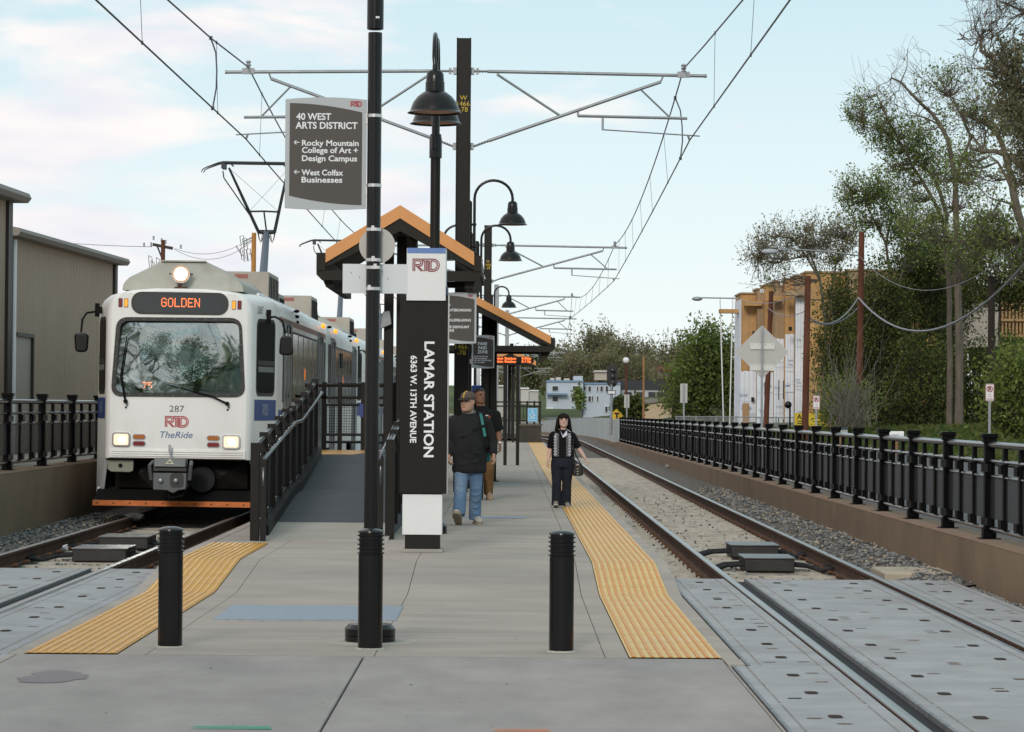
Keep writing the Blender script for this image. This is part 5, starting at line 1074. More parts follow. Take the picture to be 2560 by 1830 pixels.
# cab sides: slanted plane from (hw 1.085, y .16) to (1.335, 1.12)
def side_pt(s, u, z, off=.004):
    x = 1.085 + (1.335 - 1.085) * u; y = .16 + .96 * u; nx, ny = .974, -.228
    return (X(s * (x + nx * off)), YY(y + ny * off), z)
def side_panel(name, mt, u0, u1, z0_, z1_, r, off, s, th=None):
    pts = [(u0 + (u1 - u0) * (.5 + a), z0_ + (z1_ - z0_) / 2 + b) for a, b in [(a / (u1 - u0), b) for a, b in rrect(u1 - u0, z1_ - z0_, r, 5)]]
    P_ = [side_pt(s, u, z, off) for u, z in pts]
    if s < 0: P_ = P_[::-1]
    m__ = MB(); m__.add(P_, [tuple(range(len(P_)))]); return m__.build(name, mt, car, smooth=False)
zz0, zz1 = 1.80, 2.95
for s in (-1, 1):
    side_panel('cab_window_frame', M_TFRAME, .10, .93, zz0, zz1, .12, .004, s); side_panel('cab_window', mat('cab_side_glass', (.006, .006, .006), .4, spec=.04), .15, .88, zz0 + .05, zz1 - .05, .09, .008, s)
    side_panel('window_divider', M_TFRAME, .15, .88, zz0 + .46, zz0 + .53, .02, .010, s); side_panel('cab_panel_light', mat('cab_side_panel', (.16, .165, .165), .5), .17, .86, zz0 + .36, zz0 + .44, .01, .010, s)
    side_panel('blue_band', M_TBLUE, .05, 1.0, 1.44, 1.75, .004, .004, s)
    ux_ = Vector((s * .225, .96, 0)).normalized() * s; un_ = Vector((s * .974, -.228, 0)); cen = Vector(side_pt(s, .52, 1.60, .004))
    m_ = MB(); put_logo(m_, cen, .155, ux=ux_ * .9, uy=(0, 0, 1), un=un_, th=.004, wd=.06); m_.build('logo', mat('logo_pale', (.38, .42, .50), .5), car, smooth=False)
    if s > 0: m_ = MB(); put_text(m_, '287', side_pt(s, .25, 3.08, .002), .26, .11, ux=ux_, un=un_, th=.004); m_.build('number', mat('number_grey', (.09, .09, .10), .5), car, smooth=False)
    # mirrors
    if s > 0: P_ = [F(671, 793, .7), F(686, 790, .7), F(705, 800, .55), F(712, 830, .45)]; c_, sz = F(715, 862, .45), (.20, .07, .285)
    else: P_ = [F(242, 780, .7), F(216, 784, .6), F(205, 800, .5), F(202, 832, .45)]; c_, sz = F(202, 858, .45), (.20, .07, .285)
    m_ = MB(); m_.tube(P_, .016, 8); m_.cbox(P_[0] + Vector((-.02 * s, 0, .02)), (.10, .08, .10)); m_.cyl(P_[0] + Vector((0, 0, .12)), P_[0] - Vector((0, 0, .08)), .035, n=8); arm_ = m_.build('mirror_arm', M_TDARK, car)
    m_ = MB(); m_.prism([(c_.x + a * (1 - .10 * s * b / .15), c_.y, c_.z + b) for a, b in rrect(sz[0] * 1.0, sz[2], .06, 6)], (0, .09, 0)); m_.build('mirror', M_BLK, arm_, bevel=.025, seg=3)
# ---- sides of the passenger part
SIDE = 1.352
def sbox(name, mt, y0, y1, z0_, z1_, out, parent=None, s=1, din=.02, bevel=0):
    m__ = MB(); xa, xb = X(s * (SIDE - din)), X(s * (SIDE + out)); m__.box(min(xa, xb), max(xa, xb), YY(y0), YY(y1), z0_, z1_); return m__.build(name, mt, parent or car, smooth=False, bevel=bevel)
DOORS = (2.95, 10.55, 14.25, 21.85)
for s in (1, -1):
    for (y0, y1) in ((3.95, 9.7), (15.1, 21.0)):
        sbox('window_band', M_TFRAME, 2.1 if y0 < 10 else 12.85, 12.0 if y0 < 10 else 23.0, 1.72, 2.86, .004, s=s); n = 5
        for k in range(n):
            a, b = y0 + .06 + (y1 - y0 - .08) * k / n, y0 + .02 + (y1 - y0 - .08) * (k + 1) / n
            wdw = sbox('window', M_TGLS, a, b, 1.78, 2.82, .008, s=s)
            if s > 0:
                sbox('window_trim', M_SIL, b + .0, b + .035, 1.74, 2.86, .014, wdw, s)
    if s < 0: continue
    sbox('side_strip', mat('reflection_red_brown', (.30, .14, .10), .4), 1.4, 12.0, 2.93, 3.02, .003, s=s)  # brownish reflection above the windows, painted on as a coloured strip
    sbox('side_strip', mat('stripe_blue', (.05, .09, .26), .4), 1.4, 12.0, 1.46, 1.60, .003, s=s)
    for d in DOORS:
        fr_ = sbox('door', M_DOORF, d - .66, d + .66, .42, 3.0, .006, s=s)
        sbox('door_recess', M_TDARK, d - .60, d + .60, .48, 2.92, .009, fr_, s)
        for e in (-1, 1):
            lf = (d + e * .34 - .25, d + e * .34 + .25); sbox('door_glass', M_TGLS, lf[0], lf[1], .75, 2.80, .013, fr_, s); sbox('door_edge', M_SIL, d + e * .06 - .02, d + e * .06 + .02, .48, 2.9, .022, fr_, s); sbox('door_edge', M_SIL, d + e * .61 - .025, d + e * .61 + .025, .44, 2.95, .030, fr_, s)
        if d != DOORS[0]:
            for e in (-.11, .11): m_ = MB(); m_.sphere((X(SIDE + .05), YY(d + e - .0), 3.14), (.035, .06, .045), 10, 8); m_.build('door_light', M_AMB2, fr_)
    for y, z in ((5.0, 3.22), (5.0, 3.13), (5.0, 3.04), (13.4, 3.2), (20.5, 3.2), (20.5, 3.1)): m_ = MB(); m_.sphere((X(SIDE - .02), YY(y), z), (.05, .10, .028), 10, 6); m_.build('side_lamp', M_TDARK, car)
    for y in (6.7, 17.6): m_ = MB(); m_.tube([(X(SIDE + .003), YY(y), 2.2), (X(SIDE + .014), YY(y), 2.2)], .10, 16); m_.build('route_disc', mat('orange_disc', (.5, .16, .02), .4, emit=(1, .25, .03), estr=.5), car)
    sbox('side_sign', M_TDARK, 16.4, 17.2, 2.45, 2.75, .03, s=s)
# roof gear
for nm, y0, y1, hw_, z1_, xo in (('roof_box', 7.9, 9.9, .62, 4.0, 0), ('roof_box', 18.4, 20.2, .62, 4.0, 0), ('roof_box', 10.3, 11.5, .5, 3.72, .1), ('roof_box', 20.6, 22.2, .5, 3.8, 0)):
    m_ = MB(); m_.box(X(xo - hw_), X(xo + hw_), YY(y0), YY(y1), 3.37, z1_); rb = m_.build(nm, M_TBOX, car, bevel=.02)
    m_ = MB()
    for k in range(6): yk = y0 + .15 + (y1 - y0 - .3) * k / 5; m_.box(X(xo + hw_ + .002), X(xo + hw_ + .012), YY(yk - .05), YY(yk + .05), 3.5, z1_ - .08)
    m_.build('grille', M_TDARK, rb, smooth=False)
    if hw_ > .6: m_ = MB(); m_.box(X(xo + .02), X(xo + .25), YY(y0 - .006), YY(y0 - .001), z1_ - .12, z1_ - .05); m_.build('warning_label', mat('label_red', (.30, .10, .08), .6), rb, smooth=False)
m_ = MB()
for y in (10.0, 20.3): m_.tube([(X(.3), YY(y), 3.4), (X(.35), YY(y + .15), 3.62), (X(.4), YY(y + .35), 3.4)], .03, 8)
m_.tube([(X(.7), YY(3.8), 3.40), (X(.7), YY(7.7), 3.40)], .03, 8); m_.build('roof_conduit', M_TDARK, car)
for s in (-1, 1): m_ = MB(); m_.tube([(X(s * 1.0), YY(1.6), 3.36), (X(s * 1.0), YY(11.9), 3.36)], .025, 6); m_.build('roof_rail', M_TWS, car)
# pantograph
M_PAN = mat('pantograph_arm', (.035, .037, .042), .5, metal=.3); M_MAST = mat('pantograph_mast', (.13, .155, .19), .45, metal=.3)
zc_ = on(Lc, 53.4).z; base = F(650, 680, 13.2); knee = F(663.5, 580, 14.6); top_y = 53.4 - TY0
base.z = 3.40
m_ = MB(); m_.box(X(-.55), X(.55), YY(12.75), YY(13.7), 3.37, 3.47); pn = m_.build('pantograph', M_TBOX, car, smooth=False)
m_ = MB(); m_.tube([base, knee], [.095, .065], 10); m_.build('lower_arm', M_MAST, pn)
m_ = MB(); m_.cyl((knee.x - .17, knee.y, knee.z), (knee.x + .17, knee.y, knee.z), .045, n=10)
for s in (-1, 1): m_.tube([(knee.x + s * .05, knee.y, knee.z - .04), (knee.x + s * .10, knee.y, knee.z - .2), (knee.x + s * .14, knee.y, knee.z - .16), (knee.x + s * .17, knee.y, knee.z - .03)], .010, 6); m_.tube([(knee.x + s * .08, knee.y, knee.z - .04), (knee.x + s * .12, knee.y, knee.z - .22), (knee.x + s * .16, knee.y, knee.z - .04)], .010, 6)
m_.build('knuckle', M_PAN, pn)
xc_ = TX; zt_ = zc_ - .03
m_ = MB(); tl, tr = Vector((xc_ - .56, YY(top_y), zt_ - .10)), Vector((xc_ + .56, YY(top_y), zt_ - .10)); kl, kr = knee + Vector((-.16, 0, 0)), knee + Vector((.16, 0, 0))
m_.tube([kl, kl.lerp(tl, .55), tl], [.034, .030, .022], 8); m_.tube([kr, kr.lerp(tr, .55), tr], [.034, .030, .022], 8)
a, b = kl.lerp(tl, .33), kr.lerp(tr, .33); m_.tube([a, a.lerp(b, .5) + Vector((0, 0, .01)), b], .020, 6); m_.cyl(knee, a.lerp(b, .5), .016, n=6)
m_.cyl(a, tr, .004, n=4); m_.cyl(b, tl, .004, n=4); m_.tube([tl + Vector((-.12, 0, -.05)), tl + Vector((-.10, 0, -.18)), kl.lerp(tl, .2)], .013, 6); m_.build('upper_arm', M_PAN, pn)
m_ = MB()
for dy, dz in ((-.18, 0), (.18, .015)):
    P_ = [(-1.07, -.19), (-1.05, -.14), (-.98, -.10), (-.76, -.015), (-.66, 0), (.66, 0), (.76, -.015), (.98, -.10), (1.05, -.14), (1.07, -.19)]
    m_.tube([(xc_ + x, YY(top_y + dy), zt_ + z + dz) for x, z in P_], [.009, .010, .012, .016, .026, .026, .016, .012, .010, .009], 8)
for s in (-1, 1): m_.cbox((xc_ + s * .66, YY(top_y), zt_ - .06), (.07, .40, .10)); m_.cyl((xc_ + s * .5, YY(top_y - .2), zt_ - .04), (xc_ + s * .5, YY(top_y + .2), zt_ - .04), .014, n=6)
m_.build('collector', M_PAN, pn)
car.rotation_euler = (0, TILT, 0); car.location = (TX - 2.1 * TILT, TY0, 0)      # the track is canted a little
copy_tree(car, (TX - 2.1 * TILT, TY0 + 24.8, 0), 'second tram car, coupled behind the one numbered on the front')
copy_tree(car, (TX - 2.1 * TILT, TY0 + 49.6, 0), 'third tram car, at the far end of the train')
# ================================================================== trees
M_BARK = mat('bark_grey_brown', (.125, .105, .082), .95, var=.3, vscale=4, bump=.6, bscale=10, stretch=(1, 1, .3))
M_BARKD = mat('bark_dark', (.060, .050, .042), .95, var=.3, vscale=4)
M_TWIG = mat('bare_twig_grey', (.17, .155, .135), .95)
def leafmat(name, c):
    m = mat(name, c, .65, var=.35, vscale=.9, spec=.12, detail=3); n = m.node_tree.nodes; b = n['Principled BSDF']; t = m.node_tree
    tl = n.new('ShaderNodeBsdfTranslucent'); tl.inputs[0].default_value = (c[0] * 1.6, c[1] * 1.7, c[2], 1); mx = n.new('ShaderNodeMixShader'); mx.inputs[0].default_value = .38
    t.links.new(b.outputs[0], mx.inputs[1]); t.links.new(tl.outputs[0], mx.inputs[2]); t.links.new(mx.outputs[0], n['Material Output'].inputs[0]); return m
L_G = [leafmat('leaf_green', (.155, .205, .06)), leafmat('leaf_green_light', (.24, .28, .10)), leafmat('leaf_green_deep', (.060, .085, .025))]
L_O = [leafmat('leaf_olive', (.17, .165, .095)), leafmat('leaf_olive_brown', (.22, .185, .13)), leafmat('leaf_olive_deep', (.12, .125, .07))]
L_D = [leafmat('leaf_dark_green', (.062, .075, .026)), leafmat('leaf_mid_green', (.125, .145, .042)), leafmat('leaf_shade', (.030, .042, .015))]
L_B = [leafmat('leaf_bright', (.125, .165, .045)), leafmat('leaf_bright_yellow', (.18, .21, .065)), leafmat('leaf_mid', (.09, .125, .03))]
rng = np.random.default_rng(11)
def leaf_mesh(name, C, size, mats, parent, wts=(.5, .25, .25)):
    n = len(C); a = rng.normal(size=(n, 3)); a /= np.linalg.norm(a, axis=1)[:, None]; b = rng.normal(size=(n, 3)); b -= a * np.sum(a * b, axis=1)[:, None]; b /= np.linalg.norm(b, axis=1)[:, None]
    s = size * rng.uniform(.55, 1.35, n)[:, None]; off = np.array(base_of(parent)); C = C - off
    V = np.stack([C - a * s, C + b * s * .55, C + a * s, C - b * s * .55], 1).reshape(-1, 3)
    me = bpy.data.meshes.new(name); me.vertices.add(4 * n); me.vertices.foreach_set('co', V.astype(np.float32).ravel())
    me.loops.add(4 * n); me.loops.foreach_set('vertex_index', np.arange(4 * n, dtype=np.int32)); me.polygons.add(n)
    me.polygons.foreach_set('loop_start', np.arange(0, 4 * n, 4, dtype=np.int32)); me.polygons.foreach_set('loop_total', np.full(n, 4, np.int32))
    for m in mats: me.materials.append(m)
    me.polygons.foreach_set('material_index', rng.choice(len(mats), n, p=wts).astype(np.int32)); me.update(calc_edges=True); me.validate()
    o = bpy.data.objects.new(name, me); LINK(o)
    if parent: o.parent = parent
    return o
def wob(p, q, k, n): 
    out = []
    for i in range(n + 1):
        t = i / n; v = Vector(p).lerp(Vector(q), t)
        if 0 < i < n: v += Vector(rng.normal(size=3)) * k
        out.append(v)
    return out
def clumps(blobs, Y):
    """blobs: (px, py, rx, ry, n clumps, leaves per clump, clump radius m) -> clump centres and leaf centres"""
    cen, lv, spr = [], [], []; sc_ = FPX / Y
    for (px, py, rx, ry, n, k, cr) in blobs:
        c = np.array(at(px, py, Y)); r = np.array([rx / sc_, min(rx, ry * 1.3) / sc_, ry / sc_]); got = 0; tries = 0
        f = rng.normal(size=(3, 3)) * 1.4 / max(.8, r.mean()); ph = rng.uniform(0, 6, 3)
        while got < n and tries < n * 12:
            tries += 1; u = rng.normal(size=3); u /= np.linalg.norm(u); u *= rng.uniform(.12, 1) ** .45
            p = c + u * r * (1 + .18 * math.sin(5 * u[0] + ph[0]) + .14 * math.sin(7 * u[2] + ph[1]))
            if np.sin(f @ (p - c) * 2.2 + ph).sum() < -.85: continue
            got += 1; cen.append(p); dr = u * .55 + np.array([0, 0, .75]) + rng.normal(size=3) * .42; dr /= np.linalg.norm(dr); tt = rng.uniform(-.6, 1.0, k)[:, None]; lv.append(p + dr * tt * cr * 1.25 + rng.normal(size=(k, 3)) * cr * (.10 + .16 * (1 - np.abs(tt)))); spr.append((p - dr * cr * .7, p + dr * cr * 1.15))
    return np.array(cen), np.concatenate(lv), spr
def tree(name, label, cat, Y, limbs, blobs, leaf, mats, twigs=.35, twr=.02, group=None, bark=None, bare=(), wts=(.5, .25, .25), baretw=0):
    """limbs: (pixel polyline with optional depth shift, start radius m, end radius m)"""
    p0 = limbs[0][0][0]; base = at(p0[0], p0[1], Y); t = thing(name, label, cat, base, group)
    m_ = MB(); pts_all = []
    for pl, r0, r1 in limbs:
        P_ = [at(q[0], q[1], Y + (q[2] if len(q) > 2 else 0)) for q in pl]; dense = []
        for a, b in zip(P_[:-1], P_[1:]):
            k = max(1, int((b - a).length / 1.2)); dense += [a.lerp(b, i / k) + (Vector(rng.normal(size=3)) * .05 if i else Vector((0, 0, 0))) for i in range(k)]
        dense.append(P_[-1]); n = len(dense); m_.tube(dense, [r0 + (r1 - r0) * i / (n - 1) for i in range(n)], 8); pts_all += dense[n // 4:]
    cen, lv, spr = clumps(blobs, Y) if blobs else (np.zeros((0, 3)), np.zeros((0, 3)), [])
    PA = np.array(pts_all)
    for c in cen:
        if rng.random() > twigs: continue
        d = np.linalg.norm(PA - c, axis=1) + (PA[:, 2] > c[2] + .3) * 2.0; j = np.argmin(d); q = Vector(c); a = Vector(PA[j])
        mid = a.lerp(q, .5) + Vector((0, 0, -.12 * (q - a).length)); ln_ = [a] + wob(a.lerp(mid, .6), q, .05 * (q - a).length + .02, 4); m_.tube(ln_, [twr * 1.6] + [twr * (1.2 - .22 * i) for i in range(len(ln_) - 1)], 4, caps=False)
    for p, q in spr:
        if rng.random() < min(.8, twigs * 1.3): m_.tube([p, q], [twr * .8, twr * .3], 3, caps=False)
    for (px, py, rx, ry, n) in bare:            # fans of bare twigs reaching past the leaves
        c = at(px, py, Y); s_ = FPX / Y; j = int(np.argmin(np.linalg.norm(PA - np.array(c), axis=1))); a = PA[j]
        dj = np.linalg.norm(PA - np.array(c), axis=1); near_ = np.argsort(dj)[:14]
        for _ in range(n):
            a = PA[near_[rng.integers(0, len(near_))]]; e = Vector((c.x + rng.uniform(-rx, rx) / s_, c.y + rng.uniform(-1, 1), c.z + rng.uniform(-.3, 1) * ry / s_)); q = wob(a, e, .14, 6); q = [v + Vector((0, 0, -.35 * math.sin(math.pi * i / 6) * .6)) for i, v in enumerate(q)]; m_.tube(q, [.022 - .0030 * i for i in range(7)], 4, caps=False)
            for _k in range(6):
                i = rng.integers(2, 6); b = q[i]; e2 = b + (e - Vector(a)).normalized() * rng.uniform(.4, 1.3) + Vector(rng.normal(size=3)) * .4; m_.tube(wob(b, e2, .06, 3), [.009, .008, .006, .005], 3, caps=False)
    m_.build('trunk', bark or M_BARK, t)
    if len(lv): leaf_mesh('crown', lv, leaf, mats, t, wts)
    return t
Z6 = lambda *q: [(2040 + x * .606, 60 + y * .606) + tuple(r) for x, y, *r in q]     # read off an enlarged view of the photo
tree('tall_tree', 'tallest leaning tree with a bare pale trunk behind the no parking sign', 'tree', 125,
     [([(2397, 1090), (2398, 960), (2399, 870), (2395, 720), (2393, 600)] + Z6((575, 640), (560, 560), (545, 480), (515, 420), (480, 370), (430, 325), (395, 290), (350, 240), (312, 222)), .20, .04),
      (Z6((575, 640), (600, 560), (640, 470), (610, 400), (585, 350), (550, 300)), .09, .025), (Z6((515, 420), (470, 395), (420, 380)), .05, .02), (Z6((350, 240), (375, 180), (378, 100)), .03, .01)],
     [(2370, 200, 70, 40, 121, 5, 0.51), (2350, 300, 80, 60, 66, 6, 0.51), (2410, 400, 70, 55, 121, 8, 0.60), (2350, 470, 60, 60, 81, 6, 0.60), (2440, 470, 60, 60, 94, 8, 0.60), (2400, 620, 90, 60, 175, 9, 0.75), (2300, 560, 60, 50, 94, 8, 0.60)], .066, L_G, .35, .016, bare=[(2260, 170, 40, 60, 9), (2200, 225, 40, 30, 6), (2395, 230, 50, 60, 6)])
tree('tall_tree', 'tall leaning tree with thin leaves, left of the tallest trunk', 'tree', 129,
     [([(2372, 1085), (2375, 900), (2374, 750), (2362, 610)] + Z6((530, 850), (520, 800), (480, 720), (440, 650), (400, 590), (370, 525), (335, 470), (300, 400), (275, 340), (250, 290)), .15, .03),
      (Z6((530, 850), (540, 790), (510, 690), (480, 620), (440, 590), (400, 575)), .12, .04), (Z6((370, 525), (320, 470), (260, 430), (200, 410)), .06, .02)],
     [(2190, 300, 75, 60, 256, 5, 0.51), (2140, 280, 40, 36, 94, 5, 0.45), (2230, 350, 60, 40, 162, 5, 0.54), (2290, 360, 60, 50, 189, 9, 0.60), (2260, 410, 60, 40, 162, 6, 0.60), (2330, 430, 50, 50, 121, 9, 0.60), (2270, 480, 40, 40, 94, 6, 0.60), (2310, 540, 70, 40, 121, 8, 0.68)], .064, L_G, .35, .015, bare=[(2185, 225, 55, 45, 10)])
tree('tall_tree', 'gnarled tree with a heavy level branch at the right edge of the photo', 'tree', 110,
     [([(2590, 1060), (2585, 800), (2570, 600)] + Z6((835, 790), (815, 700), (805, 630), (785, 560), (770, 500), (745, 450), (700, 410), (640, 385), (600, 360)), .26, .05),
      (Z6((870, 610), (840, 580), (800, 545), (740, 525), (690, 525), (640, 515)), .15, .06), (Z6((690, 525), (660, 480), (625, 440), (590, 360), (560, 300)), .06, .02), (Z6((690, 525), (700, 450), (690, 400)), .04, .015), (Z6((815, 700), (790, 640), (750, 570), (715, 545)), .08, .03), (Z6((835, 790), (800, 740), (760, 730), (720, 790)), .07, .03)],
     [(2480, 560, 60, 60, 141, 7, 0.68), (2440, 600, 60, 40, 126, 6, 0.68), (2420, 420, 40, 40, 77, 5, 0.60), (2500, 300, 60, 50, 109, 5, 0.60), (2440, 280, 40, 40, 62, 5, 0.60), (2545, 640, 50, 60, 141, 8, 0.75)], .066, L_G, .35, .018, bare=[(2420, 250, 60, 70, 14), (2400, 330, 50, 50, 8), (2470, 250, 50, 60, 10)])
tree('tall_tree', 'tree whose dark leafy crown fills the upper right corner', 'tree', 90,
     [([(2720, 1100), (2700, 700), (2640, 330), (2600, 260)] + Z6((860, 265), (820, 240), (770, 185), (720, 135), (680, 110), (682, 60), (690, 20)), .26, .04),
      (Z6((800, 215), (740, 195), (690, 185), (620, 180)), .05, .012), (Z6((682, 60), (640, 90), (605, 60)), .03, .012), ([(2600, 260), (2590, 120), (2560, 30), (2520, 10), (2490, 0)], .08, .02)],
     [(2545, 240, 60, 70, 329, 9, 0.60), (2560, 340, 60, 70, 278, 9, 0.68), (2510, 200, 40, 40, 113, 6, 0.52), (2540, 130, 40, 40, 101, 6, 0.52), (2555, 430, 40, 50, 113, 7, 0.60), (2480, 150, 40, 40, 31, 5, 0.45)], .062, L_O, .3, .015, bare=[(2480, 20, 60, 60, 14), (2540, 20, 50, 50, 14), (2440, 60, 50, 60, 8), (2400, 160, 50, 20, 4)], wts=(.5, .2, .3))
tree('small_tree', 'small airy green tree rising beside the tallest wooden pole', 'tree', 138,
     [([(2240, 1050), (2235, 760), (2215, 610), (2190, 560), (2160, 500), (2140, 480)], .13, .03), ([(2215, 610), (2230, 530), (2200, 480)], .07, .02), ([(2235, 760), (2275, 620), (2300, 560)], .08, .02), ([(2275, 620), (2262, 560), (2250, 500)], .05, .02)],
     [(2150, 480, 55, 45, 202, 6, 0.60), (2120, 510, 30, 35, 81, 5, 0.52), (2200, 480, 50, 40, 162, 8, 0.60), (2170, 545, 60, 40, 148, 6, 0.60), (2240, 560, 50, 60, 175, 8, 0.68), (2290, 610, 60, 50, 175, 9, 0.75)], .07, L_G, .3, .016)
tree('small_tree', 'grey green thin leaved tree over the unfinished building roof', 'tree', 170,
     [([(2060, 1080), (2062, 800), (2050, 700), (2015, 640), (1985, 600), (1950, 590)], .16, .03), ([(2050, 700), (2020, 620), (2010, 570)], .08, .02), ([(2062, 800), (2090, 660), (2110, 590)], .1, .03), ([(2015, 640), (1960, 650), (1900, 640)], .06, .02)],
     [(1960, 610, 85, 50, 298, 5, 0.75), (1900, 640, 50, 40, 141, 5, 0.68), (2040, 590, 60, 40, 203, 6, 0.75), (2100, 590, 60, 45, 235, 6, 0.75), (1925, 690, 60, 35, 77, 5, 0.68), (2060, 640, 70, 35, 141, 5, 0.75)], .078, L_O, .35, .02, wts=(.4, .35, .25))
for k, (px, py, Y, rx, ry, lab, ms) in enumerate((
    (2200, 880, 136, 70, 200, 'dark green bushy tree crowding the wooden pole', L_D), (2300, 800, 140, 80, 190, 'broad mid green tree directly left of the pale trunk', L_D),
    (2500, 680, 146, 75, 110, 'green crown over the grey gable behind the trunks', L_D), (2500, 970, 136, 110, 100, 'dark bushy evergreen thicket below the grey gable', L_D),
    (2310, 990, 134, 100, 100, 'dark shrubby tree at the foot of the pale trunk', L_D), (2105, 860, 152, 62, 170, 'leafy tree beside the yellow banner and brown pole', L_D), (2540, 1010, 96, 60, 90, 'bright green bush right of the no parking sign', L_B), (2110, 1030, 128, 60, 55, 'yellow green bush below the yellow banner', L_B), (2380, 720, 150, 90, 110, 'tree with mixed green crown behind the pale trunk', L_D))):
    nn = int(rx * ry / 22); b = at(px, 1075, Y)
    tree('bushy_tree' if ry > 100 else 'bush', lab, 'tree' if ry > 100 else 'bush', Y, [([(px, 1088), (px + 4, 950 if ry > 100 else 1050), (px - 3, py - ry * .2 if ry > 100 else 1020)], .12, .03)] + [([(px, py + ry * .5), (px + dx * rx, py - ry * .3)], .06, .02) for dx in (-.6, -.3, .3, .6)],
         [(px, py, rx, ry, int(nn * 1.5), 12, 1.0), (px - rx * .6, py + ry * .3, rx * .6, ry * .5, nn // 3, 9, .8), (px + rx * .5, py - ry * .5, rx * .5, ry * .5, nn // 3, 9, .9), (px - rx * .2, py - ry * .75, rx * .5, ry * .35, nn // 4, 8, 1.0)], .078, ms, .25, .014, group='green trees and bushes along the street', bark=M_BARKD, wts=(.42, .38, .2))
m_ = MB(); c = at(2120, 1000, 126); tb = thing('bare_bush', 'tangle of bare grey twigs under the leaning pole', 'bush', c)
for _ in range(110):
    e = Vector((c.x + rng.normal() * 1.1, c.y + rng.normal() * .8, c.z + abs(rng.normal()) * 1.4 + .3)); q = wob((c.x + rng.normal() * .5, c.y, c.z - 1.2), e, .15, 5); m_.tube(q, [.014, .013, .011, .009, .007, .005], 3, caps=False)
m_.build('twig_mass', M_TWIG, tb)
# long grass on the verge
rs = random.Random(5); G_ = np.array([(x, y, verge_z(x, y) + .10) for x, y in ((rs.uniform(13.1, 30), rs.uniform(70, 160)) for _ in range(16000))])
o = leaf_mesh('grass', G_, .16, [leafmat('grass_blade', (.055, .08, .022)), leafmat('grass_blade_light', (.085, .11, .035)), leafmat('grass_blade_dry', (.12, .11, .05))], None); o['kind'] = 'stuff'
# ================================================================== distance: hill, woods, buildings
M_HILL = mat('hill_grass', (.075, .095, .035), .95, var=.4, vscale=.03)
mb = MB(); hx = [-300 + 20 * i for i in range(46)]; hy = [380, 430, 480, 540, 620, 720, 850, 1000, 1200]; hz = [-3, -2.6, -1.8, 0, 2.5, 5, 7, 7.5, 7]
mb.add([(x, y, z + 1.2 * math.sin(x * .02 + y * .01)) for y, z in zip(hy, hz) for x in hx], [(j * 46 + i, j * 46 + i + 1, (j + 1) * 46 + i + 1, (j + 1) * 46 + i) for j in range(8) for i in range(45)]); struct('hill', mb, M_HILL)
far = [(1390, 920, 60, 52, 560, L_O), (1472, 897, 44, 74, 600, L_O), (1505, 888, 38, 62, 610, L_O), (1548, 908, 50, 56, 580, L_O), (1602, 916, 50, 56, 600, L_O), (1658, 918, 40, 54, 560, L_O), (1345, 930, 50, 50, 540, L_D), (1300, 935, 45, 45, 560, L_O), (1420, 938, 60, 38, 520, L_O), (1500, 938, 60, 40, 520, L_O), (1580, 942, 50, 36, 520, L_O), (1690, 922, 40, 60, 560, L_O), (1730, 935, 40, 50, 540, L_O), (1260, 940, 40, 38, 600, L_O), (930, 900, 30, 40, 600, L_O), (1680, 950, 40, 35, 500, L_O)]
names = ['olive tree on the wooded hill above the blue building', 'tallest feathery olive tree on the skyline beyond the blue building', 'open crowned tree beside the tallest one on the skyline', 'olive tree on the skyline above the railway signal', 'olive tree behind the bare wooden pole in the distance', 'olive tree near the red roofed house on the hill', 'dark tree at the left end of the wooded hill', 'olive tree behind the far overhead line arms', 'low olive tree right behind the blue building roof', 'low olive tree behind the railway signal head', 'low tree behind the long dark roofed shed', 'hill tree partly behind the big green bush', 'hill tree right of the big green bush', 'hill tree hidden behind the departure board', 'distant tree between the tram and the pylon', 'low hill tree left of the big green bush']
for (px, py, rx, ry, Y, ms), lab in zip(far, names):
    n = int(rx * ry / 16)
    tree('hill_tree', lab, 'tree', Y, [([(px, 975), (px + 2, py + ry * .4), (px - 2, py - ry * .6)], .35, .08)] + [([(px + 1, py + ry * .5), (px + dx * rx, py - ry * .4)], .2, .05) for dx in (-.5, .5)],
         [(px, py, rx, ry, int(n * 1.0), 10, 2.8), (px + rx * .3, py - ry * .35, rx * .5, ry * .5, n // 2, 10, 2.2), (px - rx * .4, py + ry * .4, rx * .8, ry * .5, n // 2, 11, 2.6)], .27, ms, .4, .07, group='trees on the distant hill', wts=(.4, .3, .3))
tree('bushy_tree', 'big fresh green tree between the tan building and the white poles', 'tree', 235, [([(1765, 1075), (1768, 960), (1772, 860)], .25, .06)] + [([(1768, 1000), (1768 + d, 880)], .12, .03) for d in (-60, -30, 35, 65)],
     [(1775, 920, 70, 95, 520, 15, 1.2), (1730, 980, 58, 70, 280, 13, 1.1), (1815, 970, 50, 90, 280, 14, 1.1), (1775, 855, 45, 40, 130, 11, 1.1), (1700, 1010, 45, 50, 110, 8, 1.0)], .15, [L_B[0], L_G[0], L_D[0]], .3, .03, bark=M_BARKD)
tree('small_tree', 'slim young green tree in front of the blue building', 'tree', 330, [([(1449, 1030), (1449, 950)], .12, .03)], [(1449, 1000, 10, 24, 60, 14, .5), (1447, 980, 6, 12, 20, 10, .4)], .18, L_G, .3, .02)
tree('bush', 'dark round bush beside the yellow warning sign', 'bush', 250, [([(1560, 1060), (1560, 1020)], .1, .03)], [(1556, 1030, 26, 24, 160, 16, .6), (1590, 1020, 20, 26, 100, 14, .6)], .2, L_D, .2, .03)
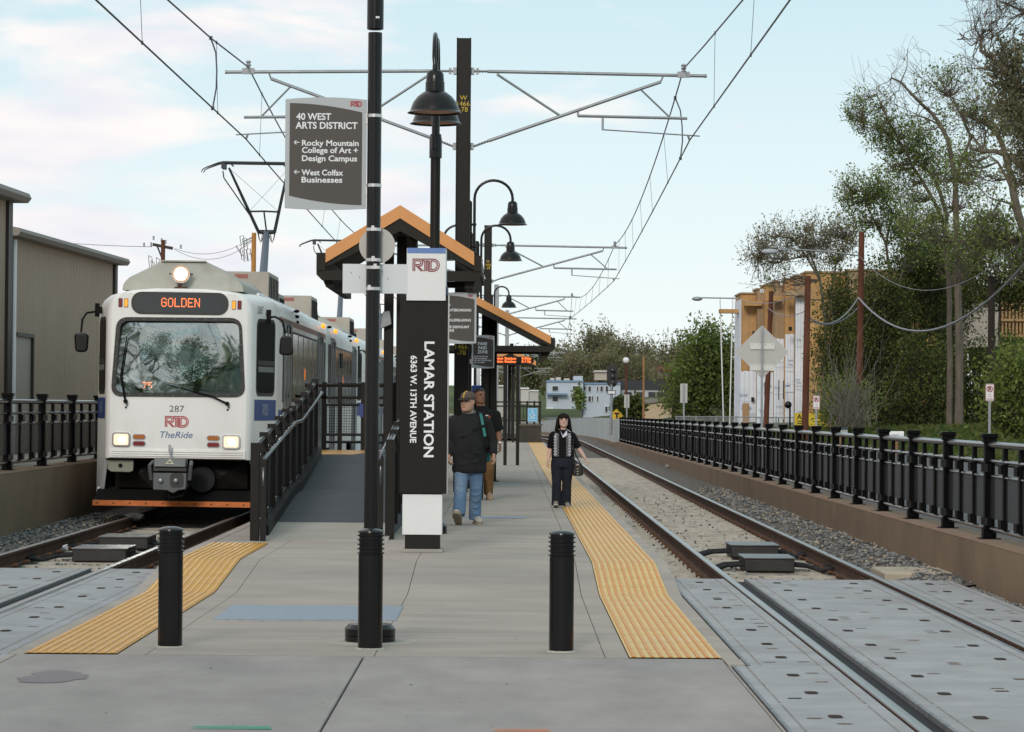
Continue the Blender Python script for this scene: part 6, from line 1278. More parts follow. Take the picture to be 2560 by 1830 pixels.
# blue building
M_BB = mat('pale_blue_wall', (.43, .475, .53), .8, var=.05); M_BTRIM = mat('blue_trim', (.15, .23, .34), .6); M_WIN = mat('dark_window', (.03, .035, .04), .15, spec=.6); M_WFR = mat('window_frame_white', (.6, .6, .6), .6)
BYY = 430.0; t = thing('blue_building', 'pale blue two storey building below the wooded hill', 'building', at(1450, 1040, BYY))
def bwall(px0, px1, py0, py1, Y, dep, mt, nm='wall', par=None):
    a, b = at(px0, py1, Y), at(px1, py0, Y); m__ = MB(); m__.box(a.x, b.x, Y, Y + dep, a.z, b.z); return m__.build(nm, mt, par or t, smooth=False)
w1 = bwall(1368, 1458, 955, 1022, BYY, 14, M_BB); w2 = bwall(1458.2, 1551, 961, 1050, BYY + 2, 12, M_BB)
bwall(1367, 1459, 951, 955, BYY - .2, 14, M_BTRIM, 'roof_trim'); bwall(1459.2, 1552, 957, 961, BYY + 1.8, 12, M_BTRIM, 'roof_trim'); bwall(1365, 1418, 983, 987, BYY - 1.5, 1.4, M_BTRIM, 'canopy_roof'); bwall(1366, 1384, 1018, 1022, BYY - 1.5, 1.4, M_WFR, 'porch')
for px, py, w_, h_ in ((1388, 971, 14, 11), (1439, 971, 14, 11), (1388, 997, 14, 12), (1433, 998, 8, 12), (1462, 970, 4, 10), (1474, 972, 6, 12), (1494, 972, 3, 12), (1504, 972, 6, 12), (1517, 972, 6, 13), (1474, 997, 6, 13), (1481, 997, 3, 13), (1494, 997, 3, 13), (1516, 1023, 6, 13)):
    f = bwall(px - w_ / 2 - 1.2, px + w_ / 2 + 1.2, py - h_ / 2 - 1.2, py + h_ / 2 + 1.2, BYY - .15 if px < 1458 else BYY + 1.85, .2, M_WFR, 'window'); bwall(px - w_ / 2, px + w_ / 2, py - h_ / 2, py + h_ / 2, BYY - .2 if px < 1458 else BYY + 1.8, .1, M_WIN, 'pane', f)
for px0, px1, py in ((1376, 1386, 945), (1390, 1402, 943), (1410, 1424, 946), (1434, 1457, 940)): bwall(px0, px1, py, 951, BYY + 3, 4, M_ALU if px0 < 1430 else M_BB, 'roof_unit')
# long dark roofed shed, tan arched building, red roofed house
t = thing('long_shed', 'long low shed with dark roof right of the blue building', 'building', at(1600, 1000, 440)); bwall(1552, 1660, 972, 992, 440, 10, mat('shed_white', (.45, .46, .48), .8)); bwall(1550, 1662, 951, 972, 439.5, 11, mat('shed_roof', (.045, .045, .05), .7), 'roof')
for px in (1570, 1600, 1630, 1650): bwall(px - 9, px + 9, 980, 992, 439.8, .5, M_WIN, 'opening')
AYY = 300.0; t = thing('arched_building', 'tan building with a shallow arched roof beyond the fence', 'building', at(1640, 1060, AYY)); A0 = [(1586, 1032), (1588, 1026), (1600, 1018), (1620, 1010), (1650, 1005), (1690, 1005), (1730, 1012), (1760, 1030)]
P_ = [at(*q, AYY) for q in A0]; zb = at(1640, 1075, AYY).z; m_ = MB(); m_.prism([(P_[0].x, AYY, zb)] + [(q.x, AYY, q.z) for q in P_] + [(P_[-1].x, AYY, zb)], (0, 14, 0)); m_.build('wall', mat('tan_stucco', (.46, .35, .23), .85, var=.05), t, smooth=False)
m_ = MB(); m_.prism([(q.x - .25, AYY - .3, q.z) for q in P_] + [(q.x - .25, AYY - .3, q.z + .35) for q in P_[::-1]], (0, 14.6, 0)); m_.build('roof', mat('grey_shingle', (.20, .185, .165), .9), t, smooth=False)
f = bwall(1659, 1674, 1043, 1062, AYY - .1, .2, M_WFR, 'window'); bwall(1661, 1672, 1045, 1060, AYY - .2, .1, M_WIN, 'pane', f)
t = thing('hill_house', 'small house with a red roof among the hill trees', 'house', at(1668, 940, 500)); bwall(1650, 1692, 928, 945, 500, 8, mat('house_wall', (.42, .38, .33), .8)); bwall(1648, 1680, 914, 928, 499.5, 8, mat('red_roof', (.25, .10, .06), .8), 'roof')
t = thing('hill_house', 'pale house with flat roof in the trees behind the blue building', 'house', at(1500, 940, 500)); bwall(1488, 1530, 930, 950, 495, 8, mat('house_wall', (.42, .38, .33), .8)); bwall(1486, 1532, 926, 930, 494.5, 9, M_ALU, 'roof')
for px0, px1, py0, py1, Y, lab in ((1302, 1322, 972, 1010, 300, 'pale ribbed tank left of the blue building'), (1324, 1346, 978, 1012, 310, 'grey ribbed tank next to the blue building'), (1226, 1262, 966, 1042, 190, 'white sided cabin left of the departure board posts')):
    t = thing('storage_tank' if Y > 200 else 'white_cabin', lab, 'tank' if Y > 200 else 'cabin', at(px0, py1, Y)); bwall(px0, px1, py0, py1, Y, 4, M_ALU if Y > 200 else mat('cabin_panel', (.42, .41, .38), .7)); bwall(px0 - 1, px1 + 1, py0 - 3, py0, Y - .2, 4.3, M_WHT, 'lid')
# tall hinged background behind the landing, seen through the railing
# silver panel fence curving away
M_PFENCE = mat('silver_panel_fence', (.33, .37, .38), .5, metal=.35, var=.1, vscale=2, stretch=(1, 1, .1)); t = thing('panel_fence', 'silver sheet metal fence curving left beyond the black railing', 'fence', (4.78, 121, .2))
pts = [(4.78, 121.2, 1.18, .13), (4.85, 135, 1.16, .10), (4.8, 150, 1.13, .06), (4.6, 165, 1.05, .0), (4.2, 180, .96, -.06), (3.6, 200, .82, -.16), (2.7, 225, .55, -.3), (1.4, 260, .25, -.5), (-1, 300, -.1, -.8)]
for a, b in zip(pts[:-1], pts[1:]):
    m_ = MB(); m_.add([(a[0], a[1], a[3]), (b[0], b[1], b[3]), (b[0], b[1], b[2]), (a[0], a[1], a[2]), (a[0] + .06, a[1], a[3]), (b[0] + .06, b[1], b[3]), (b[0] + .06, b[1], b[2]), (a[0] + .06, a[1], a[2])], [(0, 1, 2, 3), (4, 7, 6, 5), (3, 2, 6, 7), (0, 3, 7, 4)])
    for k in range(8): f_ = k / 8; x, y = a[0] + (b[0] - a[0]) * f_, a[1] + (b[1] - a[1]) * f_; z0_, z1_ = a[3] + (b[3] - a[3]) * f_, a[2] + (b[2] - a[2]) * f_; m_.box(x - .03, x - .001, y - .05, y + .05, z0_, z1_)
    m_.build('fence_panel', M_PFENCE, t, smooth=False)
m_ = MB()
for i in range(len(pts) - 1): a, b = pts[i], pts[i + 1]; m_.add([(a[0] - .15, a[1], -1), (b[0] - .15, b[1], -1), (b[0] - .15, b[1], b[3]), (a[0] - .15, a[1], a[3]), (a[0] + .3, a[1], a[3]), (b[0] + .3, b[1], b[3])], [(0, 1, 2, 3), (3, 2, 5, 4)])
m_.build('footing', M_WALL, t, smooth=False)
sheet('distant_ground', -60, 60, 190, 400, -.45, M_DIRT)
# ---- signals, signs and poles
SY = 124.0; q = at(1527, 1087, SY); c = at(1530.5, 939, SY); t = thing('railway_signal', 'black three lens railway signal on a grey mast', 'signal', q)
m_ = MB(); m_.cyl(q, (c.x - .02, SY, c.z - .3), .065, n=12); m_.build('mast', M_GALV, t)
m_ = MB(); m_.prism([(c.x + a, SY - .02, c.z + b) for a, b in rrect(.48, 1.02, .235, 8)], (0, .03, 0)); m_.build('backplate', mat('signal_black', (.018, .017, .016), .6), t)
for k in (-1, 0, 1):
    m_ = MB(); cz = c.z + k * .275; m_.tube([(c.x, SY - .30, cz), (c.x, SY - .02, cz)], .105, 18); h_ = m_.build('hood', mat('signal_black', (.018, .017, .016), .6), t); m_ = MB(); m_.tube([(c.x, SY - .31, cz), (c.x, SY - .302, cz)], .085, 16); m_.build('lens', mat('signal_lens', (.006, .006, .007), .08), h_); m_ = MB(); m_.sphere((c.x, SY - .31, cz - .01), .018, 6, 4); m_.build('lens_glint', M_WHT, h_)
m_ = MB(); d = at(1529, 981, SY); m_.box(d.x - .19, d.x + .19, SY - .08, SY - .06, d.z - .09, d.z + .09); pl = m_.build('number_plate', M_BLK, t, smooth=False); m_ = MB(); m_.box(d.x - .16, d.x + .16, SY - .084, SY - .081, d.z - .06, d.z + .06); m_.build('plate_face', M_WHT, pl, smooth=False)
YS = 127.0; c = at(1541, 1039, YS); t = thing('warning_sign', 'yellow diamond sign with a black T beside the signal mast', 'sign', c); r = 17 / sx_(YS)
m_ = MB(); m_.prism([(c.x - r, YS, c.z), (c.x, YS, c.z - r), (c.x + r, YS, c.z), (c.x, YS, c.z + r)], (0, .02, 0)); m_.build('sign_plate', mat('sign_yellow', (.62, .36, .01), .5), t, smooth=False)
m_ = MB(); put_text(m_, 'T', (c.x + .02, YS, c.z), None, r * .75, bold=.05); m_.build('lettering', M_BLK, t, smooth=False); m_ = MB(); m_.cyl((c.x, YS + .06, c.z + r * .6), (c.x, YS + .06, .1), .03, n=8); m_.build('post', M_GALV, t)
def sign_back(px, py, wpx, hpx, Y, pyb, lab, dbl=True):
    c = at(px, py, Y); t = thing('sign_back', lab, 'sign', c, 'grey backs of street signs'); w_, h_ = wpx / sx_(Y), hpx / sx_(Y)
    m_ = MB(); m_.box(c.x - w_ / 2, c.x + w_ / 2, Y, Y + .01, c.z - h_ / 2, c.z + h_ / 2); m_.build('sign_plate', M_ALU, t, smooth=False); b = at(px, pyb, Y); m_ = MB(); m_.box(c.x - .03, c.x + .03, Y - .06, Y - .004, min(b.z, .2), c.z + h_ * .46); m_.build('post', M_GALV, t, smooth=False)
sign_back(1709.5, 983, 18, 48, 105, 1062, 'grey back of a tall narrow sign in front of the big green tree'); sign_back(1567, 1003, 13, 33, 140, 1060, 'smaller grey sign back right of the railway signal')
DY = 67.0; c = at(1905, 880, DY); t = thing('diamond_sign', 'back of a large diamond road sign before the unfinished building', 'sign', c); r = 67.5 / sx_(DY)
rr_ = .05; m_ = MB(); base_ = [(-r, 0), (0, -r), (r, 0), (0, r)]; P_ = []
for i in range(4):
    p, a, b = Vector(base_[i]), Vector(base_[i - 1]), Vector(base_[(i + 1) % 4]); u, v = (a - p).normalized(), (b - p).normalized()
    for k in range(5): f_ = k / 4; s1, e1 = p + u * rr_, p + v * rr_; P_.append(s1 * (1 - f_) ** 2 + p * 2 * f_ * (1 - f_) + e1 * f_ * f_)
m_.prism([(c.x + p.x, DY, c.z + p.y) for p in P_], (0, .006, 0)); m_.build('sign_plate', M_ALU, t, smooth=False)
for dy in (14, -39):
    z = c.z + dy / sx_(DY); m_ = MB(); m_.box(c.x - .29, c.x + .30, DY - .03, DY - .002, z - .075, z + .07); br = m_.build('crossbar', mat('bracket_pale', (.62, .61, .56), .5), t, bevel=.004)
    m_ = MB()
    for k in (-.24, -.08, .08, .24): m_.cbox((c.x + k, DY - .031, z + .05), (.015, .004, .012))
    m_.build('bolt', M_RUST, br, smooth=False)
m_ = MB(); m_.box(c.x - .025, c.x + .025, DY - .085, DY - .032, .2, c.z + r * .93); m_.build('post', M_GALV, t, smooth=False)
m_ = MB(); m_.box(c.x + .15, c.x + .19, DY - .004, DY - .001, c.z - r * .64, c.z - r * .60); m_.build('sticker', M_YEL, t, smooth=False)
def no_parking(px, py, hpx, Y, lab):
    c = at(px, py, Y); h_ = hpx / sx_(Y); w_ = h_ * .5; t = thing('no_parking_sign', lab, 'sign', (c.x, Y, .3), 'no parking signs'); m_ = MB(); m_.prism([(c.x + a, Y, c.z + b) for a, b in rrect(w_, h_, .03, 4)], (0, .006, 0)); m_.build('sign_plate', M_WHT, t, smooth=False)
    m_ = MB(); m_.ribbon(rrect(w_ * .92, h_ * .94, .025, 4), .012, (c.x, Y, c.z), (1, 0, 0), (0, 0, 1), (0, -1, 0), .003, closed=True); O = (c.x, Y, c.z + h_ * .2); m_.ribbon(arc(0, 0, w_ * .33, 0, 360, 20), .022, O, (1, 0, 0), (0, 0, 1), (0, -1, 0), .0035); m_.ribbon([(-w_ * .23, w_ * .23), (w_ * .23, -w_ * .23)], .022, O, (1, 0, 0), (0, 0, 1), (0, -1, 0), .0045)
    m_.box(c.x - w_ * .35, c.x + w_ * .35, Y - .004, Y - .001, c.z - h_ * .40, c.z - h_ * .36); put_text(m_, 'ANY', (c.x, Y, c.z - h_ * .10), w_ * .4, h_ * .075); put_text(m_, 'TIME', (c.x, Y, c.z - h_ * .24), w_ * .45, h_ * .075); m_.build('red_marking', mat('sign_red', (.35, .03, .05), .5), t, smooth=False)
    m_ = MB(); put_text(m_, 'P', (c.x, Y, c.z + h_ * .2), None, w_ * .42, bold=.04); m_.build('lettering', M_BLK, t, smooth=False)
    m_ = MB(); m_.box(c.x - .03, c.x + .03, Y + .01, Y + .06, .2, c.z + h_ * .4); m_.build('post', M_GALV, t, smooth=False)
no_parking(2474.5, 981, 43, 74.5, 'no parking sign on a grey post before the dark bushes'); no_parking(2041, 1006, 34, 95, 'small no parking sign beside the yellow banner')
def mailbox(px, py, wpx, hpx, Y, mt, lab, txt, tm):
    c = at(px, py, Y); w_, h_ = wpx / sx_(Y), hpx / sx_(Y); t = thing('mailbox', lab, 'mailbox', (c.x, Y, .3)); m_ = MB(); prof_ = [(-h_ * .38, -h_ / 2), (h_ * .38, -h_ / 2)] + [(h_ * .38 * math.cos(a), h_ * .12 + h_ * .38 * math.sin(a)) for a in [math.pi * i / 8 for i in range(9)]]
    m_.prism([(c.x - w_ / 2, Y + a, c.z + b) for a, b in prof_], (w_, 0, 0)); m_.build('box', mt, t); m_ = MB(); m_.box(c.x - .05, c.x + .05, Y - .05, Y + .05, .2, c.z - h_ / 2); m_.build('post', mat('wood_post', (.22, .13, .08), .9), t, smooth=False)
    m_ = MB(); put_text(m_, txt, (c.x + w_ * .22 if tm is M_WHT else c.x - w_ * .1, Y - h_ * .385, c.z - h_ * .08), None, h_ * .36, bold=.02); m_.build('lettering', tm, t, smooth=False)
    m_ = MB(); m_.box(c.x - w_ * .35, c.x - w_ * .05, Y - h_ * .40, Y - h_ * .386, c.z - h_ * .18, c.z - h_ * .08); m_.build('flag', mat('flag_red', (.45, .04, .03), .5), t, smooth=False)
mailbox(2102, 1077, 34, 17, 97, mat('mailbox_green', (.012, .030, .024), .4), 'dark green mailbox numbered 6262 on a wooden post', '6262', M_WHT); mailbox(2241, 1087, 36, 18, 92, M_WHT, 'white mailbox with a red flag on a wooden post', '6300', M_ALU)
M_WOODP = mat('reddish_wood_pole', (.105, .042, .026), .9, var=.25, vscale=3, stretch=(1, 1, .2)); M_WOODT = mat('tan_wood_pole', (.30, .16, .075), .9, var=.2, vscale=3, stretch=(1, 1, .2))
def wpole(Y, top, bot, r, mt, lab, arms=()):
    a, b = at(*bot, Y), at(*top, Y); t = thing('wooden_pole', lab, 'utility pole', a, 'wooden utility poles'); m_ = MB(); m_.tube([Vector((a.x, Y, min(a.z, .2))), b], [r, r * .82], 12); m_.build('pole', mt, t); return t, a, b
PYY = 128.0; t, a, b = wpole(PYY, (2154, 580), (2147, 1080), .16, M_WOODP, 'tallest dark reddish wooden pole, among the green trees')
m_ = MB(); e = at(1962, 627, PYY); m_.tube([at(2152, 640, PYY), at(2080, 630, PYY), at(2000, 624, PYY), at(1945, 624, PYY)], .035, 8); arm_ = m_.build('lamp_arm', M_GALV, t); m_ = MB(); c = at(1925, 629, PYY); m_.sphere(c, (.40, .17, .13), 14, 8); m_.build('lamp_head', mat('lamp_head_grey', (.36, .38, .40), .5), arm_)
wpole(118, (2020, 690), (2012, 1090), .15, M_WOODP, 'reddish wooden pole in front of the unfinished building'); wpole(150, (1928, 728), (1914, 1080), .15, M_WOODP, 'dark wooden pole behind the diamond sign'); wpole(112, (2479, 690), (2478, 985), .16, mat('dark_pole', (.035, .028, .022), .9), 'dark wooden pole before the grey gable')
wpole(230, (1609, 891), (1609, 1060), .10, M_WOODT, 'tan wooden pole in front of the arched building'); tt, a, b = wpole(260, (1565, 905), (1566, 1000), .12, M_WOODP, 'dark wooden pole with a white cap above the signal')
m_ = MB(); m_.sphere(b + Vector((0, 0, .15)), .3, 10, 6); m_.build('cap', M_WHT, tt)
t, a, b = wpole(150, (408, 600), (404, 760), .14, M_WOODP, 'wooden pole with a crossarm directly above the tram roof')
m_ = MB(); p, q = at(382, 611, 150), at(432, 621, 150); m_.bar(p, q, .14, .16); m_.bar(at(393, 615, 150), at(404, 643, 150), .06, .08); m_.build('crossarm', M_BARKD, t)
m_ = MB()
for px, py in ((384, 600), (404, 606), (414, 610), (360, 617), (452, 622), (378, 616)): q = at(px, py, 150); m_.cyl(q, q + Vector((0, 0, .22)), .05, n=6)
for px, py in ((376, 655), (382, 668), (395, 660), (400, 672)): q = at(px, py, 150); m_.tube([q + Vector((-.1, 0, .35)), q + Vector((.08, 0, .25)), q + Vector((.14, 0, -.25)), q + Vector((-.05, 0, -.3)), q + Vector((-.1, 0, .35))], .022, 5)
m_.build('insulator', M_GALV, t)
t, a, b = wpole(150, (635, 582), (632, 760), .15, mat('orange_wood_pole', (.42, .20, .06), .9, var=.15, vscale=3), 'orange brown wooden pole behind the pantograph mast')
m_ = MB()
for px, py in ((606, 636), (612, 640), (622, 638), (605, 605), (612, 611)): q = at(px, py, 150); m_.tube([q + Vector((-.12, 0, .3)), q + Vector((.08, 0, .35)), q + Vector((.15, 0, -.25)), q + Vector((-.02, 0, -.3)), q + Vector((-.12, 0, .3))], .024, 5)
for p, q in (((606, 605), (632, 592)), ((612, 611), (632, 599)), ((590, 614), (606, 640)), ((622, 634), (632, 636))): m_.cyl(at(*p, 150), at(*q, 150), .03, n=5)
m_.build('insulator', M_GALV, t)
M_UWIRE = mat('utility_wire', (.22, .23, .25), .6)
def uwire(p, q, d, r, lab, n=20):
    m_ = MB(); m_.tube(sag(p, q, d, n), r, 5); tag(m_.build('utility_wire', M_UWIRE, None), lab, 'utility wire', 'utility wires between wooden poles')
uwire(at(-60, 583, 150), at(380, 617, 150), 0.15, .018, 'thin wire running left from the crossarm pole over the tan building'); uwire(at(436, 621, 150), at(632, 594, 150), .55, .014, 'upper thin wire between the crossarm pole and the orange brown pole'); uwire(at(436, 623, 150), at(632, 602, 150), .75, .014, 'lower thin wire between the crossarm pole and the orange brown pole')
Q = at(2146, 744, PYY); uwire(Q, at(2640, 560, 84), 2.3, .042, 'thick grey cable sagging right from the tallest wooden pole'); uwire(at(2012, 785, 118), Q, .75, .03, 'thick grey cable between the two reddish wooden poles'); uwire(at(1920, 770, 150), at(2012, 778, 118), .3, .02, 'cable left of the reddish pole before the unfinished building'); uwire(at(2148, 640, PYY), at(2640, 520, 84), 2.0, .013, 'upper grey cable sagging right behind the trunks'); uwire(at(2146, 768, PYY), at(2012, 795, 118), .5, .02, 'thin lower cable between the two reddish wooden poles'); uwire(at(1840, 745, 160), at(2012, 730, 118), .4, .018, 'thin wire before the unfinished building roof')
# ================================================================== unfinished building
M_OSB = mat('orange_sheathing', (.46, .27, .115), .85, var=.22, vscale=.9, var2=(.27, .20, .14), v2scale=.25, v2amt=.7); M_OSBD = mat('sheathing_weathered', (.33, .235, .145), .85, var=.22, vscale=.9)
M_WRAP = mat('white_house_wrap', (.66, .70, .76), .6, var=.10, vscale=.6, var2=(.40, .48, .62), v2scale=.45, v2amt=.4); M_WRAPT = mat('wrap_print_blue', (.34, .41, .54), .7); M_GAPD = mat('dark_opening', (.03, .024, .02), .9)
UY = 200.0; t = thing('unfinished_building', 'unfinished apartment building with orange sheathing and white wrap', 'building', at(1900, 1080, UY))
def bay(px0, px1, pyt, pyb, Y, dep, mt, nm='wall', par=None): return bwall(px0, px1, pyt, pyb, Y, dep, mt, nm, par)
cols = [(1851, 1891, 733, 1100, 203), (1891, 1911, 722, 1100, 202), (1911, 1935, 712, 1100, 200.5), (1935, 1961, 703, 1100, 199), (1961, 1988, 697, 1100, 198), (1988, 2014, 688, 1100, 196.5), (2014, 2120, 680, 1100, 195), (2120, 2300, 676, 1100, 193), (2300, 2420, 672, 1100, 190)]
for i, (a_, b_, yt, yb_, Y) in enumerate(cols):
    wl_ = bay(a_ + .1, b_ - .1, yt, yb_, Y, 5.3 if i == 0 else 3.5, M_OSB if i % 2 == 0 else M_OSBD); bay(a_ - .5, b_ - .2, yt - 2, yt + 1.5, Y - .15, 5.3 if i == 0 else 3.5, M_OSBD, 'parapet', wl_)
    if i < 6: bay((a_ + b_) / 2 - .2, (a_ + b_) / 2 + .2, yt + 4, 930, Y - .03, .05, M_OSBD, 'sheet_joint', wl_)
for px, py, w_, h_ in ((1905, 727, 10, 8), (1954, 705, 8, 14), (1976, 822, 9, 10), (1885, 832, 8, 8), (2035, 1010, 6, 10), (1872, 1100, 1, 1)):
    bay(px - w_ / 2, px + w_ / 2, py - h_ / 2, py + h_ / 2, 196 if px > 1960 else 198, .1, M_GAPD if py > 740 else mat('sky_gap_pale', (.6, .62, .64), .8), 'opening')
bay(1862, 1905, 753, 764, 201.5, 1.2, M_OSB, 'balcony_board'); bay(1915, 1955, 740, 752, 197.5, 1.2, M_OSB, 'balcony_board'); bay(1965, 2010, 728, 738, 195, 1.2, M_OSBD, 'balcony_board')
wraps = [(1851.5, 1890, 927, 1055, 202.8), (1891, 1934, 930, 1100, 200), (1934, 1962, 846, 1100, 198.8), (1962, 1987, 835, 1100, 197.8), (1987, 2012, 744, 1100, 196.2)]
for k, (a_, b_, yt, yb_, Y) in enumerate(wraps):
    p0, p1 = at(a_, yb_, Y - .06), at(b_, yt, Y - .06); m_ = MB(); n = 10; top = [(p0.x + (p1.x - p0.x) * i / n, Y - .06 - .012 * (i % 3), p1.z + rng.uniform(-.06, .02)) for i in range(n + 1)]; bot = [(v[0], v[1], p0.z) for v in top]
    m_.add(bot + top, [(i, i + 1, n + 2 + i, n + 1 + i) for i in range(n)]); wp = m_.build('house_wrap', M_WRAP, t, smooth=False)
    m_ = MB()
    for j in range(4):
        z = p0.z + (p1.z - p0.z) * (.15 + .75 * rng.random()); xx = p0.x + (p1.x - p0.x) * rng.uniform(.15, .6); put_text(m_, 'Tyvek', (xx, Y - .16, z), min(1.3, (p1.x - p0.x) * .6), None, bold=.02)
        m_.quad((p0.x, Y - .155, z - .5), (p1.x, Y - .155, z - .5), (p1.x, Y - .155, z - .48), (p0.x, Y - .155, z - .48))
    m_.build('wrap_print', M_WRAPT, wp, smooth=False)
q0 = at(1851, 1100, 203); q1 = at(1851, 748, 203); m_ = MB(); m_.box(q0.x - .05, q0.x + .0, 202.9, 208.35, q0.z, q1.z); m_.build('house_wrap', M_WRAP, t, smooth=False)
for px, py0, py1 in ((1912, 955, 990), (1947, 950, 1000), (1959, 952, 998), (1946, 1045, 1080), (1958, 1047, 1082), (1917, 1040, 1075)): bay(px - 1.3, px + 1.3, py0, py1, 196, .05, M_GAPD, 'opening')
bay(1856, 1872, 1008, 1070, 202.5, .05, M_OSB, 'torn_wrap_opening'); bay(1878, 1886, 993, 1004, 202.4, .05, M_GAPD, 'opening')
t2 = t; t = thing('grey_gable_building', 'grey walled gable of the building glimpsed behind the tall trunks', 'building', at(2460, 900, 190))
P_ = [at(*q, 172) for q in ((2420, 870), (2500, 865), (2500, 705), (2470, 735), (2440, 760), (2420, 770))]; m_ = MB(); m_.prism(P_, (0, 12, 0)); m_.build('wall', mat('grey_gable_wall', (.33, .29, .255), .85), t, smooth=False); bay(2500.5, 2600, 720, 920, 173, 12, mat('timber_infill', (.09, .065, .04), .9), 'timber_infill')
m_ = MB()
for k in range(7): a, b = at(2506 + 9 * k, 722, 172.6), at(2506 + 9 * k, 840, 172.6); m_.box(a.x - .06, a.x + .06, 172.5, 172.62, b.z, a.z)
for py in (724, 760, 800, 840): a, b = at(2502, py, 172.4), at(2600, py, 172.4); m_.box(a.x, b.x, 172.3, 172.42, a.z - .07, a.z + .07)
m_.build('timber_framing', mat('new_timber', (.34, .21, .10), .8), t, smooth=False)
t = thing('scaffold_board', 'orange board platform on two white poles left of the unfinished building', 'scaffold', at(1815, 1070, 205))
for px0, px1 in ((1800, 1809), (1832, 1824)): m_ = MB(); m_.tube([at(px0, 742, 205), at(px1, 1065, 205)], .045, 8); m_.build('pole', M_WHT, t)
p, q = at(1799, 777, 205), at(1848, 771, 205); m_ = MB(); m_.box(p.x, q.x, 204.6, 206, p.z - .16, p.z + .12); m_.build('board', M_OSB, t, smooth=False)
p, q = at(1735, 744, 205), at(1850, 746, 205); m_ = MB(); m_.tube([p, q], .05, 8); arm_ = m_.build('arm', M_GALV, t); m_ = MB(); m_.sphere(at(1743, 747, 205), (.40, .2, .16), 12, 8); m_.build('lamp_head', M_GALV, arm_)
YB = 150.0; p, q = at(1986, 1090, YB), at(2098, 1033, YB); t = thing('yellow_banner', 'yellow banner with dark lettering behind the reddish pole', 'banner', (p.x, YB, p.z)); m_ = MB(); m_.box(p.x, q.x, YB, YB + .05, p.z, q.z); m_.build('banner_cloth', mat('banner_yellow', (.60, .44, .05), .7, var=.06, vscale=1), t, smooth=False)
m_ = MB(); put_text(m_, 'AR', (p.x + .12, YB, q.z - .2), None, .25, anchor='l', bold=.03); put_text(m_, 'KING', ((p.x + q.x) / 2 + .3, YB, q.z - .2), None, .22, bold=.03)
for k in range(5): m_.box(p.x + .15, p.x + .15 + .3 + .2 * (k % 2), YB - .004, YB - .001, q.z - .48 - .12 * k, q.z - .42 - .12 * k)
m_.build('lettering', mat('banner_ink', (.06, .06, .02), .7), t, smooth=False); m_ = MB()
for x in (p.x, q.x): m_.box(x - .04, x + .04, YB + .06, YB + .14, .2, q.z + .1)
m_.build('post', M_GALV, t, smooth=False)
# ---- dark street lamp, chain link fence near the building
c = at(1975, 1012, 150); t = thing('street_post', 'thin black post with a round top before the white wrap', 'post', (c.x, 150, .3)); m_ = MB(); m_.cyl((c.x, 150, .2), (c.x, 150, c.z), .05, n=8); m_.build('post', M_BLK, t); m_ = MB(); m_.sphere((c.x - .1, 150, c.z), .2, 10, 8); m_.build('round_top', M_BLK, t)
t = thing('site_fence', 'low chain link fence at the foot of the unfinished building', 'fence', at(1900, 1080, 160))
p, q = at(1690, 1066, 160), at(2040, 1062, 160); m_ = MB(); m_.quad((p.x, 160, .2), (q.x, 160, .2), (q.x, 160, 1.2), (p.x, 160, 1.2)); m_.build('wire_mesh', see_through('chain_link', (.30, .32, .33), .30), t, smooth=False)
m_ = MB(); m_.tube([(p.x, 160, 1.2), (q.x, 160, 1.2)], .03, 6); m_.build('top_rail', M_GALV, t)
for k in range(8): x = p.x + (q.x - p.x) * k / 7; m_ = MB(); m_.cyl((x, 160, .2), (x, 160, 1.25), .035, n=6); m_.build('post', M_GALV, t)
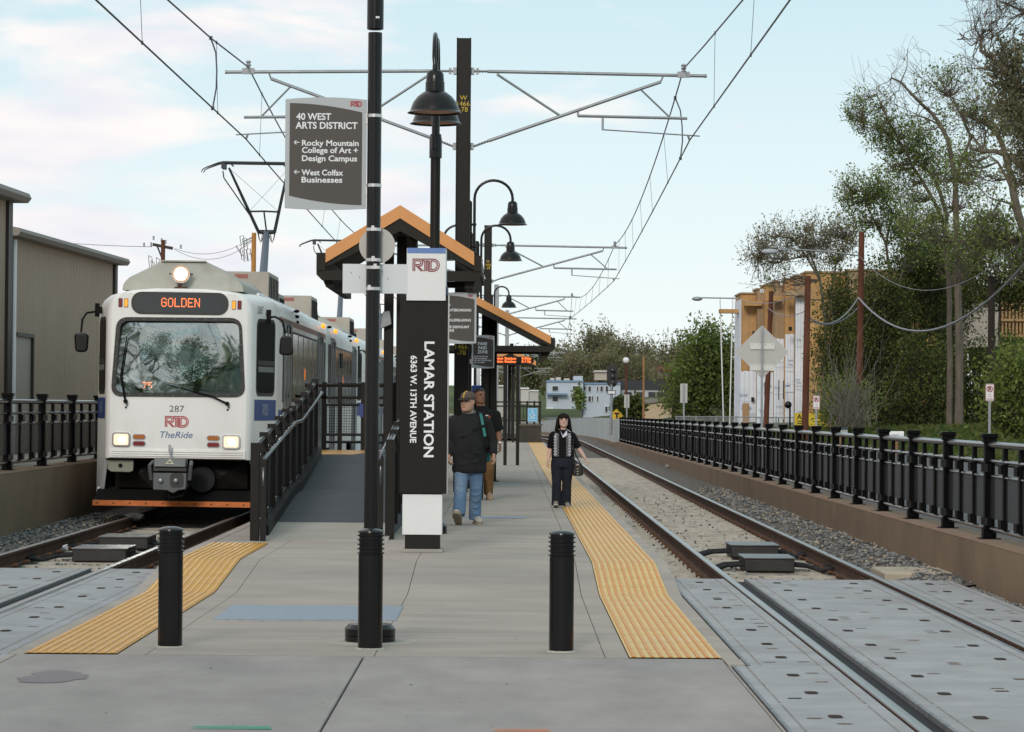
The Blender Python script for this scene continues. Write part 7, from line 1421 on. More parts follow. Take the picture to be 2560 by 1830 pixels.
# ================================================================== tan metal buildings on the left
M_TAN = mat('tan_ribbed_metal', (.37, .285, .215), .7, var=.05, vscale=.6, spec=.12); M_TRIMD = mat('dark_brown_trim', (.040, .030, .026), .5); M_EAVE = mat('grey_brown_eave', (.21, .18, .155), .6)
def metal_shed(p0, p1, zt, eave, lab, depth=16):
    """long ribbed side wall from p0 to p1 (plan points), the rest of the building lies to its left"""
    t = thing('metal_building', lab, 'building', (p1[0], p1[1], .62), 'tan metal buildings'); a, b = Vector((p0[0], p0[1], 0)), Vector((p1[0], p1[1], 0)); d = (b - a); L_ = d.length; d.normalize(); nn = Vector((d.y, -d.x, 0))
    m_ = MB(); x = 0; step = .30; prof_ = []
    while x < L_ - .01:
        for f_, o_ in ((0, 0), (.62, 0), (.72, .014), (.90, .014)):
            if x + step * f_ < L_: prof_.append(a + d * (x + step * f_) + nn * o_)
        x += step
    prof_.append(b)
    for u, v in zip(prof_[:-1], prof_[1:]): m_.quad((u.x, u.y, .5), (v.x, v.y, .5), (v.x, v.y, zt), (u.x, u.y, zt))
    m_.build('wall', M_TAN, t, smooth=False)
    m_ = MB(); e = b - nn * depth; f_ = a - nn * depth; m_.loft([[tuple(b + Vector((0, 0, z))), tuple(e + Vector((0, 0, z))), tuple(f_ + Vector((0, 0, z))), tuple(a - nn * .03 + Vector((0, 0, z)))] for z in (.5, zt)]); m_.build('end_wall', M_TAN, t, smooth=False)
    m_ = MB(); m_.bar(b + nn * .02 - d * .10 + Vector((0, 0, .5)), b + nn * .02 - d * .10 + Vector((0, 0, zt)), .30, .10, up=nn); m_.build('corner_trim', M_TRIMD, t, smooth=False)
    m_ = MB(); q = lambda w_, o_, z: tuple(w_ + nn * o_ + Vector((0, 0, z))); g0, g1 = a - d * .3, b + d * .35
    m_.loft([[q(w_, .0, zt), q(w_, .26, zt), q(w_, .32, zt + eave * .5), q(w_, .28, zt + eave), q(w_, -.4, zt + eave + .12)] for w_ in (g0, g1)]); m_.build('gutter', M_EAVE, t, smooth=False)
    m_ = MB(); m_.add([q(g0, -.4, zt + eave + .11), q(g1, -.4, zt + eave + .11), q(g1, -depth, zt + 1.6), q(g0, -depth, zt + 1.6)], [(0, 1, 2, 3)]); m_.build('roof', M_EAVE, t, smooth=False)
    return t, a, b, d, nn
t, a, b, d, nn = metal_shed((-10.22, 57.0), (-9.66, 68.4), 5.06, .16, 'tan ribbed metal building behind the left railing, next to the tram')
m_ = MB(); c0, c1 = a + d * .45, a + d * 2.0; m_.loft([[tuple(c0 + nn * .05 + Vector((0, 0, z))), tuple(c1 + nn * .05 + Vector((0, 0, z))), tuple(c1 + nn * .02 + Vector((0, 0, z))), tuple(c0 + nn * .02 + Vector((0, 0, z)))] for z in (.5, 3.05)]); dr = m_.build('door', mat('door_tan', (.30, .265, .215), .5), t, smooth=False)
m_ = MB(); m_.bar(c1 + nn * .07 + Vector((0, 0, .5)), c1 + nn * .07 + Vector((0, 0, 3.1)), .08, .08, up=nn); m_.bar(c0 + nn * .07 + Vector((0, 0, 3.08)), c1 + nn * .07 + Vector((0, 0, 3.08)), .08, .08); m_.build('door_frame', M_TRIMD, dr, smooth=False)
m_ = MB(); q = a + d * .15 + nn * .09; m_.cyl((q.x, q.y, .5), (q.x, q.y, 5.0), .055, n=8); m_.build('downpipe', M_WHT, t)
m_ = MB(); q = a - d * .1; m_.bar(q + nn * .03 + Vector((0, 0, .5)), q + nn * .03 + Vector((0, 0, 5.06)), .5, .10, up=nn); m_.build('corner_trim', M_TRIMD, t, smooth=False)
metal_shed((-8.95, 36.5), (-8.47, 47.2), 5.06, .16, 'nearer tan metal building cut off by the left edge of the photo')
# ---- trees behind the camera, seen only in reflections (part of the street the photograph was taken from)
def back_tree(x, y, h, sd, lab):
    g = np.random.default_rng(sd); t = thing('street_tree', lab, 'tree', (x, y, 0)); m_ = MB(); tips = []
    def grow(p, d, L, r, lev):
        q = wob(p, p + d * L, L * .05, 4); m_.tube(q, [r * (1 - .09 * i) for i in range(5)], 7, caps=False)
        if lev == 0: tips.append(np.array(q[-1])); tips.append(np.array(q[-2])); return
        for k in range(3 if lev > 1 else 4):
            e = (d + Vector(g.normal(size=3)) * (.52 if lev < 4 else .42) + Vector((0, 0, .10))).normalized(); grow(q[-1] if k else q[-2], e, L * g.uniform(.66, .84), r * .62, lev - 1)
    grow(Vector((x, y, 0)), Vector((0, 0, 1)), h * .24, h * .022, 5); m_.build('trunk', M_BARKD, t)
    T_ = np.array(tips); C = np.repeat(T_, 7, axis=0) + rng.normal(size=(len(T_) * 7, 3)) * .5; leaf_mesh('crown', C, .17, L_D, t)
back_tree(-7.5, -9, 17, 5, 'large street tree behind the photographer, mirrored in the windscreen'); back_tree(7, -14, 18, 8, 'second street tree behind the photographer, farther right'); back_tree(-17, -12, 19, 9, 'third street tree behind the photographer, farther left'); back_tree(16, -10, 17, 12, 'fourth street tree behind the photographer, far right')
# ================================================================== people
def skin_mat(name, c): return mat(name, c, .55, var=.08, vscale=9, spec=.3)
def remeshed(mb, name, mt, par, vox=.011, it=5):
    o = mb.build(name, mt, par, smooth=True, ang=180); r = o.modifiers.new('remesh', 'REMESH'); r.mode = 'VOXEL'; r.voxel_size = vox; r.use_smooth_shade = True
    s = o.modifiers.new('smooth', 'SMOOTH'); s.factor = .5; s.iterations = it; return o
def eloft(mb, rings, n=18):
    """rings: (centre, rx, ry) stacked roughly upright"""
    mb.loft([[Vector(c) + Vector((rx * math.cos(2 * math.pi * k / n), ry * math.sin(2 * math.pi * k / n), 0)) for k in range(n)] for c, rx, ry in rings])
def rot2(v, a): return Vector((v[0] * math.cos(a) - v[1] * math.sin(a), v[0] * math.sin(a) + v[1] * math.cos(a), v[2]))
def head(mb, c, h, yaw, nod=0):
    """head of height h, chin to crown, centred on c, turned by yaw (0 faces -Y); returns a placing function"""
    T = lambda x, y, z: Vector(c) + rot2((x * h, y * h, z * h), yaw)
    R_ = [(-.50, .10, .12, -.20), (-.47, .20, .22, -.16), (-.40, .27, .31, -.09), (-.28, .31, .36, -.05), (-.12, .325, .39, -.02), (.05, .335, .415, .0), (.2, .335, .42, .01), (.33, .295, .38, .02), (.43, .20, .27, .03), (.49, .08, .10, .03)]
    n = 20; mb.loft([[T(rx * math.cos(2 * math.pi * k / n), oy + ry * math.sin(2 * math.pi * k / n), z) for k in range(n)] for z, rx, ry, oy in R_])
    mb.loft([[T(.035 * s * (1 if i < 2 else -1), y, z) for i, s in enumerate((1, -1, 1, -1))] for y, z in ((-.38, .09),)] ) if False else None
    mb.tube([T(0, -.385, .08), T(0, -.43, -.02), T(0, -.48, -.10), T(0, -.42, -.13)], [.035 * h, .045 * h, .065 * h, .05 * h], 8)     # nose
    mb.tube([T(-.17, -.37, .10), T(-.07, -.395, .10), T(.07, -.395, .10), T(.17, -.37, .10)], .035 * h, 6)                               # brow
    mb.tube([T(-.12, -.36, -.265), T(0, -.40, -.25), T(.12, -.36, -.265)], [.028 * h, .045 * h, .028 * h], 6)                              # lips
    mb.sphere(T(0, -.33, -.41), .09 * h, 8, 6)
    for s in (-1, 1): mb.sphere(T(s * .345, .05, -.02), (.035 * h, .075 * h, .11 * h), 8, 6)                                               # ears
    return T
def face_marks(T, h, par, lip, browc):
    m_ = MB()
    for s in (-1, 1): m_.sphere(T(s * .14, -.372, .035), (.070 * h, .045 * h, .040 * h), 8, 6)
    m_.build('shaded_eye', mat('eye_and_socket_shade', (.03, .022, .018), .3), par)  # eyes enlarged into dark patches, painting in the shade of the sockets
    m_ = MB()
    for s in (-1, 1): m_.tube([T(s * .06, -.415, .115), T(s * .13, -.405, .135), T(s * .21, -.37, .115)], [.020 * h, .028 * h, .016 * h], 5)
    m_.build('eyebrow', browc, par)
    m_ = MB(); m_.tube([T(-.11, -.385, -.262), T(0, -.44, -.25), T(.11, -.385, -.262)], [.012 * h, .022 * h, .012 * h], 6); m_.build('lips', lip, par)
def hand(mb, w_, d, side, k=1.0, curl=.5):
    """hand at wrist w_, pointing along d; palm faces the thigh, thumb towards -Y"""
    w_ = Vector(w_); d = Vector(d).normalized(); fw = Vector((0, -1, 0)); fw = (fw - d * fw.dot(d)).normalized(); nn = d.cross(fw) * side
    mb.loft([[w_ + d * (t * k) + fw * (a * math.cos(2 * math.pi * i / 10)) * k + nn * (b * math.sin(2 * math.pi * i / 10)) * k for i in range(10)] for t, a, b in ((-.01, .025, .021), (.025, .036, .020), (.065, .041, .019), (.09, .039, .016), (.098, .03, .01))])
    for f, (off, L) in enumerate(((.030, .070), (.010, .080), (-.011, .074), (-.030, .058))):
        p = w_ + d * .088 * k + fw * off * k; c = curl * (1 + .12 * f); q = p + (d * math.cos(c * .5) + nn * math.sin(c * .5)) * L * .42 * k; r_ = q + (d * math.cos(c * 1.3) + nn * math.sin(c * 1.3)) * L * .33 * k; e = r_ + (d * math.cos(c * 2) + nn * math.sin(c * 2)) * L * .27 * k
        mb.tube([p - d * .02 * k, p, q, r_, e], [.0095 * k, .0095 * k, .0088 * k, .008 * k, .0065 * k], 8)
    p = w_ + d * .03 * k + fw * .032 * k; mb.tube([p - fw * .01 * k, p + (d * .6 + fw * .6) * .03 * k, p + (d * .85 + fw * .45 + nn * .3) * .055 * k, p + (d * .95 + fw * .2 + nn * .4) * .078 * k], [.013 * k, .012 * k, .010 * k, .008 * k], 8)
def shoe(par, a, toe, mt, sole, pitch=0.0, yaw=0.0, k=1.0):
    """a: heel ground point; toe direction -Y turned by yaw, pitch lifts the toe"""
    T = lambda x, y, z: Vector(a) + rot2(Vector((x * k, -(y * math.cos(pitch) - z * math.sin(pitch)) * k, (y * math.sin(pitch) + z * math.cos(pitch)) * k)), yaw)
    m_ = MB(); n = 12
    m_.loft([[T(w_ * math.cos(2 * math.pi * i / n), y, .025 + hz + hz * math.sin(2 * math.pi * i / n)) for i in range(n)] for y, w_, hz in ((-.01, .022, .02), (.005, .036, .040), (.06, .040, .052), (.11, .042, .048), (.17, .047, .033), (.23, .045, .024), (.27, .034, .018), (.285, .015, .010))])
    s_ = m_.build('shoe', mt, par, ang=180)
    m_ = MB(); ol = [(-.015, .02), (.0, .036), (.07, .040), (.14, .044), (.2, .050), (.25, .044), (.28, .028), (.292, .008)]; P_ = [T(w_, y, .0) for y, w_ in ol] + [T(-w_, y, .0) for y, w_ in ol[::-1]]
    m_.prism(P_, T(0, 0, .030) - T(0, 0, 0)); m_.build('sole', sole, s_, ang=60); return s_
def leg_tube(mb, P_, radii, n=16):
    P_ = [Vector(p) for p in P_]; dense, rr = [], []
    for i in range(len(P_) - 1):
        for k in range(4): t = k / 4; dense.append(P_[i].lerp(P_[i + 1], t)); rr.append(radii[i] + (radii[i + 1] - radii[i]) * t)
    dense.append(P_[-1]); rr.append(radii[-1]); mb.tube(dense, rr, n)
M_SK1 = skin_mat('skin_light_tan', (.47, .275, .195)); M_SK2 = skin_mat('skin_brown', (.20, .098, .06)); M_SK3 = skin_mat('skin_pale', (.60, .385, .31))
M_HAIRB = mat('hair_black', (.010, .008, .007), .5, var=.3, vscale=60, stretch=(3, 3, .3)); M_HAIRG = mat('hair_grey_brown', (.05, .04, .033), .7)
M_JEAN = mat('faded_blue_jeans', (.115, .19, .30), .85, var=.22, vscale=7, var2=(.27, .34, .42), v2scale=2.6, v2amt=.75, bump=.5, bscale=14); M_JEAND = mat('dark_jeans', (.016, .019, .027), .85, var=.25, vscale=6, bump=.4, bscale=14)
M_SWEAT = mat('charcoal_sweater', (.020, .0205, .021), .9, var=.25, vscale=5, bump=.7, bscale=9); M_TEE = mat('black_tee', (.009, .009, .010), .9, var=.2, vscale=5, bump=.5, bscale=9); M_KHAKI = mat('brown_trousers', (.155, .085, .035), .85, var=.2, vscale=5, bump=.5, bscale=12)
M_SHOE1 = mat('worn_pale_sneaker', (.42, .39, .34), .7, var=.2, vscale=20); M_SOLE = mat('tan_sole', (.30, .25, .19), .8, var=.2, vscale=20); M_SHOE2 = mat('tan_shoe', (.30, .20, .13), .7); M_LIP = mat('lips_rose', (.36, .13, .11), .5)
M_TEAL = mat('teal_nylon', (.012, .17, .155), .6, var=.2, vscale=8); M_BAG = mat('black_leather_bag', (.010, .0095, .009), .32, var=.3, vscale=6, bump=.4, bscale=14)
# ---- man with the cap
def put(Yp, px, py): return at(px, py, Yp)
O = gnd(1172, 1311, ZP); t = thing('person', 'man in a brown cap, charcoal sweater and faded jeans walking past the pylon', 'person', O)
P = lambda x, y, z: Vector(O) + Vector((x, y, z))
hh = .248; hc = P(-.025, -.05, 1.558); yaw1 = -.50
m_ = MB(); T1 = head(m_, hc, hh, yaw1); m_.tube([P(.0, .0, 1.28), P(-.005, -.01, 1.40), P(-.02, -.02, 1.50)], [.075, .062, .060], 12)
eloft(m_, [(P(0, 0, .75), .13, .09), (P(0, 0, 1.0), .15, .10), (P(0, 0, 1.25), .16, .10), (P(0, 0, 1.36), .10, .07)])
LS, LE, LW = P(.195, .01, 1.30), P(.285, .05, 1.06), P(.310, -.06, .885); RS, RE, RW = P(-.195, .01, 1.30), P(-.275, .06, 1.05), P(-.26, -.10, .87)
for s, a, b, c in ((1, LS, LE, LW), (-1, RS, RE, RW)): m_.tube([a, a.lerp(b, .5), b, b.lerp(c, .5), c], [.05, .046, .040, .036, .026], 10); hand(m_, c, (c - b), s, 1.05, .7)
for s, y in ((-1, -.12), (1, .06)): m_.tube([P(s * .08, 0, .82), P(s * .08, y * .5, .48), P(s * .085, y, .10)], [.07, .05, .035], 10)
bd = remeshed(m_, 'body', M_SK1, t, .0085, 3); face_marks(T1, hh, t, mat('lips_tan', (.30, .13, .10), .5), M_HAIRG)
m_ = MB(); n = 20                                            # cap
m_.loft([[T1(rx * math.cos(2 * math.pi * k / n), .02 + ry * math.sin(2 * math.pi * k / n), z) for k in range(n)] for z, rx, ry in ((.13, .365, .455), (.25, .37, .46), (.38, .335, .42), (.49, .24, .31), (.54, .10, .13))]); cap = m_.build('cap', mat('cap_brown_grey', (.105, .082, .068), .85, var=.25, vscale=14), t, ang=180)
m_ = MB(); m_.loft([[T1(x, -.36 - d * (1 - (x / .36) ** 2), z - .05 * d * 2) for x in (-.34, -.2, 0, .2, .34)] + [T1(x, -.36 - d * (1 - (x / .36) ** 2), z - .03 - .05 * d * 2) for x in (.34, .2, 0, -.2, -.34)] for d, z in ((0, .17), (.2, .16), (.36, .13))]); m_.build('cap_peak', mat('cap_peak_dark', (.045, .034, .028), .85), cap, ang=180)
m_ = MB(); m_.tube([T1(0, -.445, .20), T1(0, -.43, .32), T1(0, -.34, .46), T1(0, -.1, .55)], .020 * hh * 2, 6); m_.build('cap_stripe', mat('cap_stripe_yellow', (.50, .32, .06), .7), cap)
m_ = MB(); m_.loft([[T1(rx * math.cos(math.pi * k / 12), .03 + ry * math.sin(math.pi * k / 12), z) for k in range(13)] + [T1(rx * .9 * math.cos(math.pi * k / 12), .03 + ry * .9 * math.sin(math.pi * k / 12), z) for k in range(12, -1, -1)] for z, rx, ry in ((-.16, .34, .41), (.0, .355, .44), (.16, .36, .45))]); m_.build('hair', M_HAIRG, t, ang=180)
m_ = MB(); eloft(m_, [(P(.0, .0, .655), .212, .160), (P(0, 0, .70), .222, .168), (P(.005, 0, .85), .218, .165), (P(.0, 0, 1.02), .218, .162), (P(0, .01, 1.18), .222, .158), (P(0, .015, 1.29), .212, .145), (P(0, .01, 1.36), .145, .112), (P(-.005, .0, 1.405), .088, .082), (P(-.008, -.005, 1.425), .080, .076)], 22)
for a, b, c in ((LS, LE, LW), (RS, RE, RW)): m_.tube([a + Vector((0, 0, .01)), a.lerp(b, .45), b, b.lerp(c, .5), c - (c - b) * .04], [.082, .082, .074, .064, .048], 14); m_.sphere(a + Vector((0, .0, .0)), (.085, .09, .088), 12, 8)
for z, x0_, x1_, d_ in ((.76, -.14, .16, .05), (.93, .02, .17, -.05), (1.10, -.16, .02, .07), (1.20, .03, .15, .06)):      # soft folds
    m_.tube([P(x0_, -.150, z), P((x0_ + x1_) / 2, -.166, z + d_ * .4), P(x1_, -.150, z + d_)], [.006, .012, .005], 6)
remeshed(m_, 'sweater', M_SWEAT, t, .011, 4)
m_ = MB(); m_.tube([P(-.008 + .078 * math.cos(a), -.008 + .074 * math.sin(a), 1.432 - .018 * math.sin(-a)) for a in [2 * math.pi * i / 20 for i in range(20)]], .012, 6, closed=True); m_.build('collar', mat('grey_collar', (.16, .16, .165), .9), t, ang=180)
m_ = MB(); eloft(m_, [(P(0, 0, .64), .155, .115), (P(0, 0, .78), .165, .125), (P(0, 0, .90), .16, .12)])
RA, LA = P(-.125, -.19, .125), P(.075, .06, .06); leg_tube(m_, [P(-.085, 0, .78), P(-.105, -.10, .47), RA], [.105, .082, .082]); leg_tube(m_, [P(.082, 0, .78), P(.085, .0, .46), LA], [.105, .080, .078])
for k in range(5): m_.tube([P(-.19, -.10 - .02 * k, .52 - .09 * k), P(-.10, -.185 - .02 * k, .50 - .09 * k), P(-.03, -.12 - .02 * k, .53 - .09 * k)], [.004, .010, .004], 6); m_.tube([P(.02, -.06, .46 - .08 * k), P(.085, -.088 + .012 * k, .45 - .08 * k), P(.16, -.05, .48 - .08 * k)], [.004, .010, .004], 6)
remeshed(m_, 'jeans', M_JEAN, t, .010, 4)
shoe(t, P(-.125, -.15, .0), None, M_SHOE1, M_SOLE, .50, -.12, 1.12); shoe(t, P(.085, .16, 0), None, M_SHOE1, M_SOLE, 0, .18, 1.1)
# his teal backpack hangs from one shoulder
tb = thing('backpack', 'teal and black backpack on the capped man\'s shoulder', 'backpack', P(.16, .2, 1.0)); m_ = MB(); m_.prism([P(.10 + a, .165, 1.02 + b) for a, b in rrect(.30, .46, .09, 5)], (0, .16, 0)); m_.build('pack', M_BAG, tb, bevel=.03)
m_ = MB(); m_.prism([P(.18, .16, .90), P(.262, .16, .93), P(.27, .16, .80), P(.20, .16, .78)], (0, .1, 0)); m_.build('pocket', M_TEAL, tb, bevel=.012)
m_ = MB(); sp = [P(.135, .06, 1.425), P(.14, -.06, 1.40), P(.155, -.115, 1.345), P(.175, -.143, 1.24), P(.20, -.150, 1.12), P(.225, -.11, 1.0), P(.24, .02, .93), P(.20, .16, .92)]
for a, b in zip(sp[:-1], sp[1:]): m_.bar(a, b + (b - a) * .08, .050, .012, up=(0, -1, .35))
st_ = m_.build('strap', mat('strap_dark', (.012, .013, .014), .8), tb); m_ = MB()
for f0, f1, i in ((0, 1, 1), (.0, .75, 2), (.1, 1, 3)): a = sp[i].lerp(sp[i + 1], f0); b = sp[i].lerp(sp[i + 1], f1); m_.bar(a + Vector((0, -.009, .003)), b + Vector((0, -.009, .003)), .034, .008, up=(0, -1, .35))
m_.build('strap_patch', M_TEAL, tb)
# ---- man in the black shirt
O = gnd(1204, 1250, ZP); t = thing('person', 'man in a black t-shirt and brown trousers behind the capped man', 'person', O)
hh = .245; hc = P(-.045, -.02, 1.675); yaw2 = .55
m_ = MB(); T2 = head(m_, hc, hh, yaw2); m_.tube([P(0, .0, 1.36), P(-.02, 0, 1.48), P(-.04, 0, 1.60)], [.085, .072, .070], 12); eloft(m_, [(P(0, 0, .8), .14, .1), (P(0, 0, 1.1), .16, .11), (P(0, 0, 1.35), .17, .10), (P(0, 0, 1.45), .1, .07)])
LS, LE, LW = P(.215, .0, 1.36), P(.265, .03, 1.10), P(.285, -.05, .90); RS, RE, RW = P(-.215, .0, 1.36), P(-.22, .03, 1.08), P(-.06, -.16, .86)
for s, a, b, c in ((1, LS, LE, LW), (-1, RS, RE, RW)): m_.tube([a, a.lerp(b, .5), b, b.lerp(c, .3), c], [.058, .054, .046, .046, .029], 12); hand(m_, c, (c - b) if s > 0 else Vector((.1, -.1, -1)), s, 1.08, .8)
for s, y in ((-1, -.10), (1, .10)): m_.tube([P(s * .09, 0, .85), P(s * .09, y * .5, .5), P(s * .09, y, .1)], [.07, .05, .035], 10)
remeshed(m_, 'body', M_SK2, t, .0085, 3); face_marks(T2, hh, t, mat('lips_brown', (.18, .07, .055), .5), M_HAIRB)
m_ = MB(); m_.loft([[T2(rx * math.cos(2 * math.pi * k / 20), .045 + ry * math.sin(2 * math.pi * k / 20), z - .13 * math.sin(2 * math.pi * k / 20) * (z < .3)) for k in range(20)] for z, rx, ry in ((.18, .35, .405), (.30, .345, .42), (.42, .27, .33), (.52, .10, .12))]); m_.build('hair', M_HAIRB, t, ang=180)
m_ = MB(); eloft(m_, [(P(0, 0, .86), .205, .15), (P(0, 0, 1.0), .205, .15), (P(0, 0, 1.2), .215, .15), (P(0, .01, 1.34), .22, .14), (P(0, .01, 1.43), .16, .11), (P(-.01, .0, 1.50), .09, .085), (P(-.015, 0, 1.515), .085, .08)], 22)
for a, b in ((LS, LE), (RS, RE)): m_.tube([a + Vector((0, 0, .015)), a.lerp(b, .5), a.lerp(b, .92)], [.085, .086, .084], 14); m_.sphere(a, (.09, .09, .09), 12, 8)
remeshed(m_, 'shirt', M_TEE, t, .011, 4)
m_ = MB(); m_.sphere(P(.075, -.152, 1.31), (.055, .012, .06), 12, 8); pr_ = m_.build('shirt_print', mat('print_pale', (.50, .48, .46), .8), t); m_ = MB(); m_.sphere(P(.105, -.158, 1.325), (.030, .012, .035), 10, 6); m_.sphere(P(.065, -.164, 1.30), (.014, .008, .016), 8, 6); m_.build('print_mark', mat('print_red', (.33, .05, .03), .8), pr_)
m_ = MB(); eloft(m_, [(P(0, 0, .72), .165, .125), (P(0, 0, .86), .17, .13), (P(0, 0, .97), .165, .125)]); leg_tube(m_, [P(-.09, 0, .85), P(-.10, -.08, .48), P(-.10, -.12, .06)], [.11, .085, .085]); leg_tube(m_, [P(.09, 0, .85), P(.115, .0, .50), P(.105, .12, .09)], [.112, .088, .075]); remeshed(m_, 'trousers', M_KHAKI, t, .011, 4)
m_ = MB(); d = (LW - LE).normalized(); m_.tube([LW - d * .03, LW - d * .005], .036, 12); m_.build('watch', M_STEEL, t)
shoe(t, P(-.10, -.08, 0), None, M_SHOE2, M_SOLE, 0, 0, 1.1); shoe(t, P(.105, .17, .01), None, M_SHOE2, M_SOLE, -.12, .15, 1.1)
tb = thing('shopping_bag', 'glossy black tall bag carried by the man in the black shirt', 'bag', P(.02, -.22, .02)); m_ = MB(); m_.loft([[P(-.065 + a * k, -.22 + b * k, z) for a, b in rrect(.185, .10, .03, 3)] for z, k in ((.02, .90), (.05, 1.0), (.22, 1.03), (.36, .98), (.41, .93))]); m_.build('bag_body', M_BAG, tb, ang=180)
m_ = MB(); m_.tube([P(-.12, -.22, .40), P(-.10, -.21, .62), P(-.055, -.19, .80), P(-.02, -.20, .62), P(.0, -.22, .40)], .011, 8); m_.build('handle', M_BAG, tb)
# ---- woman
O = gnd(1404, 1269, ZP); t = thing('person', 'woman with long dark hair and argyle top walking beside the tactile strip', 'person', O)
hh = .200; hc = P(.020, -.02, 1.305); yaw3 = .06
m_ = MB(); T3 = head(m_, hc, hh, yaw3); m_.tube([P(.01, .01, 1.06), P(.015, 0, 1.15), P(.02, 0, 1.24)], [.058, .046, .046], 12); eloft(m_, [(P(0, 0, .62), .12, .09), (P(0, 0, .85), .115, .085), (P(0, 0, 1.05), .13, .085), (P(.01, 0, 1.13), .08, .06)])
RS, RE, RW = P(-.145, .01, 1.085), P(-.175, .04, .88), P(-.205, -.03, .705); LS, LE, LW = P(.150, .01, 1.085), P(.245, .06, .895), P(.345, .0, .745)
for s, a, b, c in ((1, LS, LE, LW), (-1, RS, RE, RW)): m_.tube([a, a.lerp(b, .5), b, b.lerp(c, .35), c], [.042, .040, .034, .034, .021], 12); hand(m_, c, (c - b), s, .88, .7)
for s in (-1, 1): m_.tube([P(s * .078, 0, .66), P(s * .076, -.02, .4), P(s * .072, .015, .08)], [.05, .03, .022], 10)
remeshed(m_, 'body', M_SK3, t, .0075, 3); face_marks(T3, hh, t, M_LIP, M_HAIRB)
m_ = MB()                                                   # hair: cap, fringe and long locks
m_.loft([[T3(rx * math.cos(2 * math.pi * k / 20), .06 + ry * math.sin(2 * math.pi * k / 20), z - .10 * math.sin(2 * math.pi * k / 20) * (z < .25)) for k in range(20)] for z, rx, ry in ((.10, .39, .44), (.25, .40, .455), (.40, .35, .40), (.51, .22, .26), (.56, .08, .1))])
for x in (-.28, -.19, -.10, 0, .10, .19, .28): m_.tube([T3(x * .7, -.20, .46), T3(x, -.37 + .35 * x * x, .28), T3(x * 1.06, -.415 + .6 * x * x, .09)], [.05 * hh, .055 * hh, .025 * hh], 6)
for s in (-1, 1):
    for k, (dx, dy, zl__) in enumerate(((.42, -.06, -.90), (.45, .06, -1.05), (.45, .16, -1.1), (.40, .26, -1.1), (.30, .34, -1.1))):
        m_.tube([T3(s * .28, dy * .6, .40), T3(s * dx, dy, .0), T3(s * (dx + .05), dy, -.42), T3(s * (dx + .08 + .02 * k), dy - .02, -.75), T3(s * (dx + .04 + .02 * k), dy, zl__)], [.08 * hh, .105 * hh, .115 * hh, .11 * hh, .04 * hh], 8)
for x in (-.15, 0, .15): m_.tube([T3(x, .40, .35), T3(x, .46, -.1), T3(x, .44, -.6), T3(x, .42, -1.05)], [.12 * hh, .15 * hh, .14 * hh, .05 * hh], 8)
remeshed(m_, 'hair', mat('hair_dark_brown', (.012, .0075, .006), .65, var=.4, vscale=50, stretch=(3, 3, .25), spec=.12), t, .007, 2)
TR = [(.745, .165, .125), (.80, .160, .12), (.90, .150, .112), (1.0, .158, .118), (1.08, .165, .105), (1.13, .12, .085), (1.165, .07, .062)]
m_ = MB(); eloft(m_, [(P(.004, 0, z), rx, ry) for z, rx, ry in TR], 22)
for a, b in ((RS, RE), (LS, LE)): m_.tube([a + Vector((0, 0, .01)), a.lerp(b, .5), a.lerp(b, .95)], [.050, .055, .055], 14); m_.sphere(a - Vector((a.x - O.x, 0, 0)) * .10, (.058, .062, .058), 12, 8)
remeshed(m_, 'top', mat('black_knit', (.008, .0078, .009), .9, var=.2, vscale=6, bump=.4, bscale=20), t, .009, 3)
def front(x, z):
    for (z0_, a0, b0), (z1_, a1, b1) in zip(TR[:-1], TR[1:]):
        if z0_ <= z <= z1_: f = (z - z0_) / (z1_ - z0_); rx, ry = a0 + (a1 - a0) * f, b0 + (b1 - b0) * f; return P(x, -ry * math.sqrt(max(0, 1 - ((x - .004) / rx) ** 2)) - .006, z)
    return P(x, -.1, z)
A_ = (MB(), MB())
for s in (-1, 1):
    for r_ in range(8):
        for c_ in range(2):
            x = s * (.073 + .034 * c_) + (.004); z = .775 + r_ * .044 + (.022 if c_ else 0); dx, dz = .026, .032
            A_[(0 if c_ else 1)].add([front(x - dx, z), front(x, z - dz), front(x + dx, z), front(x, z + dz)], [(0, 1, 2, 3)])
ap = A_[0].build('argyle_pattern', mat('argyle_pale', (.40, .39, .42), .9), t, smooth=False); A_[1].build('argyle_pattern', mat('argyle_grey', (.13, .13, .14), .9), t, smooth=False)
m_ = MB(); m_.add([front(-.03, 1.135) + Vector((0, -.006, .02)), front(.008, 1.045) + Vector((0, -.012, 0)), front(.035, 1.06) + Vector((0, -.014, 0)), front(.075, 1.085) + Vector((0, -.012, .0)), front(.07, 1.13) + Vector((0, .0, .03)), front(.03, 1.11) + Vector((0, -.012, 0)), front(.01, 1.08) + Vector((0, -.014, 0))], [(0, 1, 6), (1, 2, 6), (6, 2, 5), (2, 3, 5), (3, 4, 5)])
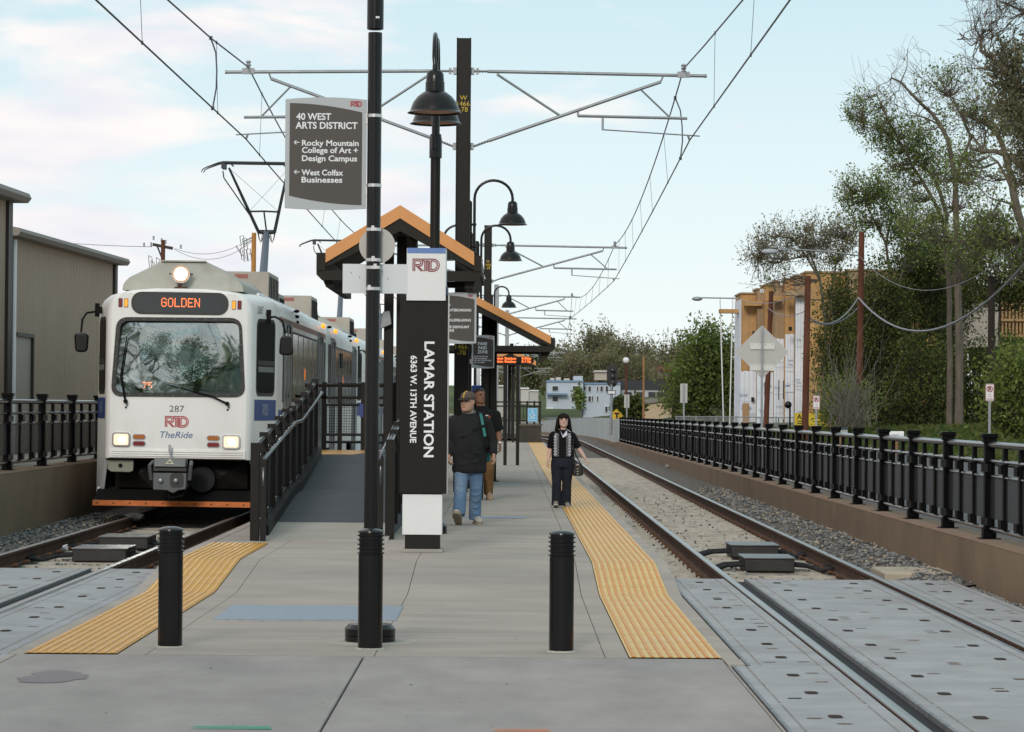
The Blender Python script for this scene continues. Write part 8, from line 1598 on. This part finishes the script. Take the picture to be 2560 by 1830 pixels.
m_.add([P(.09, -.06, 1.15), P(.13, -.07, 1.125), P(.115, -.02, 1.155), P(.08, -.01, 1.175)], [(0, 1, 2, 3)]); m_.build('collar', mat('white_collar', (.62, .60, .68), .7), t, smooth=False)
m_ = MB(); eloft(m_, [(P(.004, .0, .60), .160, .125), (P(.004, .005, .67), .172, .132), (P(.004, 0, .76), .155, .118), (P(.004, 0, .80), .15, .112)])
leg_tube(m_, [P(-.075, 0, .64), P(-.078, -.045, .38), P(-.078, -.02, .03)], [.096, .070, .076]); leg_tube(m_, [P(.085, 0, .64), P(.075, .0, .38), P(.068, .04, .03)], [.096, .070, .074])
for z in (.36, .42): m_.tube([P(-.145, -.06, z), P(-.078, -.117, z + .01), P(-.01, -.06, z)], [.004, .008, .004], 6)
remeshed(m_, 'jeans', M_JEAND, t, .009, 3)
shoe(t, P(-.082, .0, .0), None, mat('grey_shoe', (.24, .21, .18), .7), mat('pale_sole', (.40, .36, .31), .8), .18, -.05, .82); shoe(t, P(.072, .08, 0), None, mat('grey_shoe', (.24, .21, .18), .7), mat('pale_sole', (.40, .36, .31), .8), 0, .1, .82)
tb = thing('handbag', 'black handbag hanging at the woman\'s hip', 'bag', P(.22, 0, .47)); m_ = MB(); m_.prism([P(.235 + a * (1 + .25 * (b < 0)), -.03, .575 + b) for a, b in rrect(.135, .20, .035, 5)], (0, .10, 0)); m_.build('bag_body', M_BAG, tb, bevel=.02)
m_ = MB(); m_.tube([P(.19, .0, .67), P(.17, -.02, .80), P(.165, -.03, 1.0), P(.13, .0, 1.155), P(.12, .08, 1.12), P(.2, .09, .8), P(.27, .04, .67)], .010, 6); m_.build('strap', M_BAG, tb)
m_ = MB(); m_.box(P(.215, 0, 0).x, P(.255, 0, 0).x, P(0, -.036, 0).y, P(0, -.031, 0).y, P(0, 0, .635).z, P(0, 0, .655).z)
for k in range(3): q = P(.235, -.034, .585 - .04 * k); m_.cbox(q, (.03, .006, .010))
m_.build('buckle', mat('buckle_pale', (.45, .36, .33), .4, metal=.4), tb, smooth=False)
